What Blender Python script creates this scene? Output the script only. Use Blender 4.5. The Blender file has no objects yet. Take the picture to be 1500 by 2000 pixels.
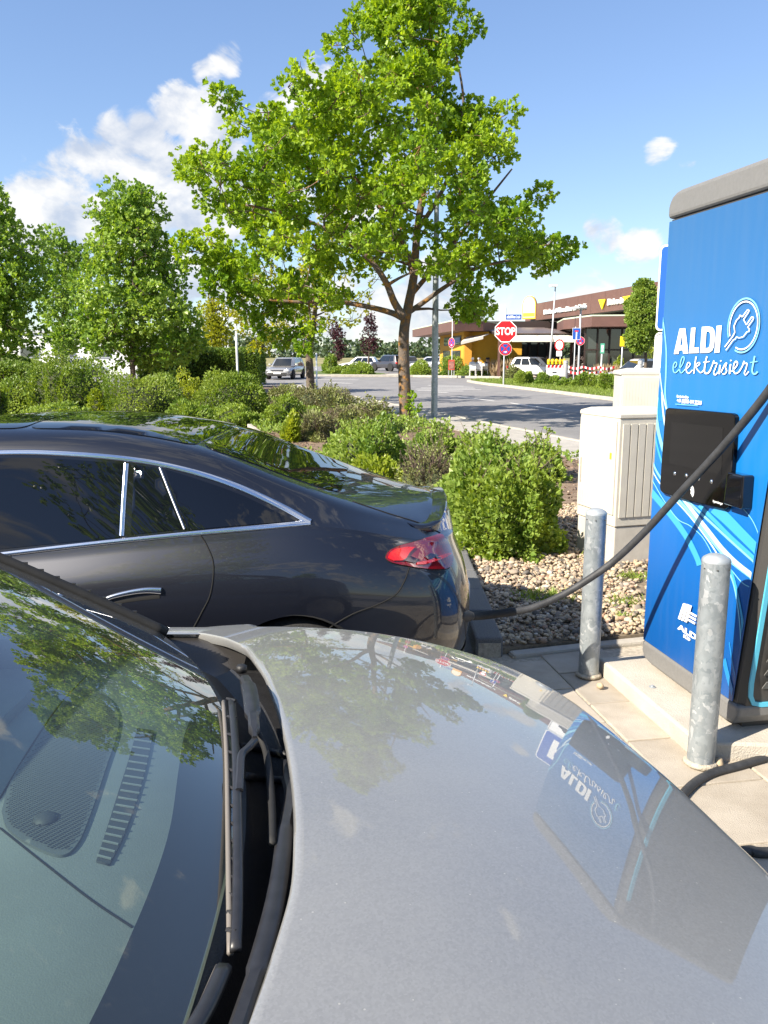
import bpy, bmesh, math, random
import numpy as np
from mathutils import Vector, Matrix
from mathutils.bvhtree import BVHTree
from mathutils.geometry import delaunay_2d_cdt

R = math.radians
scene = bpy.context.scene
COL = scene.collection
random.seed(7)
rng = np.random.default_rng(11)

# ------------------------------------------------------------------ camera
CAM = Vector((0.0, 0.0, 1.70))
PITCH = math.atan(308.0 / 1600.0)
FPX = 1600.0
cd = bpy.data.cameras.new('camera')
cd.sensor_fit = 'HORIZONTAL'
cd.sensor_width = 36.0
cd.lens = FPX / 1500.0 * 36.0
cd.clip_start = 0.05
cd.clip_end = 6000.0
cam = bpy.data.objects.new('camera', cd)
cam.location = CAM
cam.rotation_euler = (math.pi / 2 - PITCH, 0, 0)
COL.objects.link(cam)
scene.camera = cam

# ------------------------------------------------------------------ light
SUN_EL = R(36.0)
SHADOW_AZ = R(33.0)
SUNV = Vector((-math.cos(SHADOW_AZ) * math.cos(SUN_EL), -math.sin(SHADOW_AZ) * math.cos(SUN_EL), math.sin(SUN_EL)))
sl = bpy.data.lights.new('sun', 'SUN')
sl.energy = 4.8
sl.angle = R(0.53)
sl.color = (1.0, 0.91, 0.78)
so = bpy.data.objects.new('sun', sl)
so.rotation_euler = SUNV.to_track_quat('Z', 'Y').to_euler()
so.location = (-20, -12, 20)
COL.objects.link(so)

scene.view_settings.view_transform = 'Standard'
scene.view_settings.look = 'None'
scene.view_settings.gamma = 1.0
scene.view_settings.exposure = 1.25
scene.view_settings.use_curve_mapping = False
scene.render.engine = 'CYCLES'
scene.cycles.use_denoising = True
scene.cycles.max_bounces = 10
scene.cycles.transparent_max_bounces = 12
scene.cycles.caustics_reflective = False
scene.cycles.caustics_refractive = False
scene.cycles.sample_clamp_indirect = 6.0


# ------------------------------------------------------------------ photograph geometry -> metres
CT, ST = math.cos(PITCH), math.sin(PITCH)


def ray(px, py):
    """direction of the sight line through a point of the 1500 x 2000 photograph"""
    x = (px - 750.0) / FPX
    v = (py - 1000.0) / FPX
    return Vector((x, CT - v * ST, -ST - v * CT))


def atY(px, py, Y):
    d = ray(px, py)
    return CAM + d * (Y / d.y)


def atZ(px, py, Z=0.0):
    d = ray(px, py)
    return CAM + d * ((Z - CAM.z) / d.z)


def gxy(px, py):
    p = atZ(px, py, 0.0)
    return (p.x, p.y)


# ------------------------------------------------------------------ world: sky with clouds
world = bpy.data.worlds.new('World')
scene.world = world
world.use_nodes = True
nt = world.node_tree
nt.nodes.clear()
WN, WL = nt.nodes, nt.links


def wmath(op, a, b=None, clamp=False):
    n = WN.new('ShaderNodeMath')
    n.operation = op
    n.use_clamp = clamp
    for i, v in enumerate((a, b)):
        if v is None:
            continue
        if isinstance(v, (int, float)):
            n.inputs[i].default_value = v
        else:
            WL.new(v, n.inputs[i])
    return n.outputs[0]


sky = WN.new('ShaderNodeTexSky')
sky.sky_type = 'NISHITA'
sky.sun_disc = False
sky.sun_elevation = SUN_EL
sky.sun_rotation = math.atan2(SUNV.x, SUNV.y)
sky.air_density = 1.0
sky.dust_density = 0.0
sky.ozone_density = 1.5
hsv = WN.new('ShaderNodeHueSaturation')
hsv.inputs['Hue'].default_value = 0.508
hsv.inputs['Saturation'].default_value = 1.16
hsv.inputs['Value'].default_value = 1.0
gam = WN.new('ShaderNodeGamma')
gam.inputs[1].default_value = 0.72
WL.new(sky.outputs[0], gam.inputs[0])
WL.new(gam.outputs[0], hsv.inputs['Color'])
tint = WN.new('ShaderNodeMixRGB')
tint.blend_type = 'MULTIPLY'
tint.inputs[0].default_value = 1.0
tint.inputs[2].default_value = (0.86, 0.95, 1.08, 1)
WL.new(hsv.outputs[0], tint.inputs[1])
bg_sky = WN.new('ShaderNodeBackground')
WL.new(tint.outputs[0], bg_sky.inputs[0])
bg_sky.inputs[1].default_value = 0.118
tc = WN.new('ShaderNodeTexCoord')
DIR = tc.outputs['Generated']
mp = WN.new('ShaderNodeMapping')
mp.inputs['Scale'].default_value = (1.0, 1.0, 1.5)
WL.new(DIR, mp.inputs[0])


def wnoise(vec, scale, detail, rough, dist=0.0):
    n = WN.new('ShaderNodeTexNoise')
    n.inputs['Scale'].default_value = scale
    n.inputs['Detail'].default_value = detail
    n.inputs['Roughness'].default_value = rough
    n.inputs['Distortion'].default_value = dist
    WL.new(vec, n.inputs['Vector'])
    return n.outputs['Fac']


nz_small = wnoise(mp.outputs[0], 14.0, 11.0, 0.58, 0.35)
nz_big = wnoise(mp.outputs[0], 2.3, 5.0, 0.55, 0.3)
# heaps of cumulus: each is a soft cone round a direction in the sky
HEAPS = [(440, 118, 44, .85), (408, 145, 40, .85), (452, 100, 26, .7), (350, 215, 62, 1.0), (420, 245, 80, 1.0), (285, 268, 55, .95), (230, 300, 75, 1.0), (150, 325, 75, 1.0), (95, 345, 50, .8),
         (40, 395, 60, 1.0), (300, 360, 120, 1.0), (130, 420, 120, 1.0), (420, 390, 110, 1.0), (0, 440, 80, .9), (600, 185, 62, .95), (640, 165, 40, .8), (525, 215, 50, .8),
         (560, 330, 90, .8), (760, 290, 60, .8), (1180, 460, 50, 1.0), (1160, 440, 28, .8), (1240, 488, 55, .85), (1288, 300, 40, .60), (1335, 322, 34, .45), (1060, 520, 60, .85), (985, 580, 70, .8),
         (1430, 480, 60, .6), (690, 420, 80, .7), (860, 610, 120, .85), (560, 600, 130, .85), (400, 570, 110, .8), (700, 640, 140, .8), (1150, 570, 90, .6), (250, 520, 120, .8)]
acc = None
for (hx, hy, hr, hs) in HEAPS:
    d = ray(hx, hy).normalized()
    e = ray(hx + hr, hy).normalized()
    cosr = d.dot(e)
    n = WN.new('ShaderNodeVectorMath')
    n.operation = 'DOT_PRODUCT'
    WL.new(DIR, n.inputs[0])
    n.inputs[1].default_value = d
    mr = WN.new('ShaderNodeMapRange')
    mr.interpolation_type = 'SMOOTHSTEP'
    mr.inputs['From Min'].default_value = 1.0 - (1.0 - cosr) * 1.55
    mr.inputs['From Max'].default_value = 1.0
    mr.inputs['To Max'].default_value = hs
    WL.new(n.outputs['Value'], mr.inputs['Value'])
    acc = mr.outputs[0] if acc is None else wmath('MAXIMUM', acc, mr.outputs[0])
# the same kind of cloud goes on round the rest of the sky
gen = WN.new('ShaderNodeMapRange')
gen.interpolation_type = 'SMOOTHSTEP'
gen.inputs['From Min'].default_value = 0.46
gen.inputs['From Max'].default_value = 0.66
WL.new(nz_big, gen.inputs['Value'])
sep = WN.new('ShaderNodeSeparateXYZ')
WL.new(DIR, sep.inputs[0])
away = WN.new('ShaderNodeMapRange')
away.inputs['From Min'].default_value = 0.72
away.inputs['From Max'].default_value = 0.35
WL.new(sep.outputs['Y'], away.inputs['Value'])
high = WN.new('ShaderNodeMapRange')
high.inputs['From Min'].default_value = 0.42
high.inputs['From Max'].default_value = 0.58
WL.new(sep.outputs['Z'], high.inputs['Value'])
elsewhere = wmath('MAXIMUM', away.outputs[0], high.outputs[0])
acc = wmath('MAXIMUM', acc, wmath('MULTIPLY', gen.outputs[0], wmath('MULTIPLY', elsewhere, 0.9)))
dens_in = wmath('ADD', acc, wmath('MULTIPLY', wmath('SUBTRACT', nz_small, 0.5), 2.9))
dens = WN.new('ShaderNodeMapRange')
dens.interpolation_type = 'SMOOTHSTEP'
dens.inputs['From Min'].default_value = 0.34
dens.inputs['From Max'].default_value = 0.80
dens.inputs['To Max'].default_value = 0.92
WL.new(dens_in, dens.inputs['Value'])
dmask = wmath('MULTIPLY', dens.outputs[0], wmath('GREATER_THAN', acc, 0.02))
# lit tops and grey undersides: the cloud's own density sampled a little toward the sun
shift = WN.new('ShaderNodeVectorMath')
shift.operation = 'ADD'
WL.new(mp.outputs[0], shift.inputs[0])
shift.inputs[1].default_value = (-0.02, -0.01, 0.035)
nz_lit = wnoise(shift.outputs[0], 14.0, 6.0, 0.55, 0.35)
lit = WN.new('ShaderNodeMapRange')
lit.inputs['From Min'].default_value = -0.14
lit.inputs['From Max'].default_value = 0.12
WL.new(wmath('SUBTRACT', nz_small, nz_lit), lit.inputs['Value'])
ramp = WN.new('ShaderNodeMixRGB')
ramp.inputs[1].default_value = (0.56, 0.63, 0.76, 1)
ramp.inputs[2].default_value = (0.98, 0.97, 0.95, 1)
WL.new(lit.outputs[0], ramp.inputs[0])
bg_cl = WN.new('ShaderNodeBackground')
WL.new(ramp.outputs[0], bg_cl.inputs[0])
bg_cl.inputs[1].default_value = 0.46
mixw = WN.new('ShaderNodeMixShader')
WL.new(dmask, mixw.inputs[0])
WL.new(bg_sky.outputs[0], mixw.inputs[1])
WL.new(bg_cl.outputs[0], mixw.inputs[2])
wo = WN.new('ShaderNodeOutputWorld')
WL.new(mixw.outputs[0], wo.inputs[0])


# ------------------------------------------------------------------ materials
MATS = {}


def mat(name, col, rough=0.6, metal=0.0, noise=0.0, nscale=8.0, bump=0.0, bscale=60.0, spec=0.5, coat=0.0, col2=None, coat_rough=0.03, lohi=(0.36, 0.64)):
    """plain procedural surface: base colour with noise variation and fine relief"""
    if name in MATS:
        return MATS[name]
    m = bpy.data.materials.new(name)
    m.use_nodes = True
    N, L = m.node_tree.nodes, m.node_tree.links
    b = N['Principled BSDF']
    b.inputs['Roughness'].default_value = rough
    b.inputs['Metallic'].default_value = metal
    b.inputs['Specular IOR Level'].default_value = spec
    b.inputs['Coat Weight'].default_value = coat
    b.inputs['Coat Roughness'].default_value = coat_rough
    b.inputs['Base Color'].default_value = (*col, 1)
    t = None
    if noise > 0 or col2 is not None or bump > 0:
        t = N.new('ShaderNodeTexCoord')
    if noise > 0 or col2 is not None:
        n = N.new('ShaderNodeTexNoise')
        n.inputs['Scale'].default_value = nscale
        n.inputs['Detail'].default_value = 8
        n.inputs['Roughness'].default_value = 0.65
        L.new(t.outputs['Object'], n.inputs['Vector'])
        mx = N.new('ShaderNodeMixRGB')
        c2 = col2 if col2 is not None else tuple(min(1, c * (1 + noise)) for c in col)
        c1 = col if col2 is not None else tuple(c * (1 - noise) for c in col)
        mx.inputs[1].default_value = (*c1, 1)
        mx.inputs[2].default_value = (*c2, 1)
        mr = N.new('ShaderNodeMapRange')
        mr.inputs['From Min'].default_value = lohi[0]
        mr.inputs['From Max'].default_value = lohi[1]
        L.new(n.outputs['Fac'], mr.inputs['Value'])
        L.new(mr.outputs[0], mx.inputs[0])
        L.new(mx.outputs[0], b.inputs['Base Color'])
    if bump > 0:
        n2 = N.new('ShaderNodeTexNoise')
        n2.inputs['Scale'].default_value = bscale
        n2.inputs['Detail'].default_value = 6
        L.new(t.outputs['Object'], n2.inputs['Vector'])
        bp = N.new('ShaderNodeBump')
        bp.inputs['Strength'].default_value = bump
        bp.inputs['Distance'].default_value = 0.02
        L.new(n2.outputs['Fac'], bp.inputs['Height'])
        L.new(bp.outputs[0], b.inputs['Normal'])
    MATS[name] = m
    return m


def leaf_mat(name, dark, light, trans=0.45, tcol=None):
    """leaf: tone per leaf from the mesh, light passes through"""
    if name in MATS:
        return MATS[name]
    m = bpy.data.materials.new(name)
    m.use_nodes = True
    N, L = m.node_tree.nodes, m.node_tree.links
    b = N['Principled BSDF']
    b.inputs['Roughness'].default_value = 0.42
    b.inputs['Specular IOR Level'].default_value = 0.35
    a = N.new('ShaderNodeAttribute')
    a.attribute_name = 'tone'
    mx = N.new('ShaderNodeMixRGB')
    mx.inputs[1].default_value = (*dark, 1)
    mx.inputs[2].default_value = (*light, 1)
    L.new(a.outputs['Fac'], mx.inputs[0])
    L.new(mx.outputs[0], b.inputs['Base Color'])
    tr = N.new('ShaderNodeBsdfTranslucent')
    mt = N.new('ShaderNodeMixRGB')
    mt.blend_type = 'MULTIPLY'
    mt.inputs[0].default_value = 1.0
    mt.inputs[2].default_value = (*(tcol or (1.6, 1.5, 0.5)), 1)
    L.new(mx.outputs[0], mt.inputs[1])
    L.new(mt.outputs[0], tr.inputs[0])
    ms = N.new('ShaderNodeMixShader')
    ms.inputs[0].default_value = trans
    L.new(b.outputs[0], ms.inputs[1])
    L.new(tr.outputs[0], ms.inputs[2])
    L.new(ms.outputs[0], N['Material Output'].inputs[0])
    MATS[name] = m
    return m


def thin_glass(name, tint, rough=0.0, weight=0.9):
    """a thin pane: mirror reflection by angle, the rest passes with a tint"""
    if name in MATS:
        return MATS[name]
    m = bpy.data.materials.new(name)
    m.use_nodes = True
    N, L = m.node_tree.nodes, m.node_tree.links
    N.remove(N['Principled BSDF'])
    fr = N.new('ShaderNodeFresnel')
    # the same mirror law from both sides of the pane
    ge = N.new('ShaderNodeNewGeometry')
    io = N.new('ShaderNodeMapRange')
    io.inputs['To Min'].default_value = 1.52
    io.inputs['To Max'].default_value = 1 / 1.52
    L.new(ge.outputs['Backfacing'], io.inputs['Value'])
    L.new(io.outputs[0], fr.inputs['IOR'])
    mul = N.new('ShaderNodeMath')
    mul.operation = 'MULTIPLY'
    mul.inputs[1].default_value = 1.9
    mul.use_clamp = True
    L.new(fr.outputs[0], mul.inputs[0])
    tr = N.new('ShaderNodeBsdfTransparent')
    tr.inputs[0].default_value = (*tint, 1)
    gl = N.new('ShaderNodeBsdfGlossy')
    gl.inputs['Roughness'].default_value = rough
    gl.inputs['Color'].default_value = (1, 1, 1, 1)
    ms = N.new('ShaderNodeMixShader')
    L.new(mul.outputs[0], ms.inputs[0])
    L.new(tr.outputs[0], ms.inputs[1])
    L.new(gl.outputs[0], ms.inputs[2])
    # a film of dust
    df = N.new('ShaderNodeBsdfDiffuse')
    df.inputs[0].default_value = (0.55, 0.55, 0.5, 1)
    t = N.new('ShaderNodeTexCoord')
    nz = N.new('ShaderNodeTexNoise')
    nz.inputs['Scale'].default_value = 190
    nz.inputs['Detail'].default_value = 4
    L.new(t.outputs['Object'], nz.inputs['Vector'])
    mr = N.new('ShaderNodeMapRange')
    mr.inputs['From Min'].default_value = 0.55
    mr.inputs['From Max'].default_value = 0.85
    mr.inputs['To Min'].default_value = 0.035
    mr.inputs['To Max'].default_value = 1.0 - weight
    L.new(nz.outputs['Fac'], mr.inputs['Value'])
    m2 = N.new('ShaderNodeMixShader')
    L.new(mr.outputs[0], m2.inputs[0])
    L.new(ms.outputs[0], m2.inputs[1])
    L.new(df.outputs[0], m2.inputs[2])
    L.new(m2.outputs[0], N['Material Output'].inputs[0])
    MATS[name] = m
    return m


# ------------------------------------------------------------------ objects
def tag(o, label=None, cat=None, group=None, kind=None):
    if label:
        o['label'] = label
    if cat:
        o['category'] = cat
    if group:
        o['group'] = group
    if kind:
        o['kind'] = kind
    return o


def thing(name, loc, label=None, cat=None, group=None):
    o = bpy.data.objects.new(name, None)
    o.empty_display_size = 0.2
    o.location = loc
    COL.objects.link(o)
    return tag(o, label, cat, group)


def wloc(o):
    p = Vector((0, 0, 0))
    while o is not None:
        p += o.location
        o = o.parent
    return p


def link(name, me, m=None, parent=None, loc=(0, 0, 0)):
    o = bpy.data.objects.new(name, me)
    if m is not None and len(me.materials) == 0:
        me.materials.append(m)
    o.parent = parent
    o.location = loc
    COL.objects.link(o)
    return o


def raw_mesh(V, F, smooth=True):
    me = bpy.data.meshes.new('mesh')
    me.from_pydata([tuple(v) for v in V], [], [tuple(f) for f in F])
    if smooth:
        me.polygons.foreach_set('use_smooth', [True] * len(me.polygons))
    me.update()
    return me


class MB:
    """collects pieces of one part in world metres"""

    def __init__(self):
        self.V, self.F = [], []

    def add(self, V, F):
        o = len(self.V)
        self.V += [Vector(v) for v in V]
        self.F += [tuple(i + o for i in f) for f in F]
        return self

    def box(self, c, s, rz=0.0, rot=None):
        x, y, z = s[0] / 2, s[1] / 2, s[2] / 2
        M = rot if rot is not None else Matrix.Rotation(rz, 3, 'Z')
        c = Vector(c)
        V = [c + M @ Vector((a * x, b * y, d * z)) for a in (-1, 1) for b in (-1, 1) for d in (-1, 1)]
        return self.add(V, [(0, 1, 3, 2), (4, 6, 7, 5), (0, 4, 5, 1), (2, 3, 7, 6), (0, 2, 6, 4), (1, 5, 7, 3)])

    def bbox(self, c, s, rz=0.0, bev=0.01):
        """box with chamfered vertical and horizontal edges"""
        bm = bmesh.new()
        bmesh.ops.create_cube(bm, size=1.0)
        for v in bm.verts:
            v.co = Vector((v.co.x * s[0], v.co.y * s[1], v.co.z * s[2]))
        bmesh.ops.bevel(bm, geom=bm.edges[:], offset=bev, segments=2, affect='EDGES', profile=0.5)
        M = Matrix.Rotation(rz, 3, 'Z')
        bm.verts.index_update()
        self.add([Vector(c) + M @ v.co for v in bm.verts], [[v.index for v in f.verts] for f in bm.faces])
        bm.free()
        return self

    def tube(self, pts, rad, seg=8, caps=True):
        pts = [Vector(p) for p in pts]
        n = len(pts)
        rads = rad if isinstance(rad, (list, tuple, np.ndarray)) else [rad] * n
        T = []
        for i in range(n):
            a, b = pts[max(i - 1, 0)], pts[min(i + 1, n - 1)]
            t = (b - a)
            T.append(t.normalized() if t.length > 1e-9 else Vector((0, 0, 1)))
        up = Vector((0, 0, 1)) if abs(T[0].z) < 0.9 else Vector((1, 0, 0))
        nrm = T[0].cross(up).normalized()
        V, F = [], []
        for i in range(n):
            nrm = (nrm - T[i] * nrm.dot(T[i]))
            nrm = nrm.normalized() if nrm.length > 1e-6 else T[i].orthogonal().normalized()
            bn = T[i].cross(nrm)
            for k in range(seg):
                a = 2 * math.pi * k / seg
                V.append(pts[i] + (nrm * math.cos(a) + bn * math.sin(a)) * rads[i])
        for i in range(n - 1):
            for k in range(seg):
                k2 = (k + 1) % seg
                F.append((i * seg + k, i * seg + k2, (i + 1) * seg + k2, (i + 1) * seg + k))
        if caps:
            F.append(tuple(range(seg))[::-1])
            F.append(tuple((n - 1) * seg + k for k in range(seg)))
        return self.add(V, F)

    def bar(self, pts, w, h):
        """flat bar along a path, lying level: w wide, h thick, edges chamfered"""
        pts = [Vector(p) for p in pts]
        n = len(pts)
        ws_ = w if isinstance(w, (list, tuple)) else [w] * n
        ws_ = list(ws_) + [ws_[-1]] * max(0, n - len(ws_))
        V, F = [], []
        for i in range(n):
            t = (pts[min(i + 1, n - 1)] - pts[max(i - 1, 0)]).normalized()
            s = t.cross(Vector((0, 0, 1))).normalized()
            u = s.cross(t).normalized()
            a, b = ws_[i] / 2, h / 2
            for (x, z) in ((-a, -b), (-a, b * .3), (-a * .55, b), (a * .55, b), (a, b * .3), (a, -b)):
                V.append(pts[i] + s * x + u * z)
        for i in range(n - 1):
            for k in range(6):
                k2 = (k + 1) % 6
                F.append((i * 6 + k, i * 6 + k2, (i + 1) * 6 + k2, (i + 1) * 6 + k))
        F += [tuple(range(6))[::-1], tuple((n - 1) * 6 + k for k in range(6))]
        return self.add(V, F)

    def lathe(self, c, prof, seg=24, axis='Z'):
        """prof: list of (radius, height)"""
        V, F = [], []
        c = Vector(c)
        for (r, h) in prof:
            for k in range(seg):
                a = 2 * math.pi * k / seg
                p = Vector((r * math.cos(a), r * math.sin(a), h))
                if axis == 'Y':
                    p = Vector((p.x, p.z, p.y))
                elif axis == 'X':
                    p = Vector((p.z, p.x, p.y))
                V.append(c + p)
        for i in range(len(prof) - 1):
            for k in range(seg):
                k2 = (k + 1) % seg
                F.append((i * seg + k, i * seg + k2, (i + 1) * seg + k2, (i + 1) * seg + k))
        if prof[0][0] > 1e-6:
            F.append(tuple(range(seg))[::-1])
        if prof[-1][0] > 1e-6:
            F.append(tuple((len(prof) - 1) * seg + k for k in range(seg)))
        return self.add(V, F)

    def prism(self, poly, z0, z1):
        """poly: list of (x, y); flat-topped slab"""
        n = len(poly)
        V = [(p[0], p[1], z0) for p in poly] + [(p[0], p[1], z1) for p in poly]
        F = [tuple(range(n))[::-1], tuple(range(n, 2 * n))]
        F += [(i, (i + 1) % n, n + (i + 1) % n, n + i) for i in range(n)]
        return self.add(V, F)

    def plate(self, poly3, thick):
        """poly3: planar outline in space; thickness is a vector"""
        n = len(poly3)
        tv = Vector(thick)
        V = [Vector(p) for p in poly3] + [Vector(p) + tv for p in poly3]
        F = [tuple(range(n))[::-1], tuple(range(n, 2 * n))]
        F += [(i, (i + 1) % n, n + (i + 1) % n, n + i) for i in range(n)]
        return self.add(V, F)

    def build(self, name, m, parent=None, smooth=False, auto=None):
        base = wloc(parent) if parent is not None else Vector((0, 0, 0))
        me = raw_mesh([v - base for v in self.V], self.F, smooth)
        bm = bmesh.new()
        bm.from_mesh(me)
        bmesh.ops.recalc_face_normals(bm, faces=bm.faces[:])
        if auto is not None:
            for e in bm.edges:
                if len(e.link_faces) == 2 and e.calc_face_angle(0) > auto:
                    e.smooth = False
        bm.to_mesh(me)
        bm.free()
        return link(name, me, m, parent)


def smooth_path(pts, n=8):
    """Catmull-Rom through the points"""
    P = [Vector(p) for p in pts]
    P = [P[0] * 2 - P[1]] + P + [P[-1] * 2 - P[-2]]
    out = []
    for i in range(1, len(P) - 2):
        for k in range(n):
            t = k / n
            a, b, c, d = P[i - 1], P[i], P[i + 1], P[i + 2]
            out.append(0.5 * ((2 * b) + (c - a) * t + (2 * a - 5 * b + 4 * c - d) * t * t + (3 * b - a - 3 * c + d) * t ** 3))
    out.append(P[-2])
    return out


def spline(xs, ys, q):
    """smooth monotone-ish table lookup (Catmull-Rom tangents)"""
    xs, ys = np.asarray(xs, float), np.asarray(ys, float)
    d = np.diff(ys) / np.diff(xs)
    m = np.empty_like(ys)
    m[0], m[-1] = d[0], d[-1]
    w0, w1 = np.diff(xs)[:-1], np.diff(xs)[1:]
    m[1:-1] = (d[:-1] * w1 + d[1:] * w0) / (w0 + w1)
    q = np.clip(np.asarray(q, float), xs[0], xs[-1])
    i = np.clip(np.searchsorted(xs, q, side='right') - 1, 0, len(xs) - 2)
    h = xs[i + 1] - xs[i]
    t = (q - xs[i]) / h
    return ((1 + 2 * t) * (1 - t) ** 2 * ys[i] + t * (1 - t) ** 2 * h * m[i]
            + t * t * (3 - 2 * t) * ys[i + 1] + t * t * (t - 1) * h * m[i + 1])


def in_poly(p, poly):
    x, y = p
    c = False
    j = len(poly) - 1
    for i in range(len(poly)):
        xi, yi = poly[i]
        xj, yj = poly[j]
        if (yi > y) != (yj > y) and x < (xj - xi) * (y - yi) / (yj - yi) + xi:
            c = not c
        j = i
    return c


def fill2d(loops, spacing):
    """outline loops (even-odd) -> 2D points and triangles, with inner points for curved surfaces"""
    pts, edges = [], []
    for lp in loops:
        o = len(pts)
        dense = []
        for i in range(len(lp)):
            a, b = Vector(lp[i]), Vector(lp[(i + 1) % len(lp)])
            k = max(1, int((b - a).length / spacing))
            dense += [a.lerp(b, j / k) for j in range(k)]
        pts += dense
        edges += [(o + i, o + (i + 1) % len(dense)) for i in range(len(dense))]
    xs = [p.x for p in pts]
    ys = [p.y for p in pts]

    def inside(q):
        return sum(in_poly(q, lp) for lp in loops) % 2 == 1
    gx = np.arange(min(xs) + spacing / 2, max(xs), spacing)
    gy = np.arange(min(ys) + spacing / 2, max(ys), spacing)
    if len(gx) * len(gy) < 9000:
        for x in gx:
            for y in gy:
                if inside((x, y)) and min((Vector((x, y)) - p).length_squared for p in pts[:400]) > (spacing * 0.35) ** 2:
                    pts.append(Vector((x, y)))
    r = delaunay_2d_cdt([Vector(p) for p in pts], edges, [], 0, 1e-6)
    V, T = r[0], r[2]
    keep = []
    for t in T:
        c = (V[t[0]] + V[t[1]] + V[t[2]]) / 3
        if inside((c.x, c.y)):
            keep.append(tuple(t))
    return V, keep


def text_mesh(body, size=1.0, bold=0.0, extrude=0.0, align='LEFT'):
    cu = bpy.data.curves.new('text', 'FONT')
    cu.body = body
    cu.size = size
    cu.offset = bold
    cu.extrude = extrude
    cu.align_x = align
    cu.resolution_u = 3
    o = bpy.data.objects.new('text_tmp', cu)
    COL.objects.link(o)
    dg = bpy.context.evaluated_depsgraph_get()
    me = bpy.data.meshes.new_from_object(o.evaluated_get(dg))
    COL.objects.unlink(o)
    bpy.data.objects.remove(o)
    return me


def text_on(body, origin, ex, ey, size, m, parent, name='lettering', bold=0.0, extrude=0.002, align='LEFT', sx=1.0):
    """lettering on a plane spanned by ex, ey"""
    me = text_mesh(body, size, bold, extrude, align)
    ex, ey = Vector(ex).normalized(), Vector(ey).normalized()
    ez = ex.cross(ey)
    base = wloc(parent) if parent is not None else Vector((0, 0, 0))
    o0 = Vector(origin) - base
    for v in me.vertices:
        v.co = o0 + ex * (v.co.x * sx) + ey * v.co.y + ez * v.co.z
    me.materials.clear()
    return link(name, me, m, parent)
# ================================================================== the ground
M_ASPHALT = mat('asphalt', (0.185, 0.180, 0.180), 0.88, col2=(0.25, 0.243, 0.238), nscale=.8, bump=0.35, bscale=180)
M_FIELD = mat('far_field', (0.16, 0.17, 0.05), 0.95, col2=(0.30, 0.25, 0.11), nscale=0.02, bump=0.3, bscale=6)
M_SOIL = mat('leaf_strewn_soil', (0.13, 0.085, 0.055), 0.95, col2=(0.26, 0.19, 0.13), nscale=9, bump=0.8, bscale=50)
M_CONC = mat('concrete', (0.40, 0.36, 0.295), 0.9, col2=(0.50, 0.455, 0.385), nscale=4, bump=0.35, bscale=140)
M_KERB = mat('kerb_concrete', (0.36, 0.33, 0.28), 0.9, col2=(0.46, 0.43, 0.37), nscale=6, bump=0.35, bscale=120)
M_KERB_DARK = mat('kerb_basalt', (0.10, 0.10, 0.10), 0.85, col2=(0.17, 0.17, 0.17), nscale=120, bump=0.3, bscale=200)
M_SLAB = mat('paving_slab', (0.33, 0.285, 0.225), 0.9, col2=(0.43, 0.38, 0.31), nscale=3.2, bump=0.35, bscale=220)
M_SLABJ = mat('joint_sand', (0.42, 0.37, 0.29), 0.95, noise=0.25, nscale=40, bump=0.5, bscale=150)
M_WALK = mat('footway', (0.33, 0.31, 0.28), 0.9, col2=(0.42, 0.395, 0.355), nscale=2.5, bump=0.3, bscale=150)
M_LINE = mat('road_paint', (0.62, 0.61, 0.58), 0.8, noise=0.2, nscale=14)
M_GRASS_BASE = mat('lawn_soil', (0.07, 0.11, 0.025), 0.95, col2=(0.13, 0.17, 0.045), nscale=5, bump=0.5, bscale=60)


def flat(name, poly, z, m, kind='structure', parent=None):
    mb = MB()
    mb.add([(x, y, z) for x, y in poly], [tuple(range(len(poly)))])
    o = mb.build(name, m, parent)
    if o.data.polygons[0].normal.z < 0:
        o.data.flip_normals()
    return tag(o, kind=kind) if parent is None else o


def slab(name, poly, z0, z1, m, kind='structure'):
    mb = MB()
    mb.prism(poly, z0, z1)
    return tag(mb.build(name, m), kind=kind)


flat('ground', [(-2500, -600), (2500, -600), (2500, 4000), (-2500, 4000)], -.06, M_FIELD)
flat('road', [(-70, -25), (70, -25), (70, 118), (-70, 118)], 0.0, M_ASPHALT)

KERB_MESH = {}


def kerb_run(pts, name, m, stone=1.0, w=.12, h=.12, z0=0.0, gap=.012):
    """a row of kerb stones, each a piece of its own"""
    root = None
    P = [Vector((a, b, 0)) for a, b in pts]
    for i in range(len(P) - 1):
        a, b = P[i], P[i + 1]
        L = (b - a).length
        k = max(1, round(L / stone))
        d = (b - a) / k
        rz = math.atan2(d.y, d.x)
        for j in range(k):
            c = a + d * (j + .5)
            if root is None:
                mbs = MB()
                for q in range(len(P) - 1):
                    e, f = P[q], P[q + 1]
                    ll = (f - e).length
                    mbs.box(((e.x + f.x) / 2, (e.y + f.y) / 2, z0 + h * .36), (ll, w * .8, h * .72), math.atan2(f.y - e.y, f.x - e.x))
                root = tag(mbs.build(name, M_SLABJ), kind='structure')
            key = (name, round(d.length, 2))
            if key not in KERB_MESH:
                mb = MB()
                mb.bbox((0, 0, h / 2), (d.length - gap, w, h), bev=.014)
                tmp = mb.build('kerb_stone', m)
                KERB_MESH[key] = tmp.data
                bpy.data.objects.remove(tmp)
            o = link('kerb_stone', KERB_MESH[key], None, root)
            o.location = (c.x + random.uniform(-.004, .004), c.y + random.uniform(-.004, .004), z0 + random.uniform(-.004, .004))
            o.rotation_euler = (0, 0, rz + random.uniform(-.006, .006))
    return root


# planting bed, gravel strip, footway
def xout(Y):
    return 3.6 - .288 * (Y - 16)


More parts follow.
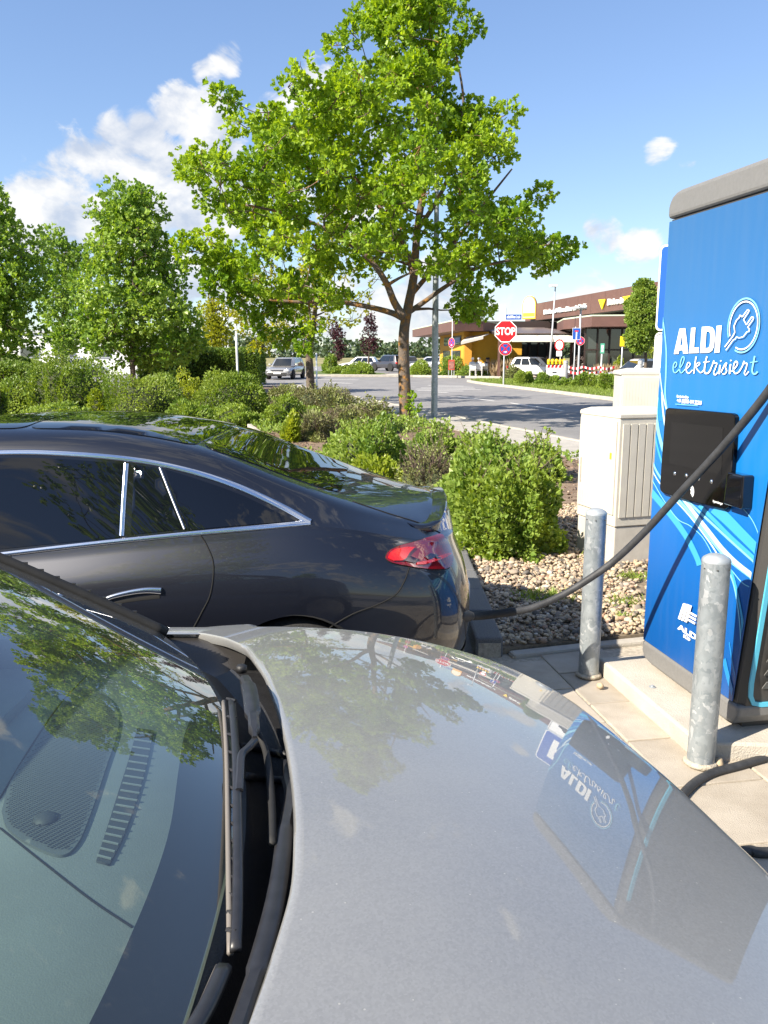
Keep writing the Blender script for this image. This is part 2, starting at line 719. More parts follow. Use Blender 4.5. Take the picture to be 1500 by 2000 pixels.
BED = [(.62, 7.05), (.15, 9.2), (-.8, 11.8), (-1.98, 15.0), (-3.1, 19.1), (-3.4, 20.2), (-20, 21.5), (-26, 30), (-14, 36), (-9.5, 40), (-6.6, 43.5), (-5.0, 43.8),
       (xout(40) - 1.5, 40), (xout(30) - 1.5, 30), (xout(20) - 1.5, 20), (xout(12) - 1.5, 12), (xout(9.4) - 1.5, 9.4), (1.3, 8.8), (.70, 7.05)]
slab('planting_bed', BED, -.05, .075, M_SOIL)
GRAVEL = [(.66, 4.46), (1.20, 4.62), (1.66, 4.74), (3.6, 5.1), (xout(7.2) - 1.5, 7.2), (xout(9.4) - 1.5, 9.39), (1.3, 8.79), (.70, 7.04), (.66, 7.0)]
slab('gravel_bed', GRAVEL, -.05, .045, mat('gravel_soil', (.20, .16, .11), .95, noise=.3, nscale=30))
walk = [(xout(Y) - 1.5, Y) for Y in (2, 7.2, 12, 20, 30, 40, 44)] + [(xout(Y) - .10, Y) for Y in (44, 40, 30, 20, 12, 7.2, 2)]
slab('footway', walk, -.05, .085, M_WALK)
kerb_run([(xout(Y) - .04, Y) for Y in (44, 2)], 'road_kerb', M_KERB, 1.0, .12, .10)
kerb_run([(-5.0, 43.9), (xout(44) - .04, 44)], 'bed_end_kerb', M_KERB)
kerb_run([(.60, 4.42), (.60, 6.9), (.10, 9.1), (-.85, 11.75)], 'bay_kerb', M_KERB_DARK, .5, .16, .125)
kerb_run([(-1.70, 13.8), (-3.1, 18.9)], 'bed_kerb', M_KERB, 1.0, .10, .13)
kerb_run([(-3.2, 19.6), (-20, 20.9)], 'bed_kerb', M_KERB, 1.0, .10, .13)
# verge with the stop sign
VERGE = [(5.3, 51.5), (5.7, 47.5), gxy(1100, 770), gxy(1195, 782), gxy(1420, 815), (17.5, 24), (12.0, 36), (9.6, 50), (8.6, 54.5), (6.4, 54.5)]
slab('grass_verge', VERGE, -.05, .10, M_GRASS_BASE)
kerb_run([(6.3, 54.6), (5.22, 51.5), (5.62, 47.4), (gxy(1100, 770)[0] - .08, gxy(1100, 770)[1]), (gxy(1195, 782)[0] - .08, gxy(1195, 782)[1]), (gxy(1420, 815)[0] - .05, gxy(1420, 815)[1] - .05)],
         'verge_kerb', M_KERB, 1.0, .15, .135)
TERR = [(-4.0, 63.0), (2.2, 63.0), (3.6, 62.2), (8.4, 59.0), (9.5, 63.5), (22, 60), (40, 56), (40, 100), (6, 100), (4.2, 70), (-4, 68)]
slab('cafe_forecourt', TERR, -.05, .11, M_CONC)
kerb_run([(-4.0, 62.95), (2.2, 62.95), (3.6, 62.1), (8.4, 58.9)], 'forecourt_kerb', M_KERB, 1.0, .14, .16)
# painted lines


def line(a, b, w, name='road_line'):
    a, b = Vector((*a, 0)), Vector((*b, 0))
    d = (b - a).normalized()
    nn = Vector((-d.y, d.x, 0)) * w / 2
    mb = MB()
    mb.add([a - nn + Vector((0, 0, .004)), b - nn + Vector((0, 0, .004)), b + nn + Vector((0, 0, .004)), a + nn + Vector((0, 0, .004))], [(0, 1, 2, 3)])
    return tag(mb.build(name, M_LINE), kind='structure')


line(gxy(895, 775), gxy(966, 783.5), .14)
line(gxy(996, 787), gxy(1100, 802.5), .14)
line(gxy(1150, 811), gxy(1290, 834), .14)
for k, (y, x0, x1) in enumerate(((753.0, 836, 905), (755.2, 848, 925), (757.6, 822, 928), (760, 812, 940), (762.8, 815, 905), (765.6, 845, 875))):
    line(gxy(x0, y), gxy(x1, y + 1.2), .30)
line(gxy(610, 741), gxy(700, 742), .4)
line(gxy(640, 747), gxy(686, 749), .3)
# slabs in front of the charger, each a piece
PAV = flat('pavement', [(.30, .2), (4.2, .2), (4.2, 5.1), (1.66, 4.74), (.66, 4.46), (.30, 4.40)], .006, M_SLABJ)
e1 = Vector((.174, -.985, 0)).normalized()
e2 = Vector((e1.y * -1, e1.x, 0))
SZ = .40
mb = MB()
mb.bbox((0, 0, -.012), (SZ - .009, SZ - .009, .05), bev=.005)
tmp = mb.build('paving_slab', M_SLAB)
smesh = tmp.data
bpy.data.objects.remove(tmp)
smeshes = [smesh]
for k, f in enumerate((.9, 1.08)):
    m2 = smesh.copy()
    m2.materials.clear()
    m2.materials.append(mat('paving_slab_%d' % k, tuple(c * f for c in (.33, .285, .225)), .9, col2=tuple(c * f for c in (.43, .38, .31)), nscale=5, bump=.3, bscale=220))
    smeshes.append(m2)
PAVPOLY = [(.32, .6), (4.2, .6), (4.2, 5.0), (1.66, 4.72), (.68, 4.44), (.32, 4.38)]
for i in range(-9, 10):
    for j in range(-9, 9):
        c = Vector((1.15, 4.0, 0)) + e1 * (i * SZ + (j % 2) * SZ * .5) + e2 * (j * SZ + .02)
        cor = [c + e1 * (a * SZ / 2) + e2 * (b * SZ / 2) for a in (-1, 1) for b in (-1, 1)]
        if all(in_poly((p.x, p.y), PAVPOLY) for p in cor) or (in_poly((c.x, c.y), PAVPOLY) and c.y > 4.1 and c.x > .75):
            if c.x > 2.9 or c.y < 1.2 or (c.x < .85 and c.y < 3.2):
                continue
            o = link('paving_slab', random.choice(smeshes), None, PAV)
            o.location = (c.x, c.y, random.uniform(-.002, .002))
            o.rotation_euler = (random.uniform(-.004, .004), random.uniform(-.004, .004), math.atan2(e1.y, e1.x))
# edging row between slabs and gravel
kerb_run([(.72, 4.425), (1.20, 4.565), (1.66, 4.69), (3.4, 5.02)], 'gravel_edging', M_KERB, .5, .08, .055, -.02)

# ------------------------------------------------------------------ gravel: thousands of pebbles, one heap
bm = bmesh.new()
bmesh.ops.create_icosphere(bm, subdivisions=2, radius=1.0)
IV = np.array([v.co[:] for v in bm.verts])
IF = np.array([[v.index for v in f.verts] for f in bm.faces])
bm.free()


def pebbles(centers, radii, seed=3):
    r = np.random.default_rng(seed)
    n = len(centers)
    Vall = np.empty((n, len(IV), 3))
    for i in range(n):
        q = r.normal(size=(3, 3))
        Q, _ = np.linalg.qr(q)
        sc = np.array([1.0, r.uniform(.65, 1.0), r.uniform(.4, .7)]) * radii[i]
        lump = 1 + .14 * np.sin(IV @ r.normal(0, 2.0, 3) + r.uniform(0, 6)) + .08 * np.sin(IV @ r.normal(0, 3.5, 3))
        v = (IV * lump[:, None]) * sc
        tilt = Q if r.random() < .25 else np.array([[math.cos(a := r.uniform(0, 6.28)), -math.sin(a), 0], [math.sin(a), math.cos(a), 0], [0, 0, 1]]) @ np.array([[1, 0, 0], [0, math.cos(b := r.normal(0, .35)), -math.sin(b)], [0, math.sin(b), math.cos(b)]])
        Vall[i] = v @ tilt.T + centers[i]
    Fall = (IF[None] + (np.arange(n) * len(IV))[:, None, None]).reshape(-1, 3)
    return Vall.reshape(-1, 3), Fall, np.repeat(r.random(n), len(IV))


def np_mesh(V, F, tone=None, smooth=True):
    V = np.ascontiguousarray(V, dtype=np.float32)
    F = np.ascontiguousarray(F, dtype=np.int32)
    me = bpy.data.meshes.new('mesh')
    k = F.shape[1]
    me.vertices.add(len(V))
    me.vertices.foreach_set('co', V.ravel())
    me.loops.add(F.size)
    me.loops.foreach_set('vertex_index', F.ravel())
    me.polygons.add(len(F))
    me.polygons.foreach_set('loop_start', np.arange(0, F.size, k, dtype=np.int32))
    me.polygons.foreach_set('use_smooth', np.full(len(F), smooth))
    if tone is not None:
        at = me.attributes.new('tone', 'FLOAT', 'POINT')
        at.data.foreach_set('value', np.ascontiguousarray(tone, dtype=np.float32))
    me.update(calc_edges=True)
    me.validate()
    return me


def stone_mat(name, stops):
    m = bpy.data.materials.new(name)
    m.use_nodes = True
    N, L = m.node_tree.nodes, m.node_tree.links
    b = N['Principled BSDF']
    b.inputs['Roughness'].default_value = .78
    b.inputs['Specular IOR Level'].default_value = .3
    a = N.new('ShaderNodeAttribute')
    a.attribute_name = 'tone'
    cr = N.new('ShaderNodeValToRGB')
    cr.color_ramp.interpolation = 'LINEAR'
    while len(cr.color_ramp.elements) < len(stops):
        cr.color_ramp.elements.new(.5)
    for e, (p, c) in zip(cr.color_ramp.elements, stops):
        e.position = p
        e.color = (*c, 1)
    L.new(a.outputs['Fac'], cr.inputs[0])
    t = N.new('ShaderNodeTexCoord')
    nz = N.new('ShaderNodeTexNoise')
    nz.inputs['Scale'].default_value = 90
    nz.inputs['Detail'].default_value = 5
    L.new(t.outputs['Object'], nz.inputs['Vector'])
    mx = N.new('ShaderNodeMixRGB')
    mx.blend_type = 'OVERLAY'
    mx.inputs[0].default_value = .35
    L.new(cr.outputs[0], mx.inputs[1])
    L.new(nz.outputs['Fac'], mx.inputs[2])
    L.new(mx.outputs[0], b.inputs['Base Color'])
    return m


M_STONE = stone_mat('river_pebble', [(0, (.13, .12, .105)), (.18, (.25, .21, .17)), (.4, (.40, .31, .21)), (.62, (.46, .355, .23)), (.82, (.50, .42, .31)), (.93, (.27, .15, .095)), (1, (.56, .51, .43))])
cs, rs = [], []
tries = 0
while len(cs) < 16500 and tries < 140000:
    tries += 1
    x, y = rng.uniform(.68, 4.2), rng.uniform(4.42, 9.3)
    if not in_poly((x, y), GRAVEL):
        continue
    if (x > 1.75 and y < 6.0) or x > 2.6:
        if rng.random() < .8:
            continue
    r_ = float(np.clip(rng.lognormal(math.log(.0128), .36), .006, .036))
    cs.append((x, y, .045 + rng.uniform(0, .030) + r_ * .2))
    rs.append(r_)
V_, F_, T_ = pebbles(np.array(cs), np.array(rs))
tag(link('gravel', np_mesh(V_, F_, T_), M_STONE), 'loose beige and grey river pebbles round the charger', 'gravel', kind='stuff')
# ================================================================== vegetation builders
def leaf_arrays(C, D, S, tone, r, wid=.34, fold=.22, lobed=False):
    """small folded leaf blades; C base, D direction, S length"""
    n = len(C)
    D = D / np.maximum(np.linalg.norm(D, axis=1, keepdims=True), 1e-6)
    u = np.cross(D, r.normal(size=(n, 3)))
    u /= np.maximum(np.linalg.norm(u, axis=1, keepdims=True), 1e-6)
    w = np.cross(D, u)
    S = S[:, None]
    if not lobed:
        tmpl = [(0, 0, 0), (.45, wid, fold), (1, 0, .05), (.5, -wid, fold)]
        faces = [(0, 1, 2), (0, 2, 3)]
    else:
        tmpl = [(0, 0, 0), (.38, wid * .8, fold * .8), (.52, wid * .48, fold * .5), (.74, wid, fold), (1, 0, 0), (.74, -wid, fold), (.52, -wid * .48, fold * .5), (.38, -wid * .8, fold * .8)]
        faces = [(0, 1, 2), (0, 2, 4), (2, 3, 4), (0, 4, 6), (4, 5, 6), (0, 6, 7)]
    k = len(tmpl)
    V = np.stack([C + D * (S * a) + u * (S * b) + w * (S * c) for a, b, c in tmpl], 1).reshape(-1, 3)
    F = (np.array(faces)[None] + (np.arange(n) * k)[:, None, None]).reshape(-1, 3)
    return V, F, np.repeat(tone, k)


def rand_dirs(n, r):
    d = r.normal(size=(n, 3))
    return d / np.linalg.norm(d, axis=1, keepdims=True)


def clump_leaves(centers, radii, per, size, r, lobed=False, tone_spread=.25, droop=.0, shell=.55, wid=.34, rosette=5):
    """leaves in rosettes on twig ends spread through round clumps"""
    C, D, S, T = [], [], [], []
    for c, rad in zip(centers, radii):
        n = max(3, int(per * (rad ** 2) / rosette))
        d = rand_dirs(n, r)
        q = rad * (shell + (1 - shell) * r.random(n)) * (.75 + .5 * r.random(n))
        tips = c + d * q[:, None] * np.array([1, 1, .85])
        ct = np.clip(r.normal(.5, tone_spread * .9), 0, 1)
        for _ in range(rosette):
            dd = d + r.normal(0, .75, (n, 3)) + np.array([0, 0, .25 - droop])
            C.append(tips + r.normal(0, rad * .05, (n, 3)))
            D.append(dd)
            S.append(size * r.uniform(.65, 1.25, n))
            T.append(np.clip(ct + r.normal(0, tone_spread, n), 0, 1))
    return leaf_arrays(np.vstack(C), np.vstack(D), np.concatenate(S), np.concatenate(T), r, lobed=lobed, wid=wid)


M_BARK = mat('bark', (.075, .055, .040), .95, col2=(.16, .125, .095), nscale=14, bump=1.0, bscale=30)
M_BARK_OAK = mat('lichen_bark', (.13, .10, .078), .95, col2=(.36, .17, .03), nscale=6, bump=1.0, bscale=28, lohi=(.50, .66))
M_SHADED_CORE = mat('shaded_shrub_core', (.035, .045, .018), .95, col2=(.07, .085, .03), nscale=25, bump=1.0, bscale=60)  # twig colour with the shade of inner foliage put into it
M_TWIG = mat('dry_twig', (.12, .085, .065), .9, noise=.35, nscale=10)
M_OAK = leaf_mat('oak_leaf', (0.13, 0.24, 0.016), (0.31, 0.43, 0.035), .42, (1.9, 1.75, .45))
M_LINDEN = leaf_mat('linden_leaf', (0.125, 0.23, 0.032), (0.3, 0.41, 0.08), .35, (1.7, 1.7, .5))
M_YELLOW = leaf_mat('spring_leaf', (0.22, 0.27, 0.022), (0.38, 0.4, 0.035), .5, (1.6, 1.45, .4))
M_BUSH = leaf_mat('shrub_leaf', (0.12, 0.2, 0.025), (0.27, 0.35, 0.06), .3)
M_BUSH_B = leaf_mat('broad_shrub_leaf', (0.13, 0.22, 0.035), (0.29, 0.38, 0.075), .35)
M_BUSH_Y = leaf_mat('lime_shrub_leaf', (0.19, 0.26, 0.02), (0.35, 0.4, 0.05), .4)
M_BUSH_DRY = leaf_mat('dry_shrub_leaf', (0.17, 0.15, 0.085), (0.25, 0.29, 0.09), .25, (1.2, 1.1, .7))
M_HEDGE = leaf_mat('hedge_leaf', (0.085, 0.16, 0.02), (0.19, 0.27, 0.045), .25)
M_PURPLE = leaf_mat('plum_leaf', (0.045, 0.015, 0.026), (0.115, 0.042, 0.055), .3, (1.6, .8, .8))
M_GRASS = leaf_mat('grass_blade', (0.14, 0.21, 0.03), (0.28, 0.35, 0.075), .35)
M_GREY = leaf_mat('grey_shrub_leaf', (.10, .08, .075), (.20, .16, .145), .2, (1.1, 1, .9))
M_BEIGE = leaf_mat('tall_grass_plume', (.30, .22, .13), (.45, .36, .22), .3, (1.1, 1, .8))


def branch(mb, a, b, r0, r1, r, sag=.12, seg=6, n=7):
    a, b = Vector(a), Vector(b)
    L = (b - a).length
    k1 = a.lerp(b, .33) + Vector(r.normal(0, L * .05, 3)) + Vector((0, 0, -sag * L * .4))
    k2 = a.lerp(b, .68) + Vector(r.normal(0, L * .05, 3)) + Vector((0, 0, -sag * L * .3))
    P = smooth_path([a, k1, k2, b], max(2, n // 3))
    m = len(P)
    mb.tube(P, [r0 + (r1 - r0) * i / (m - 1) for i in range(m)], seg)
    return P


def make_tree(name, base, label, trunk_pts, trunk_r, clumps, leaf, size, per, cat='tree', group=None, seed=1, bark=None, lobed=False, forks=None,
              tone_spread=.25, shell=.5, wid=.34, extra=None, z_first=None):
    r = np.random.default_rng(seed)
    root = thing(name, base, label, cat, group)
    mb = MB()
    P = smooth_path(trunk_pts, 5)
    n = len(P)
    rr = [trunk_r[0] + (trunk_r[1] - trunk_r[0]) * (i / (n - 1)) ** .8 for i in range(n)]
    rr[0] *= 1.25
    mb.tube(P, rr, 12)
    z0 = z_first if z_first is not None else P[int(n * .3)].z
    nodes = [(p, q) for p, q in zip(P, rr) if p.z >= z0]
    if forks:
        for f in forks:
            Q = smooth_path(f[0], 5)
            k = len(Q)
            qr = [f[1] + (f[2] - f[1]) * i / (k - 1) for i in range(k)]
            mb.tube(Q, qr, 9)
            nodes += list(zip(Q[2:], qr[2:]))
    npos = np.array([p[0][:] for p in nodes])
    nrad = np.array([p[1] for p in nodes])
    cen = [np.array(c[:3]) for c in clumps]
    rad = [c[3] for c in clumps]
    order = np.argsort([min(np.linalg.norm(npos - c, axis=1)) for c in cen])
    for i in order:
        c = cen[i]
        d = np.linalg.norm((npos - c) * np.array([1, 1, 1.0]), axis=1) + np.maximum(0, npos[:, 2] - c[2] + .1) * 1.5
        j = int(np.argmin(d))
        r0 = max(.012, min(nrad[j] * .62, .03 + .02 * np.linalg.norm(npos[j] - c)))
        Q = branch(mb, npos[j], c, r0, .010, r, sag=.05, seg=5)
        add = Q[1:]
        npos = np.vstack([npos, np.array([q[:] for q in add])])
        nrad = np.concatenate([nrad, np.linspace(r0, .012, len(add))])
        for _ in range(3):
            e = c + rand_dirs(1, r)[0] * rad[i] * .9
            mb.tube([c, (Vector(c) + Vector(e)) / 2 + Vector(r.normal(0, .04, 3)), e], [.010, .007, .004], 4, caps=False)
    mb.build('trunk', bark or M_BARK, root, smooth=True)
    V, F, T = clump_leaves(cen, rad, per, size, r, lobed=lobed, tone_spread=tone_spread, shell=shell, wid=wid)
    if extra is not None:
        V2, F2, T2 = extra
        F = np.vstack([F, F2 + len(V)])
        V = np.vstack([V, V2])
        T = np.concatenate([T, T2])
    V = V - np.array(base)
    o = link('crown', np_mesh(V, F, T, smooth=False), leaf, root)
    return root


def crown_clumps(base, h0, h1, rmax, n, r, shape='oval', cr=(.5, .9), squash=1.0):
    out = []
    for k in range(n):
        t = r.random() ** .9
        z = h0 + (h1 - h0) * t
        if shape == 'oval':
            pr = math.sin(math.pi * min(.999, .12 + .86 * t)) ** .65
        elif shape == 'cone':
            pr = (1 - t) ** .75 * min(1, .5 + t * 5)
        elif shape == 'column':
            pr = min(1, (1 - t) * 4) * min(1, .5 + t * 3)
        else:
            pr = 1
        a = r.uniform(0, 2 * math.pi)
        q = rmax * pr * math.sqrt(r.uniform(.15, 1)) * .88
        out.append((base[0] + q * math.cos(a) * squash, base[1] + q * math.sin(a), base[2] + z, r.uniform(*cr)))
    return out


def make_bush(name, c, rad, label, leaf, size, n, cat='shrub', group=None, seed=1, flat_top=False, stems=8, tone_spread=.25, lump=.22, fill=.22, shoots=0, lobed=False, wid=.34, power=2.0, bare=None, core=.80):
    """c: centre on the ground, rad: half sizes (x, y, height); leaves over an uneven shell and through the inside"""
    r = np.random.default_rng(seed)
    n = int(n * 1.5)
    size *= 1.22
    root = thing(name, c, label, cat, group)
    d = rand_dirs(n, r)
    d[:, 2] = np.abs(d[:, 2]) * 1.0 - .12
    if power != 2.0:
        nn = (np.abs(d) ** power).sum(1) ** (1 / power)
        d = d / nn[:, None]
    k = [r.normal(0, 2.2, 3) for _ in range(5)]
    ph = r.uniform(0, 6, 5)
    f = 1 + lump * sum(np.sin(d @ k[i] * (1 + i * .6) + ph[i]) for i in range(5)) / 2.2
    inner = r.random(n) < fill
    f = np.where(inner, f * r.uniform(.35, .95, n), f * r.uniform(.90, 1.05, n))
    P = d * f[:, None] * np.array([rad[0], rad[1], rad[2]])
    P[:, 2] = np.maximum(P[:, 2], .02)
    dirs = d + r.normal(0, .65, (n, 3)) + np.array([0, 0, .35])
    patch = .5 + .32 * np.sin(d @ r.normal(0, 3, 3) + 1) + .2 * np.sin(d @ r.normal(0, 6, 3))
    T = np.clip(patch + r.normal(0, tone_spread, n), 0, 1)
    S = size * r.uniform(.6, 1.3, n)
    V, F, TT = leaf_arrays(P, dirs, S, T, r, lobed=lobed, wid=wid)
    # opaque lump added to keep daylight out, dark as twigs and shaded leaves
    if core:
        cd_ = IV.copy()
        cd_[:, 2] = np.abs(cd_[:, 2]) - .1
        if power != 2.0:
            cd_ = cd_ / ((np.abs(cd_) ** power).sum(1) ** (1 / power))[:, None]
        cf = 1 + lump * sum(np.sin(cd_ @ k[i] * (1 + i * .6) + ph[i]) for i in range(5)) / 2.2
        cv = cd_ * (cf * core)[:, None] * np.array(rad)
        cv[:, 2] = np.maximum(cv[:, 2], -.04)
        link('shaded_twig_core', np_mesh(cv, IF), M_SHADED_CORE, root)
    mb = MB()
    for s in range(stems):
        a = r.uniform(0, 6.28)
        e = Vector((rad[0] * .75 * math.cos(a) * r.uniform(.3, 1), rad[1] * .75 * math.sin(a) * r.uniform(.3, 1), rad[2] * r.uniform(.6, .95)))
        mb.tube([Vector(c) + Vector((e.x * .12, e.y * .12, -.03)), Vector(c) + Vector((e.x * .5, e.y * .5, e.z * .55)), Vector(c) + e], [.014, .010, .005], 5)
    ex = []
    for s in range(shoots):
        a = r.uniform(0, 6.28)
        q = r.uniform(.2, 1)
        b = Vector((rad[0] * .8 * math.cos(a) * q, rad[1] * .8 * math.sin(a) * q, rad[2] * .80))
        e = b + Vector((r.normal(0, .10), r.normal(0, .10), r.uniform(.10, .34)))
        mb.tube([Vector(c) + b, Vector(c) + e], [.006, .003], 4)
        m = 14
        tt = r.random(m)
        Cc = np.array(b)[None] + (np.array(e) - np.array(b))[None] * tt[:, None]
        ex.append(leaf_arrays(Cc, rand_dirs(m, r) + np.array([0, 0, .5]), np.full(m, size * .9), np.clip(r.normal(.7, .2, m), 0, 1), r, lobed=lobed, wid=wid))
    for (V2, F2, T2) in ex:
        F = np.vstack([F, F2 + len(V)])
        V = np.vstack([V, V2])
        TT = np.concatenate([TT, T2])
    if bare is not None:
        for s in range(bare):
            a = r.uniform(0, 6.28)
            e = Vector((rad[0] * math.cos(a) * r.uniform(.4, 1), rad[1] * math.sin(a) * r.uniform(.4, 1), rad[2] * r.uniform(.5, 1.08)))
            s0 = e * .35
            mb.tube([Vector(c) + Vector((s0.x, s0.y, .0)), Vector(c) + e * .75 + Vector(r.normal(0, .04, 3)), Vector(c) + e], [.006, .004, .002], 4, caps=False)
    if mb.V:
        mb.build('stem', M_TWIG, root, smooth=True)
    link('foliage', np_mesh(V, F, TT, smooth=False), leaf, root)
    return root
# ================================================================== dark sedan
M_PAINT = mat('graphite_paint', (0.0075, 0.0092, 0.0165), 0.34, 0.35, coat=1.0, coat_rough=0.015)
M_BLACK_GLOSS = mat('black_gloss', (0.006, 0.006, 0.007), 0.05, coat=0.6)
M_PRIVACY = mat('privacy_glass', (0.003, 0.004, 0.007), 0.012, spec=0.5)
M_CHROME = mat('chrome', (0.78, 0.79, 0.82), 0.12, 1.0)
M_RUBBER = mat('black_rubber', (0.012, 0.012, 0.012), 0.75, noise=0.3, nscale=30)
M_SEAM = mat('seam_shadow_gap', (0.004, 0.004, 0.004), 0.9)
M_REDLAMP = mat('red_lamp_lens', (0.20, 0.004, 0.010), 0.06, coat=1.0)
M_REDBRIGHT = mat('red_reflector', (0.62, 0.012, 0.012), 0.12, coat=1.0)
M_DARKLAMP = mat('dark_lamp_insert', (0.03, 0.002, 0.004), 0.1, coat=1.0)
M_TYRE = mat('tyre_rubber', (0.018, 0.018, 0.019), 0.82, noise=0.3, nscale=40, bump=0.2, bscale=120)
M_ALLOY = mat('alloy_rim', (0.55, 0.56, 0.58), 0.28, 1.0)
M_WHITE_PLASTIC = mat('white_plate', (0.78, 0.78, 0.76), 0.4)
M_DARKPLASTIC = mat('dark_plastic', (0.015, 0.015, 0.016), 0.55, noise=0.25, nscale=50, bump=0.15, bscale=400)

YC = 4.22


def arc_resample(pts, n, bias=None):
    P = np.array(pts)
    s = np.r_[0, np.cumsum(np.linalg.norm(np.diff(P, axis=0), axis=1))]
    s /= s[-1]
    q = np.linspace(0, 1, n) if bias is None else bias(np.linspace(0, 1, n))
    return np.stack([np.interp(q, s, P[:, i]) for i in range(P.shape[1])], 1)


def half_outline(xr, xf, W, nr, nf, xm, n):
    """plan outline of one side, from the middle of the tail round to the middle of the nose"""
    f = np.linspace(0, math.pi / 2, 400)
    c, s = np.cos(f), np.sin(f)
    rear = np.stack([xm + (xr - xm) * np.abs(c) ** (2 / nr), W * np.abs(s) ** (2 / nr)], 1)
    front = np.stack([xm + (xf - xm) * np.abs(s) ** (2 / nf), W * np.abs(c) ** (2 / nf)], 1)
    return arc_resample(np.vstack([rear, front[1:]]), n)


KS = np.r_[0, 0.02, 0.06, np.linspace(0.12, 1.0, 30)]
W_T = ([0, .06, .15, .45, .7, .86, .95, 1.0], [.86, .905, .928, .946, .940, .918, .885, .845])
XR_T = ([0, .08, .2, .45, .65, .85, 1.0], [.30, .385, .41, .425, .415, .385, .345])
BELT_T = ([-4.6, -3.9, -3.35, -2.4, -1.65, -1.0, -.6, -.32, -.14, .05, .2, .36],
          [.72, .85, .90, .87, .855, .925, .965, .983, .962, .918, .882, .86])
NS = 150
top_out = half_outline(.345, -4.45, .845, 4.0, 2.8, -1.3, NS)
grid = []
for k in KS:
    o = half_outline(float(spline(*XR_T, k)), -4.45 - 0.1 * math.sin(math.pi * k), float(spline(*W_T, k)), 4.4, 3.0, -1.3, NS)
    zb = spline(*BELT_T, top_out[:, 0])
    z = 0.22 + (zb - 0.22) * k
    grid.append(np.stack([o[:, 0] * (1 - k ** 8) + top_out[:, 0] * k ** 8, o[:, 1] * (1 - k ** 8) + top_out[:, 1] * k ** 8, z], 1))
XT = [-4.5, -3.9, -3.35, -2.9, -2.4, -2.0, -1.6, -1.14, -.75, -.44, -.14, .0, .17, .27, .36]
ZC = [.78, .92, 1.0, 1.18, 1.335, 1.383, 1.392, 1.365, 1.272, 1.150, 1.062, 1.030, 1.0, .98, .90]
ZRL = [.76, .90, .975, 1.13, 1.30, 1.36, 1.374, 1.354, 1.276, 1.154, 1.036, .988, .935, .89, .86]
DRL = [.60, .72, .74, .66, .61, .60, .60, .60, .60, .60, .60, .59, .56, .48, .3]


def bspline(P, n):
    P = np.vstack([P[0], P[0], P, P[-1], P[-1]])
    out = []
    m = len(P) - 3
    for q in np.linspace(0, m, n):
        i = min(int(q), m - 1)
        t = q - i
        w = np.array([(1 - t) ** 3, 3 * t ** 3 - 6 * t * t + 4, -3 * t ** 3 + 3 * t * t + 3 * t + 1, t ** 3]) / 6
        out.append(w @ P[i:i + 4])
    return np.array(out)


NT = 34
upper = []
for (x, d0), z0 in zip(top_out, spline(*BELT_T, top_out[:, 0])):
    dr = min(float(spline(XT, DRL, x)), 0.74 * d0)
    zr = float(spline(XT, ZRL, x))
    zc = float(spline(XT, ZC, x))
    zr = z0 + (zr - z0) * min(1.0, d0 / 0.35)
    zc = z0 + (zc - z0) * min(1.0, d0 / 0.30)
    L = lambda a: (d0 + (dr - d0) * a, z0 + (zr - z0) * a)
    p1, p2, p3 = L(.33), L(.68), L(.95)
    prof = np.array([(d0, z0), (p1[0] + .012, p1[1]), (p2[0] + .02, p2[1]), (p3[0] + .022, p3[1] + .006),
                     (dr * .80, zr + (zc - zr) * .5), (dr * .45, zr + (zc - zr) * .92), (0, zc)])
    q = bspline(prof, NT)
    upper.append(np.column_stack([np.full(NT, x), q]))
upper = np.array(upper)           # station, t, (x, d, z)
rows = [g for g in grid] + [upper[:, t, :] for t in range(1, NT)]
rows = np.array(rows)             # row, station, xyz(d)
NR = len(rows)
V, F = [], []
for side in (-1, 1):
    o = len(V)
    for r in range(NR):
        for s in range(NS):
            x, d, z = rows[r, s]
            V.append((x, YC + side * d, z))
    for r in range(NR - 1):
        for s in range(NS - 1):
            a, b, c, e = o + r * NS + s, o + r * NS + s + 1, o + (r + 1) * NS + s + 1, o + (r + 1) * NS + s
            F.append((a, b, c, e) if side < 0 else (e, c, b, a))
sed = thing('parked_sedan', (-2.05, YC, 0), 'dark graphite fastback sedan parked with its tail plugged into the black charging cable', 'car')
sb = wloc(sed)
bm = bmesh.new()
me0 = raw_mesh(V, F)
bm.from_mesh(me0)
bmesh.ops.remove_doubles(bm, verts=bm.verts, dist=0.0006)
bmesh.ops.recalc_face_normals(bm, faces=bm.faces[:])
if sum(f.normal.z for f in bm.faces if f.calc_center_median().z > 1.2) < 0:
    bmesh.ops.reverse_faces(bm, faces=bm.faces[:])
SED_BVH = BVHTree.FromBMesh(bm)
WHEELX, WHEELZ, ARCH = -.375, .298, .325
# open the wheel arches: drop faces inside the circle, pull the rim of the hole onto the circle
for wx in (WHEELX, -3.32):
    for sgn in (-1, 1):
        def q(v):
            return math.hypot(v.co.x - wx, v.co.z - WHEELZ)
        kill = [f for f in bm.faces if (f.calc_center_median().y - YC) * sgn > .78 and math.hypot(f.calc_center_median().x - wx, f.calc_center_median().z - WHEELZ) < ARCH]
        vs = {v for f in kill for v in f.verts}
        bmesh.ops.delete(bm, geom=kill, context='FACES')
        for v in vs:
            if v.is_valid and v.is_boundary and v.co.z > .25:
                d = q(v)
                v.co.x = wx + (v.co.x - wx) * ARCH / d
                v.co.z = WHEELZ + (v.co.z - WHEELZ) * ARCH / d
for v in bm.verts:
    v.co -= sb
meb = bpy.data.meshes.new('mesh')
bm.to_mesh(meb)
bm.free()
meb.polygons.foreach_set('use_smooth', [True] * len(meb.polygons))
link('body', meb, M_PAINT, sed)


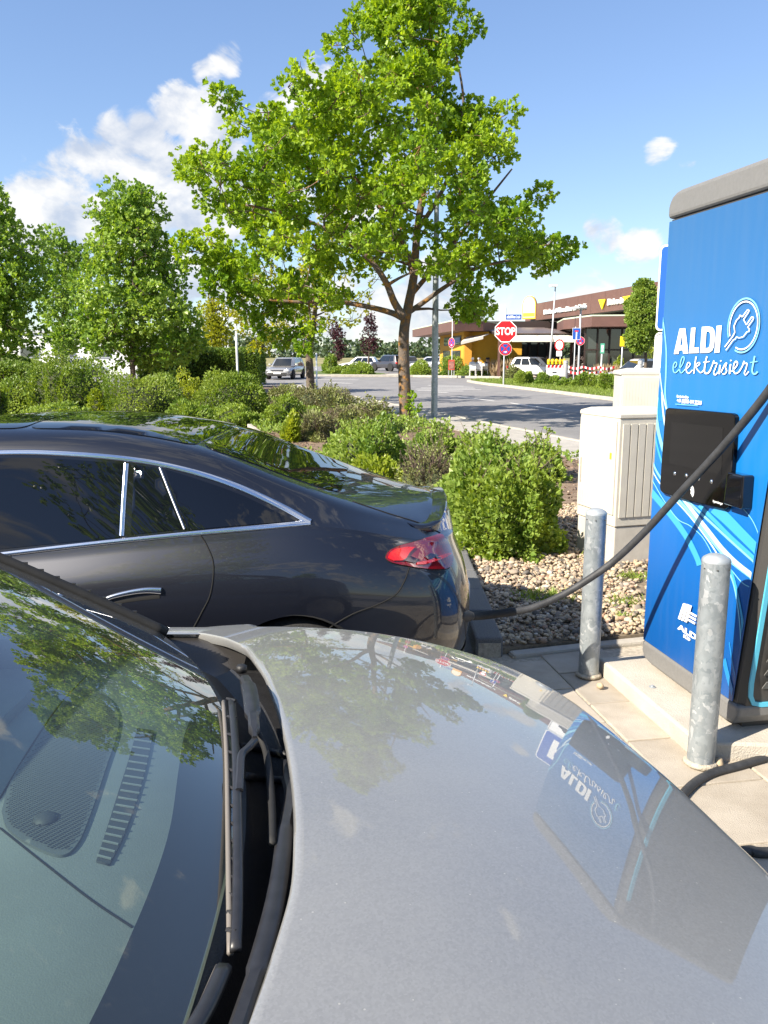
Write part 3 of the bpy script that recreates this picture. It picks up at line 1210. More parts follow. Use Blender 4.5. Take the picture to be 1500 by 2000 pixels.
def sed_hit(px, py):
    d = ray(px, py)
    h = SED_BVH.ray_cast(CAM, d.normalized())
    return (h[0], h[1]) if h[0] is not None else (None, None)


def sed_down(x, d):
    h = SED_BVH.ray_cast(Vector((x, YC - d, 3.0)), Vector((0, 0, -1)))
    return (h[0], h[1]) if h[0] is not None else (None, None)


def sheet(name, loops, proj, spacing, off, m, parent, mirror=False, thick=0.0):
    """a skin that lies on a curved surface, raised by off, with its edge turned down"""
    V2, T = fill2d(loops, spacing)
    P, ok, NRM = [], [], []
    for v in V2:
        p, n = proj(v.x, v.y)
        NRM.append(n)
        ok.append(p is not None)
        P.append((p + n * off) if p is not None else Vector((0, 0, 0)))
    T = [t for t in T if all(ok[i] for i in t)]
    used = sorted({i for t in T for i in t})
    idx = {u: i for i, u in enumerate(used)}
    Vv = [P[u] for u in used]
    Ff = [tuple(idx[i] for i in t) for t in T]
    Nn = [NRM[u] for u in used]
    drop = max(thick, off) + 0.001
    base = wloc(parent)
    out = None
    for flip in ((False, True) if mirror else (False,)):
        V1 = [Vector((p.x, 2 * YC - p.y, p.z)) if flip else p for p in Vv]
        N1 = [Vector((q.x, -q.y, q.z)) if flip else q for q in Nn]
        F1 = [t[::-1] for t in Ff] if flip else list(Ff)
        # turn the winding outward
        vote = 0
        for t in F1[:60]:
            vote += 1 if (V1[t[1]] - V1[t[0]]).cross(V1[t[2]] - V1[t[0]]).dot(N1[t[0]]) > 0 else -1
        if vote < 0:
            F1 = [t[::-1] for t in F1]
        ec = {}
        for t in F1:
            for i in range(3):
                e = (t[i], t[(i + 1) % 3])
                ec[e] = 1
        rim = [e for e in ec if (e[1], e[0]) not in ec]
        V2a = list(V1)
        m0, m1 = {}, {}
        for e in rim:
            for v in e:
                if v not in m0:
                    m0[v] = len(V2a)
                    V2a.append(V1[v])
                    m1[v] = len(V2a)
                    V2a.append(V1[v] - N1[v] * drop)
        F2 = F1 + [(m0[e[1]], m0[e[0]], m1[e[0]], m1[e[1]]) for e in rim]
        me = raw_mesh([p - base for p in V2a], F2)
        o = link(name, me, m, parent)
        out = out or o
    return out


def strip(name, pts, w, off, m, parent, proj=None, mirror=True, n=8):
    """a raised band swept along a line on the body: w in photo pixels"""
    proj = proj or sed_hit
    Pp = smooth_path([(a, b, 0) for a, b in pts], n)
    rows_ = []
    for i, p in enumerate(Pp):
        t = (Pp[min(i + 1, len(Pp) - 1)] - Pp[max(i - 1, 0)]).normalized()
        q = Vector((-t.y, t.x, 0))
        ww = w[0] + (w[1] - w[0]) * i / (len(Pp) - 1)
        h = [proj(p.x + q.x * ww * f, p.y + q.y * ww * f) for f in (-.5, 0, .5)]
        if any(z[0] is None for z in h):
            continue
        nn = (h[0][1] + h[1][1] + h[2][1]).normalized()
        rows_.append((h[0][0], h[1][0], h[2][0], nn))
    # even out the facets of the body mesh
    for _ in range(3):
        rows_ = [rows_[0]] + [tuple((rows_[i - 1][k] + rows_[i][k] * 2 + rows_[i + 1][k]) / 4 for k in range(4)) for i in range(1, len(rows_) - 1)] + [rows_[-1]]
    base = wloc(parent)
    out = None
    for flip in ((False, True) if mirror else (False,)):
        f = (lambda v: Vector((v.x, 2 * YC - v.y, v.z))) if flip else (lambda v: v)
        V, F = [], []
        for (a, b, c, nn) in rows_:
            nn = nn.normalized()
            V += [f(a - nn * .003), f(a + nn * off * .6), f(a.lerp(b, .35) + nn * off), f(c.lerp(b, .35) + nn * off), f(c + nn * off * .6), f(c - nn * .003)]
        for i in range(len(rows_) - 1):
            for k in range(5):
                q = i * 6 + k
                F.append((q, q + 1, q + 7, q + 6))
        F += [(0, 1, 2, 3, 4, 5), tuple(len(V) - 6 + k for k in range(6))]
        mb = MB()
        mb.add(V, F)
        o = mb.build(name, m, parent, smooth=True, auto=R(70))
        out = out or o
    return out


def bend(pts, n=6):
    return [(p.x, p.y) for p in smooth_path([(a, b, 0) for a, b in pts], n)]


def ribbon_px(pts, w, n=8):
    """closed outline of a strip that follows pts; w in photo pixels (start, end)"""
    P = smooth_path([(a, b, 0) for a, b in pts], n)
    Lp, Rp = [], []
    for i, p in enumerate(P):
        t = (P[min(i + 1, len(P) - 1)] - P[max(i - 1, 0)]).normalized()
        nn = Vector((-t.y, t.x, 0))
        ww = w[0] + (w[1] - w[0]) * i / (len(P) - 1)
        Lp.append((p.x + nn.x * ww / 2, p.y + nn.y * ww / 2))
        Rp.append((p.x - nn.x * ww / 2, p.y - nn.y * ww / 2))
    return Lp + Rp[::-1]


arc_top = [(-260, 893), (0, 884), (120, 886), (250, 897), (350, 915), (450, 945), (540, 985), (606, 1021)]
arc_bot = [(-260, 1114), (0, 1083), (200, 1060), (390, 1041), (500, 1031), (606, 1021)]
dlo = bend(arc_top) + bend(arc_bot)[::-1][1:]
sheet('window_surround', [dlo], sed_hit, 22, 0.002, M_BLACK_GLOSS, sed, mirror=True)
strip('window_trim', arc_top, (9, 13), .007, M_CHROME, sed)
strip('window_trim', arc_bot, (9, 10), .007, M_CHROME, sed)
w1 = bend([(-255, 906), (0, 895), (120, 897), (243, 907)]) + [(234, 1047)] + bend([(234, 1050), (0, 1073), (-255, 1103)])
w2 = [(263, 909), (306, 914), (355, 1034), (256, 1045)]
w3 = bend([(322, 917), (390, 938), (470, 967), (540, 1001), (578, 1019)]) + bend([(578, 1019), (470, 1027), (368, 1036)])[1:]
for nm, w in (('rear_door_window', w1), ('door_quarter_window', w2), ('quarter_window', w3)):
    sheet(nm, [w], sed_hit, 18, 0.005, M_PRIVACY, sed, mirror=True)
strip('pillar_trim', [(247, 906), (242, 975), (238, 1047)], (10, 10), .008, M_CHROME, sed)
strip('pillar_trim', [(313, 914), (337, 975), (361, 1034)], (6, 6), .008, mat('satin_trim', (.30, .31, .33), .25, 1.0), sed)


def rect_xy(x0, x1, d0, d1, r=0.06):
    """outline in (x, lateral) with rounded corners; d0 half width at x0, d1 at x1"""
    pts = []
    for (cx, cy, a0) in ((x1 - r, d1 - r, 0), (x0 + r, d0 - r, 90), (x0 + r, -d0 + r, 180), (x1 - r, -d1 + r, 270)):
        for k in range(5):
            a = R(a0 + k * 22.5)
            pts.append((cx + r * math.cos(a), cy + r * math.sin(a)))
    return pts


sheet('roof_glass', [rect_xy(-2.45, -1.62, .53, .53)], sed_down, .07, 0.004, M_PRIVACY, sed)
sheet('roof_glass', [rect_xy(-1.605, -.845, .53, .545)], sed_down, .07, 0.004, M_PRIVACY, sed)
sheet('rear_window', [rect_xy(-.825, -.20, .545, .50, .09)], sed_down, .06, 0.004, M_PRIVACY, sed)
sheet('windscreen', [rect_xy(-3.2, -2.48, .62, .52, .09)], sed_down, .07, 0.004, M_PRIVACY, sed)


def seam(pts, rad=0.0035, proj=sed_hit, name='panel_gap', n=8, mirror=True):
    P = []
    for p in smooth_path([(a, b, 0) for a, b in pts], n):
        h, nn = proj(p.x, p.y)
        if h is not None:
            P.append(h + nn * 0.0004)
    for f in ((0, 1) if mirror else (0,)):
        mb = MB()
        mb.tube([Vector((p.x, 2 * YC - p.y, p.z)) if f else p for p in P], rad, 6)
        mb.build(name, M_SEAM, sed, smooth=True)


seam([(390, 1043), (405, 1068), (417, 1105), (411, 1160), (392, 1200), (372, 1240), (350, 1300)])
seam([(800, 1106), (790, 1135), (772, 1162), (735, 1182), (690, 1199), (650, 1222), (640, 1232)])
seam([(688, 979), (756, 1002), (820, 1022), (860, 1041)], 0.003)
# lamps
def c6(l):
    return [(680 + a / 5.0, 900 + b / 5.0) for a, b in l]


lamp = c6([(362, 945), (376, 905), (410, 872), (500, 832), (600, 803), (700, 775), (800, 748), (880, 722), (905, 712), (960, 775), (995, 850), (1018, 930),
           (1018, 975), (990, 1040), (950, 1058), (860, 1061), (780, 1058), (690, 1048), (600, 1034), (510, 1018), (430, 998), (385, 975)])
lm = sheet('tail_lamp', [lamp], sed_hit, 7, 0.006, M_REDLAMP, sed, mirror=True, thick=0.008)
sheet('lamp_reflector', [c6([(385, 950), (402, 905), (445, 872), (560, 850), (640, 853), (590, 905), (560, 955), (520, 982), (430, 982)])], sed_hit, 6, 0.0112, M_REDBRIGHT, lm)
sheet('lamp_reflector', [c6([(660, 1000), (760, 985), (860, 945), (975, 905), (1000, 915), (940, 950), (850, 985), (740, 1018), (660, 1020)])], sed_hit, 6, 0.0112, M_REDBRIGHT, lm)
sheet('lamp_insert', [c6([(735, 945), (790, 912), (850, 925), (900, 960), (830, 975), (770, 975)])], sed_hit, 6, 0.0112, M_DARKLAMP, lm)
sheet('lamp_insert', [c6([(545, 985), (590, 935), (690, 975), (640, 1005)])], sed_hit, 6, 0.0112, M_DARKLAMP, lm)
seam([(p[0], p[1]) for p in lamp] + [lamp[0]], 0.003, name='lamp_gap', n=2)
# door handle
strip('door_handle', [(191, 1178), (215, 1167), (250, 1158), (285, 1153), (316, 1154)], (7, 13), .014, M_CHROME, sed)
strip('handle_recess', [(190, 1186), (230, 1177), (270, 1170), (312, 1165)], (5, 8), .002, M_SEAM, sed)
# spoiler lip across the tail
path = [(.150, .585), (.215, .545), (.262, .45), (.295, .24), (.303, 0)]
path = path + [(a, -b) for a, b in path[::-1][1:]]
pl = smooth_path([(a, b, 0) for a, b in path], 8)
Vs, Fs = [], []
n = len(pl)
for i, p in enumerate(pl):
    w = min(1.0, 1.7 * math.sin(math.pi * i / (n - 1)))
    hit, nn = sed_down(p.x - .06, p.y * .97)
    h2, _ = sed_down(p.x, p.y)
    zz = h2.z
    zt = zz * (1 - w) + (max(zz, hit.z) + .010) * w
    sy = YC - p.y
    for (dx, zq) in ((-.06, hit.z - .002), (-.025, (hit.z + zt) / 2 + .001 * w), (.010 * w, zt), (.016 * w, zt - .006 * w), (.006 * w, zt - .016 * w - .004), (-.004, zz - .015)):
        Vs.append(Vector((p.x + dx, sy if dx > -.03 else YC - p.y * .97, zq)))
for i in range(n - 1):
    for k in range(6):
        k2 = (k + 1) % 6
        Fs.append((i * 6 + k, i * 6 + k2, (i + 1) * 6 + k2, (i + 1) * 6 + k))
mb = MB()
mb.add(Vs, Fs)
mb.build('spoiler', M_PAINT, sed, smooth=True, auto=R(50))
# lower bumper, sill and wheels


def sed_side_band(z0, z1, x0, x1, name, m, off=0.004):
    """band round the tail at given heights"""
    P = []
    out = rows[:len(KS)]
    V_, F_ = [], []
    for zq in np.linspace(z0, z1, 6):
        for s in range(NS):
            col = out[:, s, :]
            if col[0, 0] < x0 - .4:
                break
            zz = col[:, 2]
            V_.append((np.interp(zq, zz, col[:, 0]), np.interp(zq, zz, col[:, 1]), zq))
        ns = s
    for side in (-1, 1):
        b = len(P)
        P += [Vector((v[0] + off, YC + side * (v[1] + (off if v[1] > .05 else 0)), v[2])) for v in V_]
        for r in range(5):
            for s in range(ns - 1):
                a = b + r * ns + s
                F_.append((a, a + 1, a + ns + 1, a + ns))
    mb = MB()
    mb.add(P, F_)
    return mb.build(name, m, sed, smooth=True)


sed_side_band(.235, .335, .12, .5, 'bumper_lower', M_DARKPLASTIC)


def wheel(parent, x, y, z, r, side, w=0.22, name='wheel', spokes=10):
    wr = thing(name, Vector((x, y, z)) - wloc(parent))
    wr.parent = parent
    c = Vector((x, y, z))
    t = MB()
    t.lathe(c, [(r * .68, -w / 2), (r * .93, -w / 2), (r, -w * .36), (r, w * .36), (r * .93, w / 2), (r * .68, w / 2), (r * .68, -w / 2)], 40, 'Y')
    t.build('tyre', M_TYRE, wr, smooth=True, auto=R(40))
    rm = MB()
    yo = side * w * .40
    rm.lathe(c, [(r * .70, -w * .45), (r * .66, -w * .3), (r * .64, w * .3), (r * .70, w * .45)], 40, 'Y')
    rm.lathe(c + Vector((0, yo * .6, 0)), [(0.001, -.02), (r * .17, -.02), (r * .17, .02), (0.001, .025)], 20, 'Y')
    for k in range(spokes):
        a = 2 * math.pi * k / spokes
        p0 = c + Vector((math.cos(a) * r * .1, yo * .6, math.sin(a) * r * .1))
        p1 = c + Vector((math.cos(a) * r * .68, yo * .95, math.sin(a) * r * .68))
        rm.tube([p0, (p0 + p1) / 2 + Vector((0, side * .004, 0)), p1], [r * .075, r * .055, r * .065], 6)
    rm.build('rim', M_ALLOY, wr, smooth=True, auto=R(40))
    dk = MB()
    dk.lathe(c, [(0.001, -.03), (r * .62, -.03), (r * .62, .0), (0.001, .0)], 24, 'Y')
    dk.build('brake_disc', mat('brake_disc', (.10, .10, .10), .5, .8), wr)
    return wr


for wx in (WHEELX, -3.32):
    for sgn in (-1, 1):
        wheel(sed, wx, YC + sgn * .80, WHEELZ, .298, sgn)
        mb = MB()
        nseg = 28
        V_, F_ = [], []
        for k in range(nseg + 1):
            a = R(-8 + 196 * k / nseg)
            for (rr, yy) in ((ARCH + .004, .935), (ARCH + .03, .80), (ARCH + .03, .55)):
                V_.append((wx + rr * math.cos(a), YC + sgn * yy, max(.2, WHEELZ + rr * math.sin(a))))
        for k in range(nseg):
            for j in range(2):
                a = k * 3 + j
                F_.append((a, a + 1, a + 4, a + 3))
        mb.add(V_, F_)
        mb.build('wheel_arch', M_SEAM, sed, smooth=True)
mb = MB()
mb.box((-2.0, YC, .23), (4.3, 1.50, .06))
mb.build('underbody', M_SEAM, sed)
mb = MB()
mb.bbox((.424, YC, .52), (.014, .52, .11), bev=.004)
mb.build('number_plate', M_WHITE_PLASTIC, sed)
# ================================================================== grey car in front (camera stands over its near wing)
def metal_flake(name, base, flake):
    m = bpy.data.materials.new(name)
    m.use_nodes = True
    N, L = m.node_tree.nodes, m.node_tree.links
    b = N['Principled BSDF']
    b.inputs['Metallic'].default_value = 0.30
    b.inputs['Roughness'].default_value = 0.45
    b.inputs['Coat Weight'].default_value = 0.85
    b.inputs['Coat Roughness'].default_value = 0.012
    b.inputs['Coat IOR'].default_value = 1.75
    t = N.new('ShaderNodeTexCoord')
    v = N.new('ShaderNodeTexVoronoi')
    v.inputs['Scale'].default_value = 420
    L.new(t.outputs['Object'], v.inputs['Vector'])
    # pollen and dust specks with their own places
    sp = N.new('ShaderNodeTexVoronoi')
    sp.inputs['Scale'].default_value = 95
    L.new(t.outputs['Object'], sp.inputs['Vector'])
    big = N.new('ShaderNodeTexNoise')
    big.inputs['Scale'].default_value = 3.5
    big.inputs['Detail'].default_value = 6
    L.new(t.outputs['Object'], big.inputs['Vector'])
    lt = N.new('ShaderNodeMath')
    lt.operation = 'LESS_THAN'
    L.new(sp.outputs['Distance'], lt.inputs[0])
    lt.inputs[1].default_value = 0.095
    sepc = N.new('ShaderNodeSeparateColor')
    L.new(sp.outputs['Color'], sepc.inputs[0])
    gt = N.new('ShaderNodeMath')
    gt.operation = 'GREATER_THAN'
    L.new(sepc.outputs[0], gt.inputs[0])
    gt.inputs[1].default_value = 0.84
    mu = N.new('ShaderNodeMath')
    mu.operation = 'MULTIPLY'
    L.new(lt.outputs[0], mu.inputs[0])
    L.new(gt.outputs[0], mu.inputs[1])
    mx = N.new('ShaderNodeMixRGB')
    mx.inputs[1].default_value = (*base, 1)
    mx.inputs[2].default_value = (*flake, 1)
    L.new(v.outputs['Color'], mx.inputs[0])
    mx2 = N.new('ShaderNodeMixRGB')
    mx2.inputs[2].default_value = (0.42, 0.41, 0.37, 1)
    L.new(mx.outputs[0], mx2.inputs[1])
    # thin uneven dust film over the paint
    film = N.new('ShaderNodeMapRange')
    film.inputs['From Min'].default_value = 0.35
    film.inputs['From Max'].default_value = 0.7
    film.inputs['To Min'].default_value = 0.06
    film.inputs['To Max'].default_value = 0.30
    L.new(big.outputs['Fac'], film.inputs['Value'])
    mxm = N.new('ShaderNodeMath')
    mxm.operation = 'MAXIMUM'
    L.new(film.outputs[0], mxm.inputs[0])
    L.new(mu.outputs[0], mxm.inputs[1])
    L.new(mxm.outputs[0], mx2.inputs[0])
    L.new(mx2.outputs[0], b.inputs['Base Color'])
    inv = N.new('ShaderNodeMath')
    inv.operation = 'MULTIPLY_ADD'
    L.new(mxm.outputs[0], inv.inputs[0])
    inv.inputs[1].default_value = -0.35
    inv.inputs[2].default_value = 1.0
    inv.use_clamp = True
    L.new(inv.outputs[0], b.inputs['Coat Weight'])
    return m


M_SILVER = metal_flake('grey_metallic_paint', (0.215, 0.217, 0.215), (0.275, 0.278, 0.274))
gcar = thing('grey_car', (-.9, .69, 0), 'grey metallic car with dusty bonnet and green tinted windscreen beside the dark sedan', 'car')
GYC = .75


def hood_z(X, Y):
    """crown of the bonnet; it falls gently to the nose and to the far side"""
    y = Y - .69
    return 1.1641 - .0644 * X + .0073 * y - .2813 * X * X - .083 * y * y - .0621 * X * y


def hood_px(px, py):
    d = ray(px, py)
    k = .6 / abs(d.z)
    for _ in range(40):
        P = CAM + d * k
        k += (hood_z(P.x, P.y) - P.z) / d.z * .9
    return CAM + d * k


# front outline: lateral distance from the middle -> how far forward the bonnet reaches
FR_T = ([0, .14, .208, .276, .336, .406, .483, .573, .671, .772, .883, .960, 1.012, 1.045, 1.068, 1.080, 1.090],
        [.524, .518, .512, .500, .490, .478, .464, .444, .422, .396, .348, .288, .214, .128, .030, -.06, -.30])
rear_px = [hood_px(*q) for q in ((332, 1232), (395, 1236), (440, 1245), (480, 1262), (520, 1318), (545, 1385), (562, 1450), (574, 1520), (581, 1600), (579, 1680), (572, 1760), (556, 1870), (533, 2000))]
rp = sorted([(p.y - GYC, p.x) for p in rear_px])
ry = [q[0] for q in rp]
rx = [q[1] for q in rp]


def rear_x(Y):
    y = np.abs(np.asarray(Y) - GYC)
    return np.interp(y, [0.0] + [v for v in ry if v > .02], [max(rx)] + [x for v, x in zip(ry, rx) if v > .02])


half = 1.089
yy = GYC + half * np.sin(np.linspace(-math.pi / 2, math.pi / 2, 210))
aa = np.r_[np.linspace(0, .8, 60), .8 + .2 * np.sin(np.linspace(0, math.pi / 2, 46))[1:]]
xf_ = spline(*FR_T, np.abs(yy - GYC))
outl = np.stack([xf_, yy], 1)


def edge_dist(X, Y):
    """distance to the front outline"""
    A, B = outl[:-1], outl[1:]
    P = np.stack([X, Y], -1)[:, None, :]
    d = B - A
    t = np.clip(((P - A) * d).sum(-1) / np.maximum((d * d).sum(-1), 1e-12), 0, 1)
    return np.sqrt((((A + d * t[..., None]) - P) ** 2).sum(-1)).min(1)


RHO = .045
V, F = [], []
xr_ = rear_x(yy)
# smooth the traced rear edge
for _ in range(6):
    xr_[1:-1] = (xr_[:-2] + 2 * xr_[1:-1] + xr_[2:]) / 4
xr_ = np.minimum(xr_, xf_ - .02)
for a in aa:
    X = xr_ + a * (xf_ - xr_)
    dl = edge_dist(X, yy)
    q = np.clip(RHO - dl, 0, RHO)
    Z = hood_z(X, yy) - (RHO - np.sqrt(np.maximum(0, RHO ** 2 - q ** 2))) * .98
    V += [Vector((x, y, z)) for x, y, z in zip(X, yy, Z)]
ne = len(yy)
for i in range(len(aa) - 1):
    for k in range(ne - 1):
        F.append((i * ne + k, (i + 1) * ne + k, (i + 1) * ne + k + 1, i * ne + k + 1))
# the rear lip of the bonnet turns down
o1 = len(V)
for k in range(ne):
    p = V[k]
    V.append(Vector((p.x - .004, p.y, p.z - .006)))
for k in range(ne):
    p = V[k]
    V.append(Vector((p.x + .004, p.y, p.z - .022)))
for k in range(ne - 1):
    F.append((k, k + 1, o1 + k + 1, o1 + k))
    F.append((o1 + k, o1 + k + 1, o1 + ne + k + 1, o1 + ne + k))
mb = MB()
mb.add(V, F)
hood = mb.build('bonnet', M_SILVER, gcar, smooth=True, auto=R(60))
HOOD_BVH = BVHTree.FromPolygons(V, F)
# nose and wings below the bonnet's edge, with a narrow shut line between
Vn, Fn = [], []
edge_row = [V[(len(aa) - 1) * ne + k] for k in range(ne)]
lv = [(.0, -.008), (.006, -.014), (.012, -.05), (.022, -.14), (.03, -.26), (.03, -.42)]
for k, p in enumerate(edge_row):
    t = Vector((outl[min(k + 1, ne - 1)][0] - outl[max(k - 1, 0)][0], outl[min(k + 1, ne - 1)][1] - outl[max(k - 1, 0)][1], 0)).normalized()
    nn_ = Vector((t.y, -t.x, 0))
    if nn_.dot(Vector((p.x + .4, p.y - GYC, 0))) < 0:
        nn_ = -nn_
    for (o_, dz) in lv:
        Vn.append(p + nn_ * o_ + Vector((0, 0, dz)))
m6 = len(lv)
for k in range(ne - 1):
    for j in range(m6 - 1):
        q_ = k * m6 + j
        Fn.append((q_, q_ + 1, q_ + m6 + 1, q_ + m6))
mb = MB()
mb.add(Vn, Fn)
mb.build('nose_and_wings', M_SILVER, gcar, smooth=True)
# wing tops behind the bonnet corners
for sgn in (-1, 1):
    Vw, Fw = [], []
    for i, x in enumerate(np.linspace(-.28, -.95, 24)):
        for (yo, zo) in ((1.10, -.30), (1.104, -.14), (1.10, -.05), (1.088, -.014), (1.06, -.002), (1.015, -.003)):
            Vw.append(Vector((x, GYC + sgn * yo, hood_z(-.35, 1.80) + zo)))
    for i in range(23):
        for j in range(5):
            q_ = i * 6 + j
            Fw.append((q_, q_ + 1, q_ + 7, q_ + 6))
    mb = MB()
    mb.add(Vw, Fw)
    mb.build('wing_top', M_SILVER, gcar, smooth=True)
# lower body: stacked plan outlines
lev = [(.20, .52, .96), (.28, .58, 1.05), (.45, .60, 1.08), (.56, .595, 1.085), (.66, .57, 1.08), (.76, .52, 1.06), (.80, .46, 1.0)]
V, F = [], []
n = 90
for (z, xf, w) in lev:
    o = half_outline(xf, -3.45, w, 3.2, 4.0, -1.2, n)
    V += [Vector((x, GYC - d, z)) for x, d in o] + [Vector((x, GYC + d, z)) for x, d in o[::-1][1:-1]]
m_ = 2 * n - 2
for i in range(len(lev) - 1):
    for k in range(m_):
        k2 = (k + 1) % m_
        F.append((i * m_ + k, i * m_ + k2, (i + 1) * m_ + k2, (i + 1) * m_ + k))
mb = MB()
mb.add(V, F)
mb.build('lower_body', M_SILVER, gcar, smooth=True)
# doors and rear quarter up to the waist
lev = [(.785, 1.0), (.95, 1.005), (1.06, .99), (1.12, .96)]
V, F = [], []
for (z, w) in lev:
    o = half_outline(-.62, -3.42, w, 14, 4.0, -1.6, n)
    V += [Vector((x, GYC - d, z)) for x, d in o] + [Vector((x, GYC + d, z)) for x, d in o[::-1][1:-1]]
for i in range(len(lev) - 1):
    for k in range(m_):
        k2 = (k + 1) % m_
        F.append((i * m_ + k, i * m_ + k2, (i + 1) * m_ + k2, (i + 1) * m_ + k))
mb = MB()
mb.add(V, F)
mb.build('door_body', M_SILVER, gcar, smooth=True)
for wx in (.12, -2.75):
    for s in (-1, 1):
        wheel(gcar, wx - .12, GYC + s * .97, .33, .33, s)


# windscreen: ruled surface rising backwards from the scuttle
def ws(Y, q):
    b = -.165 - .30 * (abs(Y - .66) / .95) ** 2.2
    zz = 1.155 - .015 * ((Y - .66) / .95) ** 2
    return Vector((b - q, Y, zz + q * (.52 - .06 * q)))


def ws_edge(q):
    return .66 + .945 - .17 * q - .05 * q * q


def ws_patch(y_of, qs, ny, off):
    V, F = [], []
    for q in qs:
        e = y_of(q)
        for k in range(ny):
            Y = .66 + (e - .66) * (2 * k / (ny - 1) - 1)
            p = ws(Y, q)
            nn = Vector((.46, 0, .89))
            V.append(p + nn * off)
    for i in range(len(qs) - 1):
        for k in range(ny - 1):
            a = i * ny + k
            F.append((a, a + 1, a + ny + 1, a + ny))
    return V, F


V, F = ws_patch(ws_edge, np.linspace(0, .92, 40), 60, 0.0)
mb = MB()
mb.add(V, F)
wscr = mb.build('windscreen', thin_glass('windscreen_glass', (.74, .87, .82), weight=.95), gcar, smooth=True)
WS_BVH = BVHTree.FromPolygons(V, F)


def ws_hit(px, py):
    h = WS_BVH.ray_cast(CAM, ray(px, py).normalized())
    return (h[0], Vector((.46, 0, .89))) if h[0] is not None else (None, None)


# black printed border behind the glass: inner edge follows the photograph's clear area
inner = bend([(425, 1352), (395, 1372), (366, 1420), (352, 1500), (338, 1600), (312, 1690), (268, 1800), (215, 1910), (165, 2010)], 5)
FQ = []
for (a, b) in inner:
    h, _ = ws_hit(a, b)
    if h is not None:
        bb = -.165 - .30 * (abs(h.y - .66) / .95) ** 2.2
        FQ.append((h.y, bb - h.x))
FQ.sort()
fy = [p[0] for p in FQ]
fq = [p[1] for p in FQ]


def frit_q(Y):
    yy = Y if Y > .66 else 2 * .66 - Y
    return float(np.interp(max(yy, .66), fy, fq)) if yy > fy[0] else fq[0]


V, F = [], []
ys = np.linspace(.66 - .93, .66 + .93, 120)
for Y in ys:
    qm = max(.012, frit_q(Y))
    for k in range(6):
        p = ws(Y, qm * k / 5)
        V.append(p - Vector((.46, 0, .89)) * .006)
for i in range(len(ys) - 1):
    for k in range(5):
        a = i * 6 + k
        F.append((a, a + 1, a + 7, a + 6))
qs = np.linspace(0, .9, 30)
for sgn in (-1, 1):
    o = len(V)
    for q in qs:
        e = ws_edge(q) - .66
        for k in range(5):
            p = ws(.66 + sgn * (e - .085 * k / 4), q)
            V.append(p - Vector((.46, 0, .89)) * .0065)
    for i in range(len(qs) - 1):
        for k in range(4):
            a = o + i * 5 + k
            F.append((a, a + 1, a + 6, a + 5))
mb = MB()
mb.add(V, F)
mb.build('screen_border', mat('screen_border_black', (.010, .011, .013), .35), wscr, smooth=True)
# rubber seal along the far and near edges with small clips
for sgn in (-1, 1):
    P = [ws(.66 + sgn * (ws_edge(q) - .66 + .006), q) + Vector((0, 0, .006)) for q in np.linspace(-.02, .9, 40)]
    mb = MB()
    mb.tube(P, .011, 8)
    sl_ = mb.build('screen_seal', M_RUBBER, wscr, smooth=True)
    for q in np.linspace(.05, .85, 26):
        p = ws(.66 + sgn * (ws_edge(q) - .66 + .008), q) + Vector((0, 0, .017))
        mb = MB()
        mb.box(p, (.012, .004, .005))
        mb.build('seal_clip', M_DARKPLASTIC, sl_)
    # pillar behind the seal
    P = [ws(.66 + sgn * (ws_edge(q) - .66 + .045), q) + Vector((0, 0, -.03)) for q in np.linspace(.04, .95, 30)]
    mb = MB()
    mb.tube(P, .030, 10)
    mb.build('roof_pillar', M_BLACK_GLOSS, gcar, smooth=True)
# inner door trim below the side glass
for sgn in (-1, 1):
    mb = MB()
    mb.box((-1.25, GYC + sgn * .86, 1.04), (1.5, .10, .20))
    mb.build('door_trim', mat('door_trim_dark', (.03, .03, .032), .6), gcar)
# roof, side glass and tail of the cabin
V, F = [], []
xs = np.linspace(-1.06, -3.2, 24)
for x in xs:
    t = (x + 1.06) / (-2.14)
    zc = 1.60 + .075 * math.sin(min(1, t * 2.2) * math.pi / 2) - .22 * max(0, t - .55) ** 1.6
    w = .78 - .05 * t
    for k in range(21):
        u = -1 + 2 * k / 20
        V.append(Vector((x, GYC - .02 + w * u, zc - .05 * abs(u) ** 3.0)))
for i in range(len(xs) - 1):
    for k in range(20):
        a = i * 21 + k
        F.append((a, a + 1, a + 22, a + 21))
mb = MB()
mb.add(V, F)
rf = mb.build('roof', M_SILVER, gcar, smooth=True)
rf.modifiers.new('thick', 'SOLIDIFY').thickness = .03
for sgn in (-1, 1):
    V = [(-.80, GYC + sgn * .955, 1.13), (-1.75, GYC + sgn * .955, 1.13), (-1.75, GYC + sgn * .77, 1.60), (-1.18, GYC + sgn * .77, 1.56)]
    mb = MB()
    mb.plate(V, (0, sgn * -.005, 0))
    mb.build('side_window', thin_glass('side_glass', (.80, .90, .86), weight=.97), gcar)
    V = [(-1.80, GYC + sgn * .955, 1.12), (-3.2, GYC + sgn * .93, 1.12), (-3.05, GYC + sgn * .74, 1.52), (-1.80, GYC + sgn * .77, 1.60)]
    mb = MB()
    mb.plate(V, (0, sgn * -.005, 0))
    mb.build('side_window', M_PRIVACY, gcar)
mb = MB()
mb.plate([(-3.36, GYC - .85, 1.12), (-3.36, GYC + .85, 1.12), (-3.12, GYC + .70, 1.50), (-3.12, GYC - .70, 1.50)], (.006, 0, 0))
mb.build('tailgate_window', M_PRIVACY, gcar)
# dashboard under the glass
M_DASH = mat('dash_plastic', (.23, .25, .245), .62, noise=.08, nscale=5, bump=.12, bscale=500)
M_DASHDARK = mat('dash_dark', (.055, .06, .062), .6)


def dash_z(x, y):
    return 1.098 + .03 * math.sin(max(0, min(1, (-x - .15) / .5)) * math.pi) - .02 * ((y - .66) / .9) ** 2


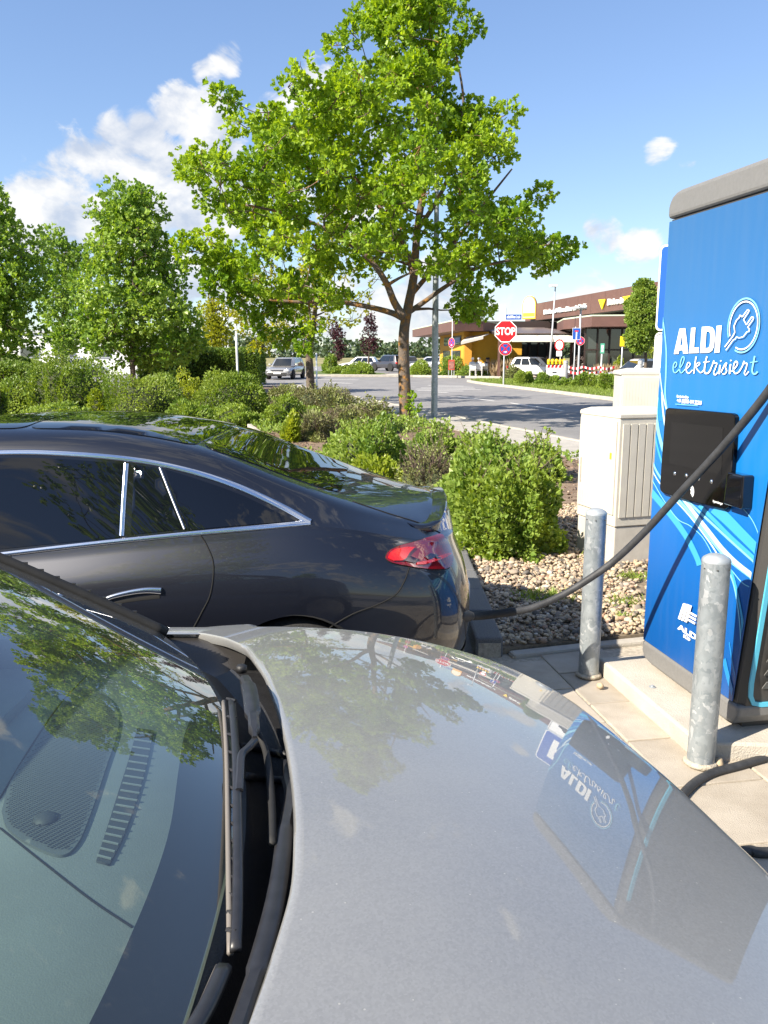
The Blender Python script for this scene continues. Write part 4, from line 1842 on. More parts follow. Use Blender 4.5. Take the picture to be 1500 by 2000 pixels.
V, F = [], []
xs = np.linspace(-.145, -.86, 30)
ys = np.linspace(.66 - .9, .66 + .9, 60)
for x in xs:
    for y in ys:
        bx = x - .27 * (abs(y - .66) / .95) ** 2.2 * max(0, 1 + (x + .145) / .7)
        V.append(Vector((bx, y, dash_z(x, y))))
for i in range(len(xs) - 1):
    for k in range(len(ys) - 1):
        a = i * len(ys) + k
        F.append((a, a + 1, a + len(ys) + 1, a + len(ys)))
n0 = len(V)
for y in ys:
    V.append(Vector((-.93, y, .95)))
for k in range(len(ys) - 1):
    a = (len(xs) - 1) * len(ys) + k
    F.append((a, a + 1, n0 + k + 1, n0 + k))
DASH_BVH = BVHTree.FromPolygons(V, F)
mb = MB()
mb.add(V, F)
dash = mb.build('dashboard', M_DASH, gcar, smooth=True, auto=R(40))


def dash_hit(px, py):
    h = DASH_BVH.ray_cast(CAM, ray(px, py).normalized())
    if h[0] is None:
        return None, None
    nn = h[1] if h[1].z > 0 else -h[1]
    return h[0], nn


grille = bend([(4, 1590), (22, 1530), (70, 1455), (110, 1395), (160, 1350), (215, 1370), (232, 1420), (205, 1510), (175, 1600), (150, 1655), (118, 1676), (60, 1655), (15, 1622), (4, 1590)], 4)[:-1]
gr = sheet('speaker_grille', [grille], dash_hit, 9, .004, mat('grille_plastic', (.13, .142, .142), .55), dash)
mb = MB()
xs_ = [p[0] for p in grille]
ys_ = [p[1] for p in grille]
for a in np.arange(-400, 700, 7.5):
    for b in np.arange(0, 420, 7.5):
        st_ = 3.7 * (int(round(b / 7.5)) % 2)
        px, py = 20 + (a + st_) * .62 + b * .20, 1340 + b * .9 - (a + st_) * .35
        if in_poly((px, py), [(p[0] * .93 + np.mean(xs_) * .07, p[1] * .95 + np.mean(ys_) * .05) for p in grille]):
            h, nn = dash_hit(px, py)
            if h is not None:
                c = h + nn * .0062
                mb.add([c + Vector((math.cos(t) * .0016, math.sin(t) * .0016, 0)) for t in np.linspace(0, 2 * math.pi, 6)[:-1]], [(0, 1, 2, 3, 4)])
g2 = mb.build('grille_holes', M_SEAM, gr)
tag(g2, kind='stuff')
h, nn = dash_hit(90, 1606)
mb = MB()
mb.lathe(h + Vector((0, 0, .002)), [(.016, 0), (.015, .004), (.010, .008), (.001, .010)], 18)
mb.build('light_sensor', M_DASHDARK, dash, smooth=True)
slot = bend([(300, 1430), (285, 1500), (262, 1580), (240, 1640), (214, 1692)], 4) + bend([(188, 1685), (206, 1630), (228, 1560), (250, 1490), (268, 1425)], 4)
vent = sheet('demister_vent', [slot], dash_hit, 10, .003, M_DASHDARK, dash)
for t in np.linspace(.04, .97, 18):
    a = Vector((300, 1430, 0)).lerp(Vector((214, 1692, 0)), t) + Vector((14 * math.sin(math.pi * t), 0, 0))
    b = Vector((268, 1425, 0)).lerp(Vector((188, 1685, 0)), t) + Vector((6 * math.sin(math.pi * t), 0, 0))
    P = [dash_hit(a.lerp(b, k).x, a.lerp(b, k).y)[0] for k in (0, .5, 1)]
    if all(p is not None for p in P):
        mb = MB()
        mb.tube([p + Vector((0, 0, .0045)) for p in P], .0014, 5)
        mb.build('slat', M_DASH, vent)
for pts in ([(0, 1618), (90, 1690), (180, 1760), (258, 1812)], [(0, 1560), (60, 1460), (118, 1375), (170, 1320)]):
    P = [dash_hit(p.x, p.y)[0] for p in smooth_path([(a, b, 0) for a, b in pts], 6)]
    P = [p for p in P if p is not None]
    mb = MB()
    mb.tube([p + Vector((0, 0, .0005)) for p in P], .0013, 5)
    mb.build('dash_joint', M_SEAM, dash)
# scuttle: black plastic trough between glass and bonnet
V, F = [], []
us = np.linspace(-.90, .815, 90)
for u in us:
    Y = GYC + 1.05 * u
    g = ws(min(max(Y, .66 - .945), .66 + .945), 0)
    g = Vector((g.x, Y, g.z - .008))
    hx = float(rear_x(np.array([Y]))[0])
    h = Vector((hx + .05, Y, hood_z(hx, Y) - .045))
    for k, (t, dz) in enumerate(((0, 0), (.10, -.006), (.16, -.03), (.35, -.05), (.5, -.058), (.62, -.04), (.66, -.03), (.82, -.028), (1.0, -.02))):
        p = g.lerp(h, t)
        p.z += dz
        V.append(p)
for i in range(len(us) - 1):
    for k in range(8):
        a = i * 9 + k
        F.append((a, a + 1, a + 10, a + 9))
mb = MB()
mb.add(V, F)
cowl = mb.build('scuttle_panel', M_DARKPLASTIC, gcar, smooth=True, auto=R(35))
COWL_BVH = BVHTree.FromPolygons(V, F)


def cowl_hit(px, py):
    h = COWL_BVH.ray_cast(CAM, ray(px, py).normalized())
    return (h[0], h[1] if h[1].z > 0 else -h[1]) if h[0] is not None else (None, None)


# moulded corner covers beside the glass
for sgn in (-1, 1):
    Vw, Fw = [], []
    for i, x in enumerate(np.linspace(-.30, -.95, 24)):
        for j, t in enumerate(np.linspace(0, 1, 9)):
            yo = 1.03 - .24 * t
            zo = -.016 - .045 * t ** 1.6 + .006 * math.sin(t * 9) - .02 * math.exp(-((x + .42) / .05) ** 2) * t
            Vw.append(Vector((x, GYC + sgn * yo, hood_z(-.35, 1.80) + zo)))
    for i in range(23):
        for j in range(8):
            q_ = i * 9 + j
            Fw.append((q_, q_ + 1, q_ + 10, q_ + 9))
    mb = MB()
    mb.add(Vw, Fw)
    mb.build('corner_cover', mat('warm_black_plastic', (.030, .028, .027), .42, bump=.1, bscale=300), gcar, smooth=True)
# ribs and covers on the scuttle at its far end
for (a, b) in (((402, 1300), (440, 1262)), ((430, 1322), (470, 1290)), ((470, 1460), (560, 1478)), ((478, 1520), (566, 1530))):
    P = [cowl_hit(a[0] + (b[0] - a[0]) * t, a[1] + (b[1] - a[1]) * t)[0] for t in np.linspace(0, 1, 6)]
    P = [p + Vector((0, 0, .003)) for p in P if p is not None]
    if len(P) > 2:
        mb = MB()
        mb.tube(P, .006, 6)
        mb.build('rib', M_DARKPLASTIC, cowl, smooth=True)


UPV = Vector((0, 0, 1))


def atZs(pts, n=6):
    return smooth_path([atZ(a, b, z) for a, b, z in pts], n)


def atZl(pts, n=6):
    return smooth_path([atZ(a, b, z) - UPV * .016 for a, b, z in pts], n)


M_ARM = mat('wiper_arm_paint', (.020, .020, .022), .38, noise=.2, nscale=40)
# blade lying on the glass
wp = thing('windscreen_wiper', (0, 0, 0))
wp.parent = gcar
mb = MB()
mb.tube(atZl([(436, 1352, 1.172), (442, 1450, 1.177), (445, 1600, 1.179), (447, 1720, 1.178), (449, 1832, 1.174)]), .0035, 6)
mb.build('rubber_blade', mat('worn_rubber', (.16, .145, .13), .6), wp, smooth=True)
mb = MB()
mb.bar(atZl([(452, 1350, 1.178), (460, 1450, 1.184), (463, 1600, 1.186), (463, 1720, 1.184), (459, 1825, 1.178)]), .011, .007)
mb.build('blade_spine', M_ARM, wp, smooth=True)
for t in np.linspace(.03, .97, 14):
    y = 1350 + 480 * t
    a, b = atZ(443 + 5 * math.sin(t * 3), y, 1.162), atZ(460 + 5 * math.sin(t * 3), y + 4, 1.166)
    mb = MB()
    mb.tube([a, b], .0026, 5)
    mb.build('blade_claw', M_ARM, wp)
mb = MB()
mb.bar(atZl([(478, 1308, 1.175), (487, 1330, 1.19), (494, 1380, 1.195), (497, 1424, 1.192)]), [.018] * 4 + [.024] * 8 + [.016] * 4 + [.008] * 3, .012)
mb.bar(atZl([(497, 1424, 1.192), (486, 1436, 1.193), (471, 1452, 1.193), (468, 1490, 1.19), (466, 1520, 1.188)]), .010, .006)
mb.build('arm', M_ARM, wp, smooth=True, auto=R(40))
mb = MB()
mb.lathe(atZ(472, 1312, 1.128), [(.010, 0), (.010, .010), (.007, .013), (.001, .014)], 16)
mb.build('pivot_cap', M_DARKPLASTIC, wp, smooth=True)
mb = MB()
mb.tube(atZs([(500, 1425, 1.165), (520, 1470, 1.15), (530, 1560, 1.145), (532, 1650, 1.145)]), .005, 6)
mb.build('washer_hose', M_RUBBER, gcar, smooth=True)
w2_ = thing('windscreen_wiper', (0, 0, 0))
w2_.parent = gcar
mb = MB()
mb.bar(atZl([(556, 1470, 1.130), (561, 1500, 1.14), (567, 1535, 1.148), (556, 1600, 1.155), (546, 1680, 1.162), (530, 1760, 1.168), (505, 1850, 1.172), (478, 1930, 1.175), (450, 2010, 1.178), (415, 2110, 1.178)]), [.010] * 6 + [.017] * 12 + [.020] * 20 + [.016] * 17, .010)
mb.build('arm', M_ARM, w2_, smooth=True, auto=R(40))
mb = MB()
mb.bar(atZl([(436, 1858, 1.178), (400, 1935, 1.185), (352, 2010, 1.19), (280, 2120, 1.20)]), .015, .008)
mb.build('blade_spine', M_ARM, w2_, smooth=True)
mb = MB()
mb.tube(atZl([(424, 1858, 1.172), (388, 1935, 1.179), (340, 2010, 1.184), (268, 2120, 1.194)]), .003, 6)
mb.build('rubber_blade', mat('worn_rubber', (.16, .145, .13), .6), w2_, smooth=True)
# engine bay floor below the scuttle so that no daylight shows through
mb = MB()
mb.box((-.2, GYC, 1.02), (.75, 1.8, .02))
mb.build('bulkhead', M_SEAM, gcar)
mb = MB()
mb.box((-1.9, GYC, .55), (2.4, 1.7, .05))
mb.box((-1.55, GYC - .4, .95), (.16, .5, .75), rot=Matrix.Rotation(R(-15), 3, 'Y'))
mb.box((-1.55, GYC + .4, .95), (.16, .5, .75), rot=Matrix.Rotation(R(-15), 3, 'Y'))
mb.build('seats', M_DASHDARK, gcar)
# ================================================================== charging station
P0 = Vector((1.37, 4.12, 0))
FN = Vector((-e2.x, -e2.y, 0)).normalized()
if FN.x > 0:
    FN = -FN
EIN = -FN                                   # into the cabinet
UP = Vector((0, 0, 1))


def face_hit(px, py):
    d = ray(px, py)
    t = (P0 - CAM).dot(FN) / d.dot(FN)
    return CAM + d * t, FN


def FP(s, z, off=0.0):
    return P0 + e1 * s + UP * z + FN * off


def sz(px, py):
    p, _ = face_hit(px, py)
    return (p - P0).dot(e1), p.z


# concrete plinth
PL = [P0 + e1 * a + EIN * b for a, b in ((-.10, -.20), (.90, -.205), (.985, .16), (.99, 1.2), (-.12, 1.2))]
mb = MB()
mb.prism([(p.x, p.y) for p in PL], -.02, .098)
pth = mb.build('charger_plinth', M_CONC)
bv = pth.modifiers.new('bevel', 'BEVEL')
bv.width = .012
bv.segments = 2
tag(pth, 'low pale concrete plinth under the blue charging station', 'plinth')
M_CH_GREY = mat('charger_grey', (.165, .163, .158), .5, noise=.06, nscale=60, bump=.12, bscale=500)
M_CH_DARK = mat('charger_dark', (.055, .052, .048), .5, bump=.1, bscale=400)
M_CYAN = mat('cyan_trim', (.10, .48, .66), .35)
M_WHITE = mat('print_white', (.86, .87, .86), .4)
M_PCYAN = mat('print_cyan', (.05, .33, .58), .4)
M_PLCYAN = mat('print_light_cyan', (.20, .52, .70), .4)
M_PBLUE = mat('print_mid_blue', (.015, .20, .52), .4)
M_SCREEN = mat('touch_screen_glass', (.004, .0035, .003), .05, spec=.35)


def print_gradient(name):
    """printed film: deep blue at the top, brighter azure in the middle"""
    m = bpy.data.materials.new(name)
    m.use_nodes = True
    N, L = m.node_tree.nodes, m.node_tree.links
    b = N['Principled BSDF']
    b.inputs['Roughness'].default_value = .38
    b.inputs['Coat Weight'].default_value = .25
    b.inputs['Coat Roughness'].default_value = .2
    t = N.new('ShaderNodeTexCoord')
    s = N.new('ShaderNodeSeparateXYZ')
    L.new(t.outputs['Object'], s.inputs[0])
    mr = N.new('ShaderNodeMapRange')
    mr.inputs['From Min'].default_value = .15
    mr.inputs['From Max'].default_value = 2.35
    L.new(s.outputs['Z'], mr.inputs['Value'])
    cr = N.new('ShaderNodeValToRGB')
    els = [(0, (.002, .070, .27)), (.22, (.003, .105, .38)), (.45, (.005, .155, .48)), (.60, (.012, .155, .45)), (.75, (.022, .130, .34)), (1, (.024, .105, .26))]
    while len(cr.color_ramp.elements) < len(els):
        cr.color_ramp.elements.new(.5)
    for e, (p, c) in zip(cr.color_ramp.elements, els):
        e.position = p
        e.color = (*c, 1)
    L.new(mr.outputs[0], cr.inputs[0])
    # faint dust and rain streaks on the film
    mp_ = N.new('ShaderNodeMapping')
    mp_.inputs['Scale'].default_value = (9, 9, .8)
    L.new(t.outputs['Object'], mp_.inputs[0])
    nz = N.new('ShaderNodeTexNoise')
    nz.inputs['Scale'].default_value = 3
    nz.inputs['Detail'].default_value = 8
    L.new(mp_.outputs[0], nz.inputs['Vector'])
    m2 = N.new('ShaderNodeMapRange')
    m2.inputs['From Min'].default_value = .45
    m2.inputs['From Max'].default_value = .8
    m2.inputs['To Max'].default_value = .035
    L.new(nz.outputs['Fac'], m2.inputs['Value'])
    mx = N.new('ShaderNodeMixRGB')
    mx.inputs[2].default_value = (.30, .30, .28, 1)
    L.new(m2.outputs[0], mx.inputs[0])
    L.new(cr.outputs[0], mx.inputs[1])
    L.new(mx.outputs[0], b.inputs['Base Color'])
    return m


M_FILM = print_gradient('blue_printed_film')
ch = thing('charging_station', P0 + e1 * .45 + EIN * .35, 'tall blue charging station with white lettering and a black touch screen', 'charging station')
ch.location.z = .098
Zb, Zt = .205, 2.33
DEP = .85


def near(z):
    """the near edge of the front leans outward with height"""
    return .808 + .108 * (z - .23)


# carcass
mb = MB()
zs = np.linspace(Zb, Zt, 12)
V, F = [], []
for z in zs:
    V += [FP(.012, z, -.006), FP(near(z) + .02, z, -.006), FP(near(z) + .045, z, -.03), FP(near(z) + .05, z, -DEP), FP(.012, z, -DEP)]
for i in range(len(zs) - 1):
    for k in range(5):
        k2 = (k + 1) % 5
        F.append((i * 5 + k, i * 5 + k2, i * 5 + 5 + k2, i * 5 + 5 + k))
F += [tuple(range(5)), tuple(len(V) - 5 + k for k in range(5))]
mb.add(V, F)
mb.build('carcass', M_CH_DARK, ch)
# printed front panel
mb = MB()
Lz = list(np.linspace(Zb + .02, Zt - .008, 10))
edge = [FP(.006, z, 0) for z in Lz] + [FP(near(z), z, 0) for z in Lz[::-1]]
mb.plate(edge, FN * .006)
front = mb.build('front_panel', M_FILM, ch)
fv = front.modifiers.new('bevel', 'BEVEL')
fv.width = .003
fv.segments = 2
# rear wing of the side, seen past the left edge
mb = MB()
mb.plate([FP(.0, z, -.004) for z in (Zb + .03, Zt - .01)] + [FP(.0, z, -DEP + .01) for z in (Zt - .01, Zb + .03)], -e1 * .006)
mb.build('side_panel', M_FILM, ch)
# grey bottom skirt with rounded corners and foot
mb = MB()
prof = [(.0, Zb + .018), (.0, Zb - .04), (.03, Zb - .075), (.10, Zb - .085), (near(Zb) - .05, Zb - .085), (near(Zb) + .02, Zb - .075), (near(Zb) + .05, Zb - .03), (near(Zb) + .055, Zb + .018)]
mb.plate([FP(s, z, .008) for s, z in prof], EIN * (DEP + .01))
sk = mb.build('skirt', M_CH_GREY, ch)
b_ = sk.modifiers.new('bevel', 'BEVEL')
b_.width = .016
b_.segments = 3
mb = MB()
c = FP(near(Zb) / 2 + .02, .11, -DEP / 2 - .01)
mb.box(c + UP * -.0, (near(Zb) - .06, DEP - .10, .06), math.atan2(e1.y, e1.x))
mb.build('foot', M_CH_DARK, ch)
# grey cap on top
mb = MB()
prof = [(-.008, Zt + .004), (-.008, Zt + .06), (.004, Zt + .085), (.025, Zt + .107), (.055, Zt + .120), (.10, Zt + .125), (near(Zt) - .1, Zt + .125), (near(Zt), Zt + .105), (near(Zt) + .05, Zt + .06), (near(Zt) + .05, Zt + .004)]
mb.plate([FP(s, z, .010) for s, z in prof], EIN * (DEP + .02))
cp = mb.build('top_cap', M_CH_GREY, ch)
b_ = cp.modifiers.new('bevel', 'BEVEL')
b_.width = .02
b_.segments = 3
# cooling side towards the grey car: cyan line and louvres
def SP(a, z, off=0.0):
    """point on the louvred side; a runs into the depth"""
    return FP(near(z) + .05 + off, z, -.03 - a)


for a0 in (.0,):
    P = [SP(.006, z, .004) for z in np.linspace(2.2, .33, 20)] + [SP(.012, .27, .004), SP(.03, .235, .004), SP(.07, .225, .004)] + [SP(a, .225, .004) for a in np.linspace(.12, .78, 8)]
    V, F = [], []
    for i, p in enumerate(P):
        q0 = P[max(0, i - 1)]
        q1 = P[min(len(P) - 1, i + 1)]
        t = (q1 - q0).normalized()
        w = t.cross(e1).normalized() * .010
        V += [p - w, p + w]
    for i in range(len(P) - 1):
        F.append((2 * i, 2 * i + 1, 2 * i + 3, 2 * i + 2))
    mb = MB()
    mb.add(V, F)
    o = mb.build('light_strip', M_CYAN, ch)
    o.modifiers.new('t', 'SOLIDIFY').thickness = .008
for z in np.arange(.30, 1.75, .062):
    mb = MB()
    mb.plate([SP(.06, z, .0), SP(.06, z + .038, .022), SP(.76, z + .038, .022), SP(.76, z, .0)], UP * .006)
    mb.build('louvre', M_CH_GREY, ch)
# graphics, each a film on the front
OFF = [.0075]


def film(name, loops, m, spacing=30, parent=None):
    OFF[0] += .00012
    V2, T = fill2d(loops, spacing)
    P = [face_hit(v.x, v.y)[0] + FN * OFF[0] for v in V2]
    P = [FP(min(max((p - P0).dot(e1), .008), near(p.z) - .002), p.z, OFF[0]) for p in P]
    base = wloc(parent or front)
    return link(name, raw_mesh([p - base for p in P], T, False), m, parent or front)


def c5(l):
    return [(1100 + a / 3.75, 760 + b / 3.75) for a, b in l]


def c4(l):
    return [(1260 + a / 6.25, 560 + b / 6.25) for a, b in l]


def c8(l):
    return [(1250 + a / 4.652, 1050 + b / 4.652) for a, b in l]


SW = [(c4([(236, 30), (222, 200), (214, 330), (232, 430), (205, 640), (180, 900), (165, 1150), (168, 1350), (190, 1500), (215, 1640)]), (3, 9), M_PBLUE),
      (c4([(222, 250), (236, 420), (215, 600), (192, 780), (178, 1000), (172, 1200)]), (1, 3), M_PLCYAN),
      (c4([(240, 430), (262, 620), (276, 820), (270, 1100), (262, 1300), (285, 1500), (310, 1640)]), (2, 3), M_PLCYAN),
      (c4([(200, 1050), (222, 1250), (265, 1450), (320, 1640)]), (1.5, 2.5), M_WHITE),
      (c5([(700, 60), (692, 180), (712, 330), (752, 470), (800, 600)]), (5, 7), M_PLCYAN),
      (c5([(735, 20), (742, 160), (770, 330), (820, 500)]), (3, 4), M_WHITE),
      (c5([(676, 250), (700, 420), (760, 600), (850, 760), (960, 900)]), (3, 5), M_PCYAN),
      (c5([(662, 520), (700, 610), (790, 740), (900, 860), (1010, 990), (1120, 1130), (1230, 1250), (1420, 1395)]), (3, 8), M_PLCYAN),
      (c5([(660, 590), (720, 690), (820, 800), (930, 920), (1040, 1060), (1130, 1190), (1200, 1330)]), (2, 3), M_WHITE),
      (c5([(650, 745), (740, 850), (830, 960), (920, 1090), (990, 1230), (1010, 1290)]), (12, 10), M_PCYAN),
      (c5([(655, 650), (740, 800), (850, 950), (940, 1000), (1030, 1080), (1090, 1180), (1110, 1240)]), (1.5, 1.5), M_PLCYAN),
      (c5([(880, 790), (960, 890), (1070, 1030), (1180, 1170), (1290, 1280), (1425, 1385)]), (6, 10), M_WHITE),
      (c5([(900, 800), (1000, 890), (1130, 1010), (1260, 1130), (1440, 1290)]), (5, 4), M_PLCYAN),
      (c5([(1120, 870), (1210, 950), (1320, 1060), (1450, 1190)]), (22, 18), M_PCYAN),
      (c5([(1010, 850), (1120, 960), (1250, 1090), (1440, 1260)]), (8, 7), M_PCYAN),
      (c5([(1330, 870), (1400, 960), (1445, 1060), (1462, 1120)]), (1.5, 1.5), M_PLCYAN),
      (c5([(1180, 1250), (1250, 1380), (1300, 1530), (1330, 1690), (1345, 1850)]), (2, 2), M_PLCYAN),
      (c5([(1150, 1200), (1260, 1340), (1330, 1420), (1405, 1460)]), (1.5, 2), M_PLCYAN),
      (c8([(790, 200), (860, 340), (905, 520), (940, 700), (950, 860), (960, 1000)]), (5, 3), M_PCYAN),
      (c8([(800, 260), (870, 430), (910, 650), (930, 850), (935, 1050)]), (2, 2), M_PLCYAN),
      (c8([(780, 1100), (815, 1250), (855, 1400), (885, 1500)]), (8, 6), M_PBLUE),
      (c8([(830, 950), (860, 1150), (890, 1300), (905, 1380)]), (2, 2), M_PBLUE)]
M_SWHITE = mat('print_pale_streak', (.50, .66, .76), .4)
for pts, w, m in SW:
    film('swoosh', [ribbon_px(pts, w, 6)], M_SWHITE if m is M_WHITE else m)
A_ = [c4([(375, 822), (445, 512), (515, 507), (552, 815), (490, 818), (483, 775), (440, 778), (432, 820)]), c4([(452, 715), (482, 712), (470, 585)])]
L_ = [c4([(563, 812), (588, 503), (640, 498), (622, 745), (682, 740), (677, 808)])]
D_ = [c4([(695, 808), (720, 490), (800, 486), (845, 495), (870, 525), (877, 580), (875, 640), (865, 730), (845, 780), (815, 800), (790, 806)]),
      c4([(760, 750), (775, 548), (800, 545), (818, 560), (823, 600), (818, 700), (806, 738), (790, 747)])]
I_ = [c4([(873, 807), (900, 478), (962, 473), (935, 803)])]
for l in (A_, L_, D_, I_):
    film('letter', l, M_WHITE)
S_ = {'c': M_PLCYAN, 'w': M_WHITE}
strokes = [([(385, 990), (408, 960), (406, 925), (386, 925), (368, 970), (370, 1030), (395, 1050), (432, 1020)], 'c', 13),
           ([(430, 1022), (480, 950), (503, 880), (490, 852), (468, 885), (450, 970), (450, 1030), (470, 1052), (508, 1015)], 'c', 12),
           ([(508, 1015), (550, 985), (576, 950), (565, 925), (545, 935), (528, 990), (535, 1040), (565, 1055), (605, 1015)], 'w', 12),
           ([(650, 852), (638, 930), (622, 1060)], 'w', 14), ([(628, 1000), (658, 940), (690, 925), (690, 950), (652, 985), (690, 1040), (715, 1047), (745, 1015)], 'w', 12),
           ([(782, 850), (760, 950), (752, 1030), (770, 1058), (800, 1050), (830, 1010)], 'w', 17), ([(738, 922), (775, 918), (815, 913)], 'w', 11),
           ([(822, 1020), (850, 955), (868, 902), (872, 932), (905, 935), (885, 1000), (866, 1050), (886, 1076), (922, 1040)], 'w', 13),
           ([(945, 955), (938, 1010), (935, 1066)], 'w', 18), ([(953, 898), (955, 912)], 'w', 17),
           ([(958, 1045), (1000, 955), (1025, 932), (1012, 985), (1026, 1030), (1002, 1064), (975, 1062)], 'w', 14),
           ([(1075, 945), (1066, 1000), (1062, 1066)], 'w', 18), ([(1077, 893), (1079, 908)], 'w', 17),
           ([(1088, 1035), (1148, 970), (1160, 930), (1140, 910), (1116, 950), (1110, 1020), (1135, 1060), (1178, 1040)], 'w', 14),
           ([(1178, 1040), (1220, 970), (1240, 908), (1246, 938), (1276, 935), (1265, 1000), (1245, 1050), (1260, 1076), (1298, 1035)], 'w', 13),
           ([(1372, 845), (1355, 930), (1340, 1020), (1355, 1062), (1385, 1060), (1406, 1035)], 'c', 19), ([(1315, 925), (1360, 918), (1406, 911)], 'c', 11)]
for pts, cc, w in strokes:
    film('script_stroke', [ribbon_px(c4(pts), (w / 6.25, w / 6.25), 5)], S_[cc])
sc0, zc0 = sz(1457, 636)
rz_ = abs(sz(1464, 581)[1] - sz(1450, 690)[1]) / 2


def ring(rad, w, m, gap=(205, 245)):
    OFF[0] += .00012
    V, F = [], []
    n = 72
    for k in range(n + 1):
        a = R(gap[1] + (360 - (gap[1] - gap[0])) * k / n)
        for q in (rad - w / 2, rad + w / 2):
            V.append(FP(sc0 + q * math.cos(a), zc0 + q * math.sin(a), OFF[0]) - wloc(front))
    for k in range(n):
        F.append((2 * k, 2 * k + 1, 2 * k + 3, 2 * k + 2))
    link('logo_ring', raw_mesh(V, F, False), m, front)


ring(rz_ * .97, .007, M_PLCYAN)
ring(rz_ * .86, .006, M_WHITE)
plug = c4([(1005, 735), (1060, 663), (1105, 603), (1130, 555), (1120, 480), (1150, 410), (1185, 375), (1195, 345), (1222, 370), (1288, 280), (1305, 283), (1306, 302), (1240, 400), (1275, 465), (1343, 366),
           (1364, 374), (1360, 398), (1293, 492), (1315, 520), (1310, 545), (1285, 550), (1240, 610), (1190, 625), (1155, 613), (1140, 640), (1118, 648), (1028, 775)])
for i in range(len(plug) - 1):
    film('plug_outline', [ribbon_px([plug[i], ((plug[i][0] + plug[i + 1][0]) / 2, (plug[i][1] + plug[i + 1][1]) / 2), plug[i + 1]], (1.9, 1.9), 2)], M_WHITE)


def face_text(body, px, py, px1, py1, size, m=M_WHITE, bold=.0, parent=None, off=.0115):
    """lettering fitted between two points of its baseline"""
    s, z = sz(px, py)
    s1, z1 = sz(px1, py1)
    me = text_mesh(body, size, bold)
    w = max(v.co.x for v in me.vertices)
    return text_on(body, FP(s, z, off), e1, UP, size, m, parent or front, bold=bold, extrude=.0004, sx=abs(s1 - s) / w)


face_text('Servicehotline', 1326, 776, 1349, 776.5, .017, bold=.0005)
face_text('+49 (0)208 444 22200', 1326, 785.5, 1375, 788, .025, bold=.0005)
film('small_print', [ribbon_px([(1325, 789), (1346, 790.5), (1369, 792)], (1.2, 1.2), 3)], M_PLCYAN)
for l in ([(372, 735), (420, 595), (443, 597), (395, 745)], [(402, 750), (448, 600), (471, 605), (425, 757)], [(432, 762), (476, 608), (500, 618), (455, 770)],
          [(487, 672), (545, 705), (541, 724), (481, 690)], [(478, 703), (540, 738), (536, 757), (473, 721)], [(470, 735), (532, 770), (528, 789), (465, 752)]):
    film('emblem_bar', [c8(l)], M_WHITE)
face_text('ALDI', 1328.7, 1228, 1370, 1248, .036, bold=.0018)
face_text('SÜD', 1338.8, 1244, 1352.5, 1250, .021, bold=.0008)
# touch screen
def c5b(l):
    return [(1280 + a / 6.818, 780 + b / 6.818) for a, b in l]


scr = c5b([(205, 150), (215, 122), (245, 112), (680, 145), (1090, 182), (1125, 200), (1142, 235), (1120, 640), (1090, 1000), (1052, 1400), (1035, 1445), (1000, 1462), (560, 1360), (170, 1245), (138, 1215), (128, 1170), (160, 700), (190, 320)])
P = [face_hit(a, b)[0] + FN * .007 for a, b in scr]
mb = MB()
mb.plate(P, FN * .022)
scr_o = mb.build('touch_screen', M_SCREEN, ch)
b_ = scr_o.modifiers.new('bevel', 'BEVEL')
b_.width = .004
b_.segments = 2
inn = c5b([(290, 300), (985, 375), (965, 1000), (262, 850)])
mb = MB()
mb.plate([face_hit(a, b)[0] + FN * .0285 for a, b in inn], FN * .0012)
mb.build('display', mat('unlit_display', (.007, .0065, .006), .08, spec=.35), scr_o)
for (a, b) in ((335, 985), (492, 1010), (657, 1052), (830, 1092)):
    p = face_hit(1280 + a / 6.818, 780 + b / 6.818)[0] + FN * .029
    mb = MB()
    prof = [(.001, .006), (.005, .0055), (.0085, .004), (.0095, 0)]
    V, F = [], []
    for (rr, h) in prof:
        for k in range(16):
            an = 2 * math.pi * k / 16
            V.append(p + e1 * rr * math.cos(an) + UP * rr * math.sin(an) + FN * h)
    for i in range(3):
        for k in range(16):
            F.append((i * 16 + k, i * 16 + (k + 1) % 16, (i + 1) * 16 + (k + 1) % 16, (i + 1) * 16 + k))
    mb.add(V, F)
    mb.build('button', M_CHROME, scr_o, smooth=True)
for rr in (14, 24, 34):
    pts = [(545 + rr * 1.55 * math.cos(R(t)) - 8, 1215 + rr * 2.7 * math.sin(R(t)) + 10) for t in range(-62, 66, 16)]
    V2, T = fill2d([ribbon_px(c5b(pts), (1.7, 1.7), 3)], 10)
    link('contactless_mark', raw_mesh([face_hit(v.x, v.y)[0] + FN * .0300 - wloc(scr_o) for v in V2], T, False), M_WHITE, scr_o)
face_text('hypercharger', 1404.5, 980, 1424, 985.5, .015, bold=.0002, parent=scr_o, off=.0302)
# card reader to the right of the screen
mb = MB()
rd = c5b([(1092, 930), (1300, 975), (1400, 968), (1412, 1000), (1375, 1420), (1305, 1455), (1060, 1390)])
q = [face_hit(a, b)[0] for a, b in c5b([(1125, 965), (1345, 1010), (1310, 1462), (1072, 1385)])]
mb.plate([p + FN * .006 for p in q], FN * .055)
cr_ = mb.build('card_reader', M_BLACK_GLOSS, ch)
b_ = cr_.modifiers.new('bevel', 'BEVEL')
b_.width = .008
b_.segments = 3

# ================================================================== bollards
M_ZINC = mat('galvanised_steel', (.33, .36, .38), .42, .35, col2=(.46, .49, .50), nscale=22, bump=.06, bscale=40)


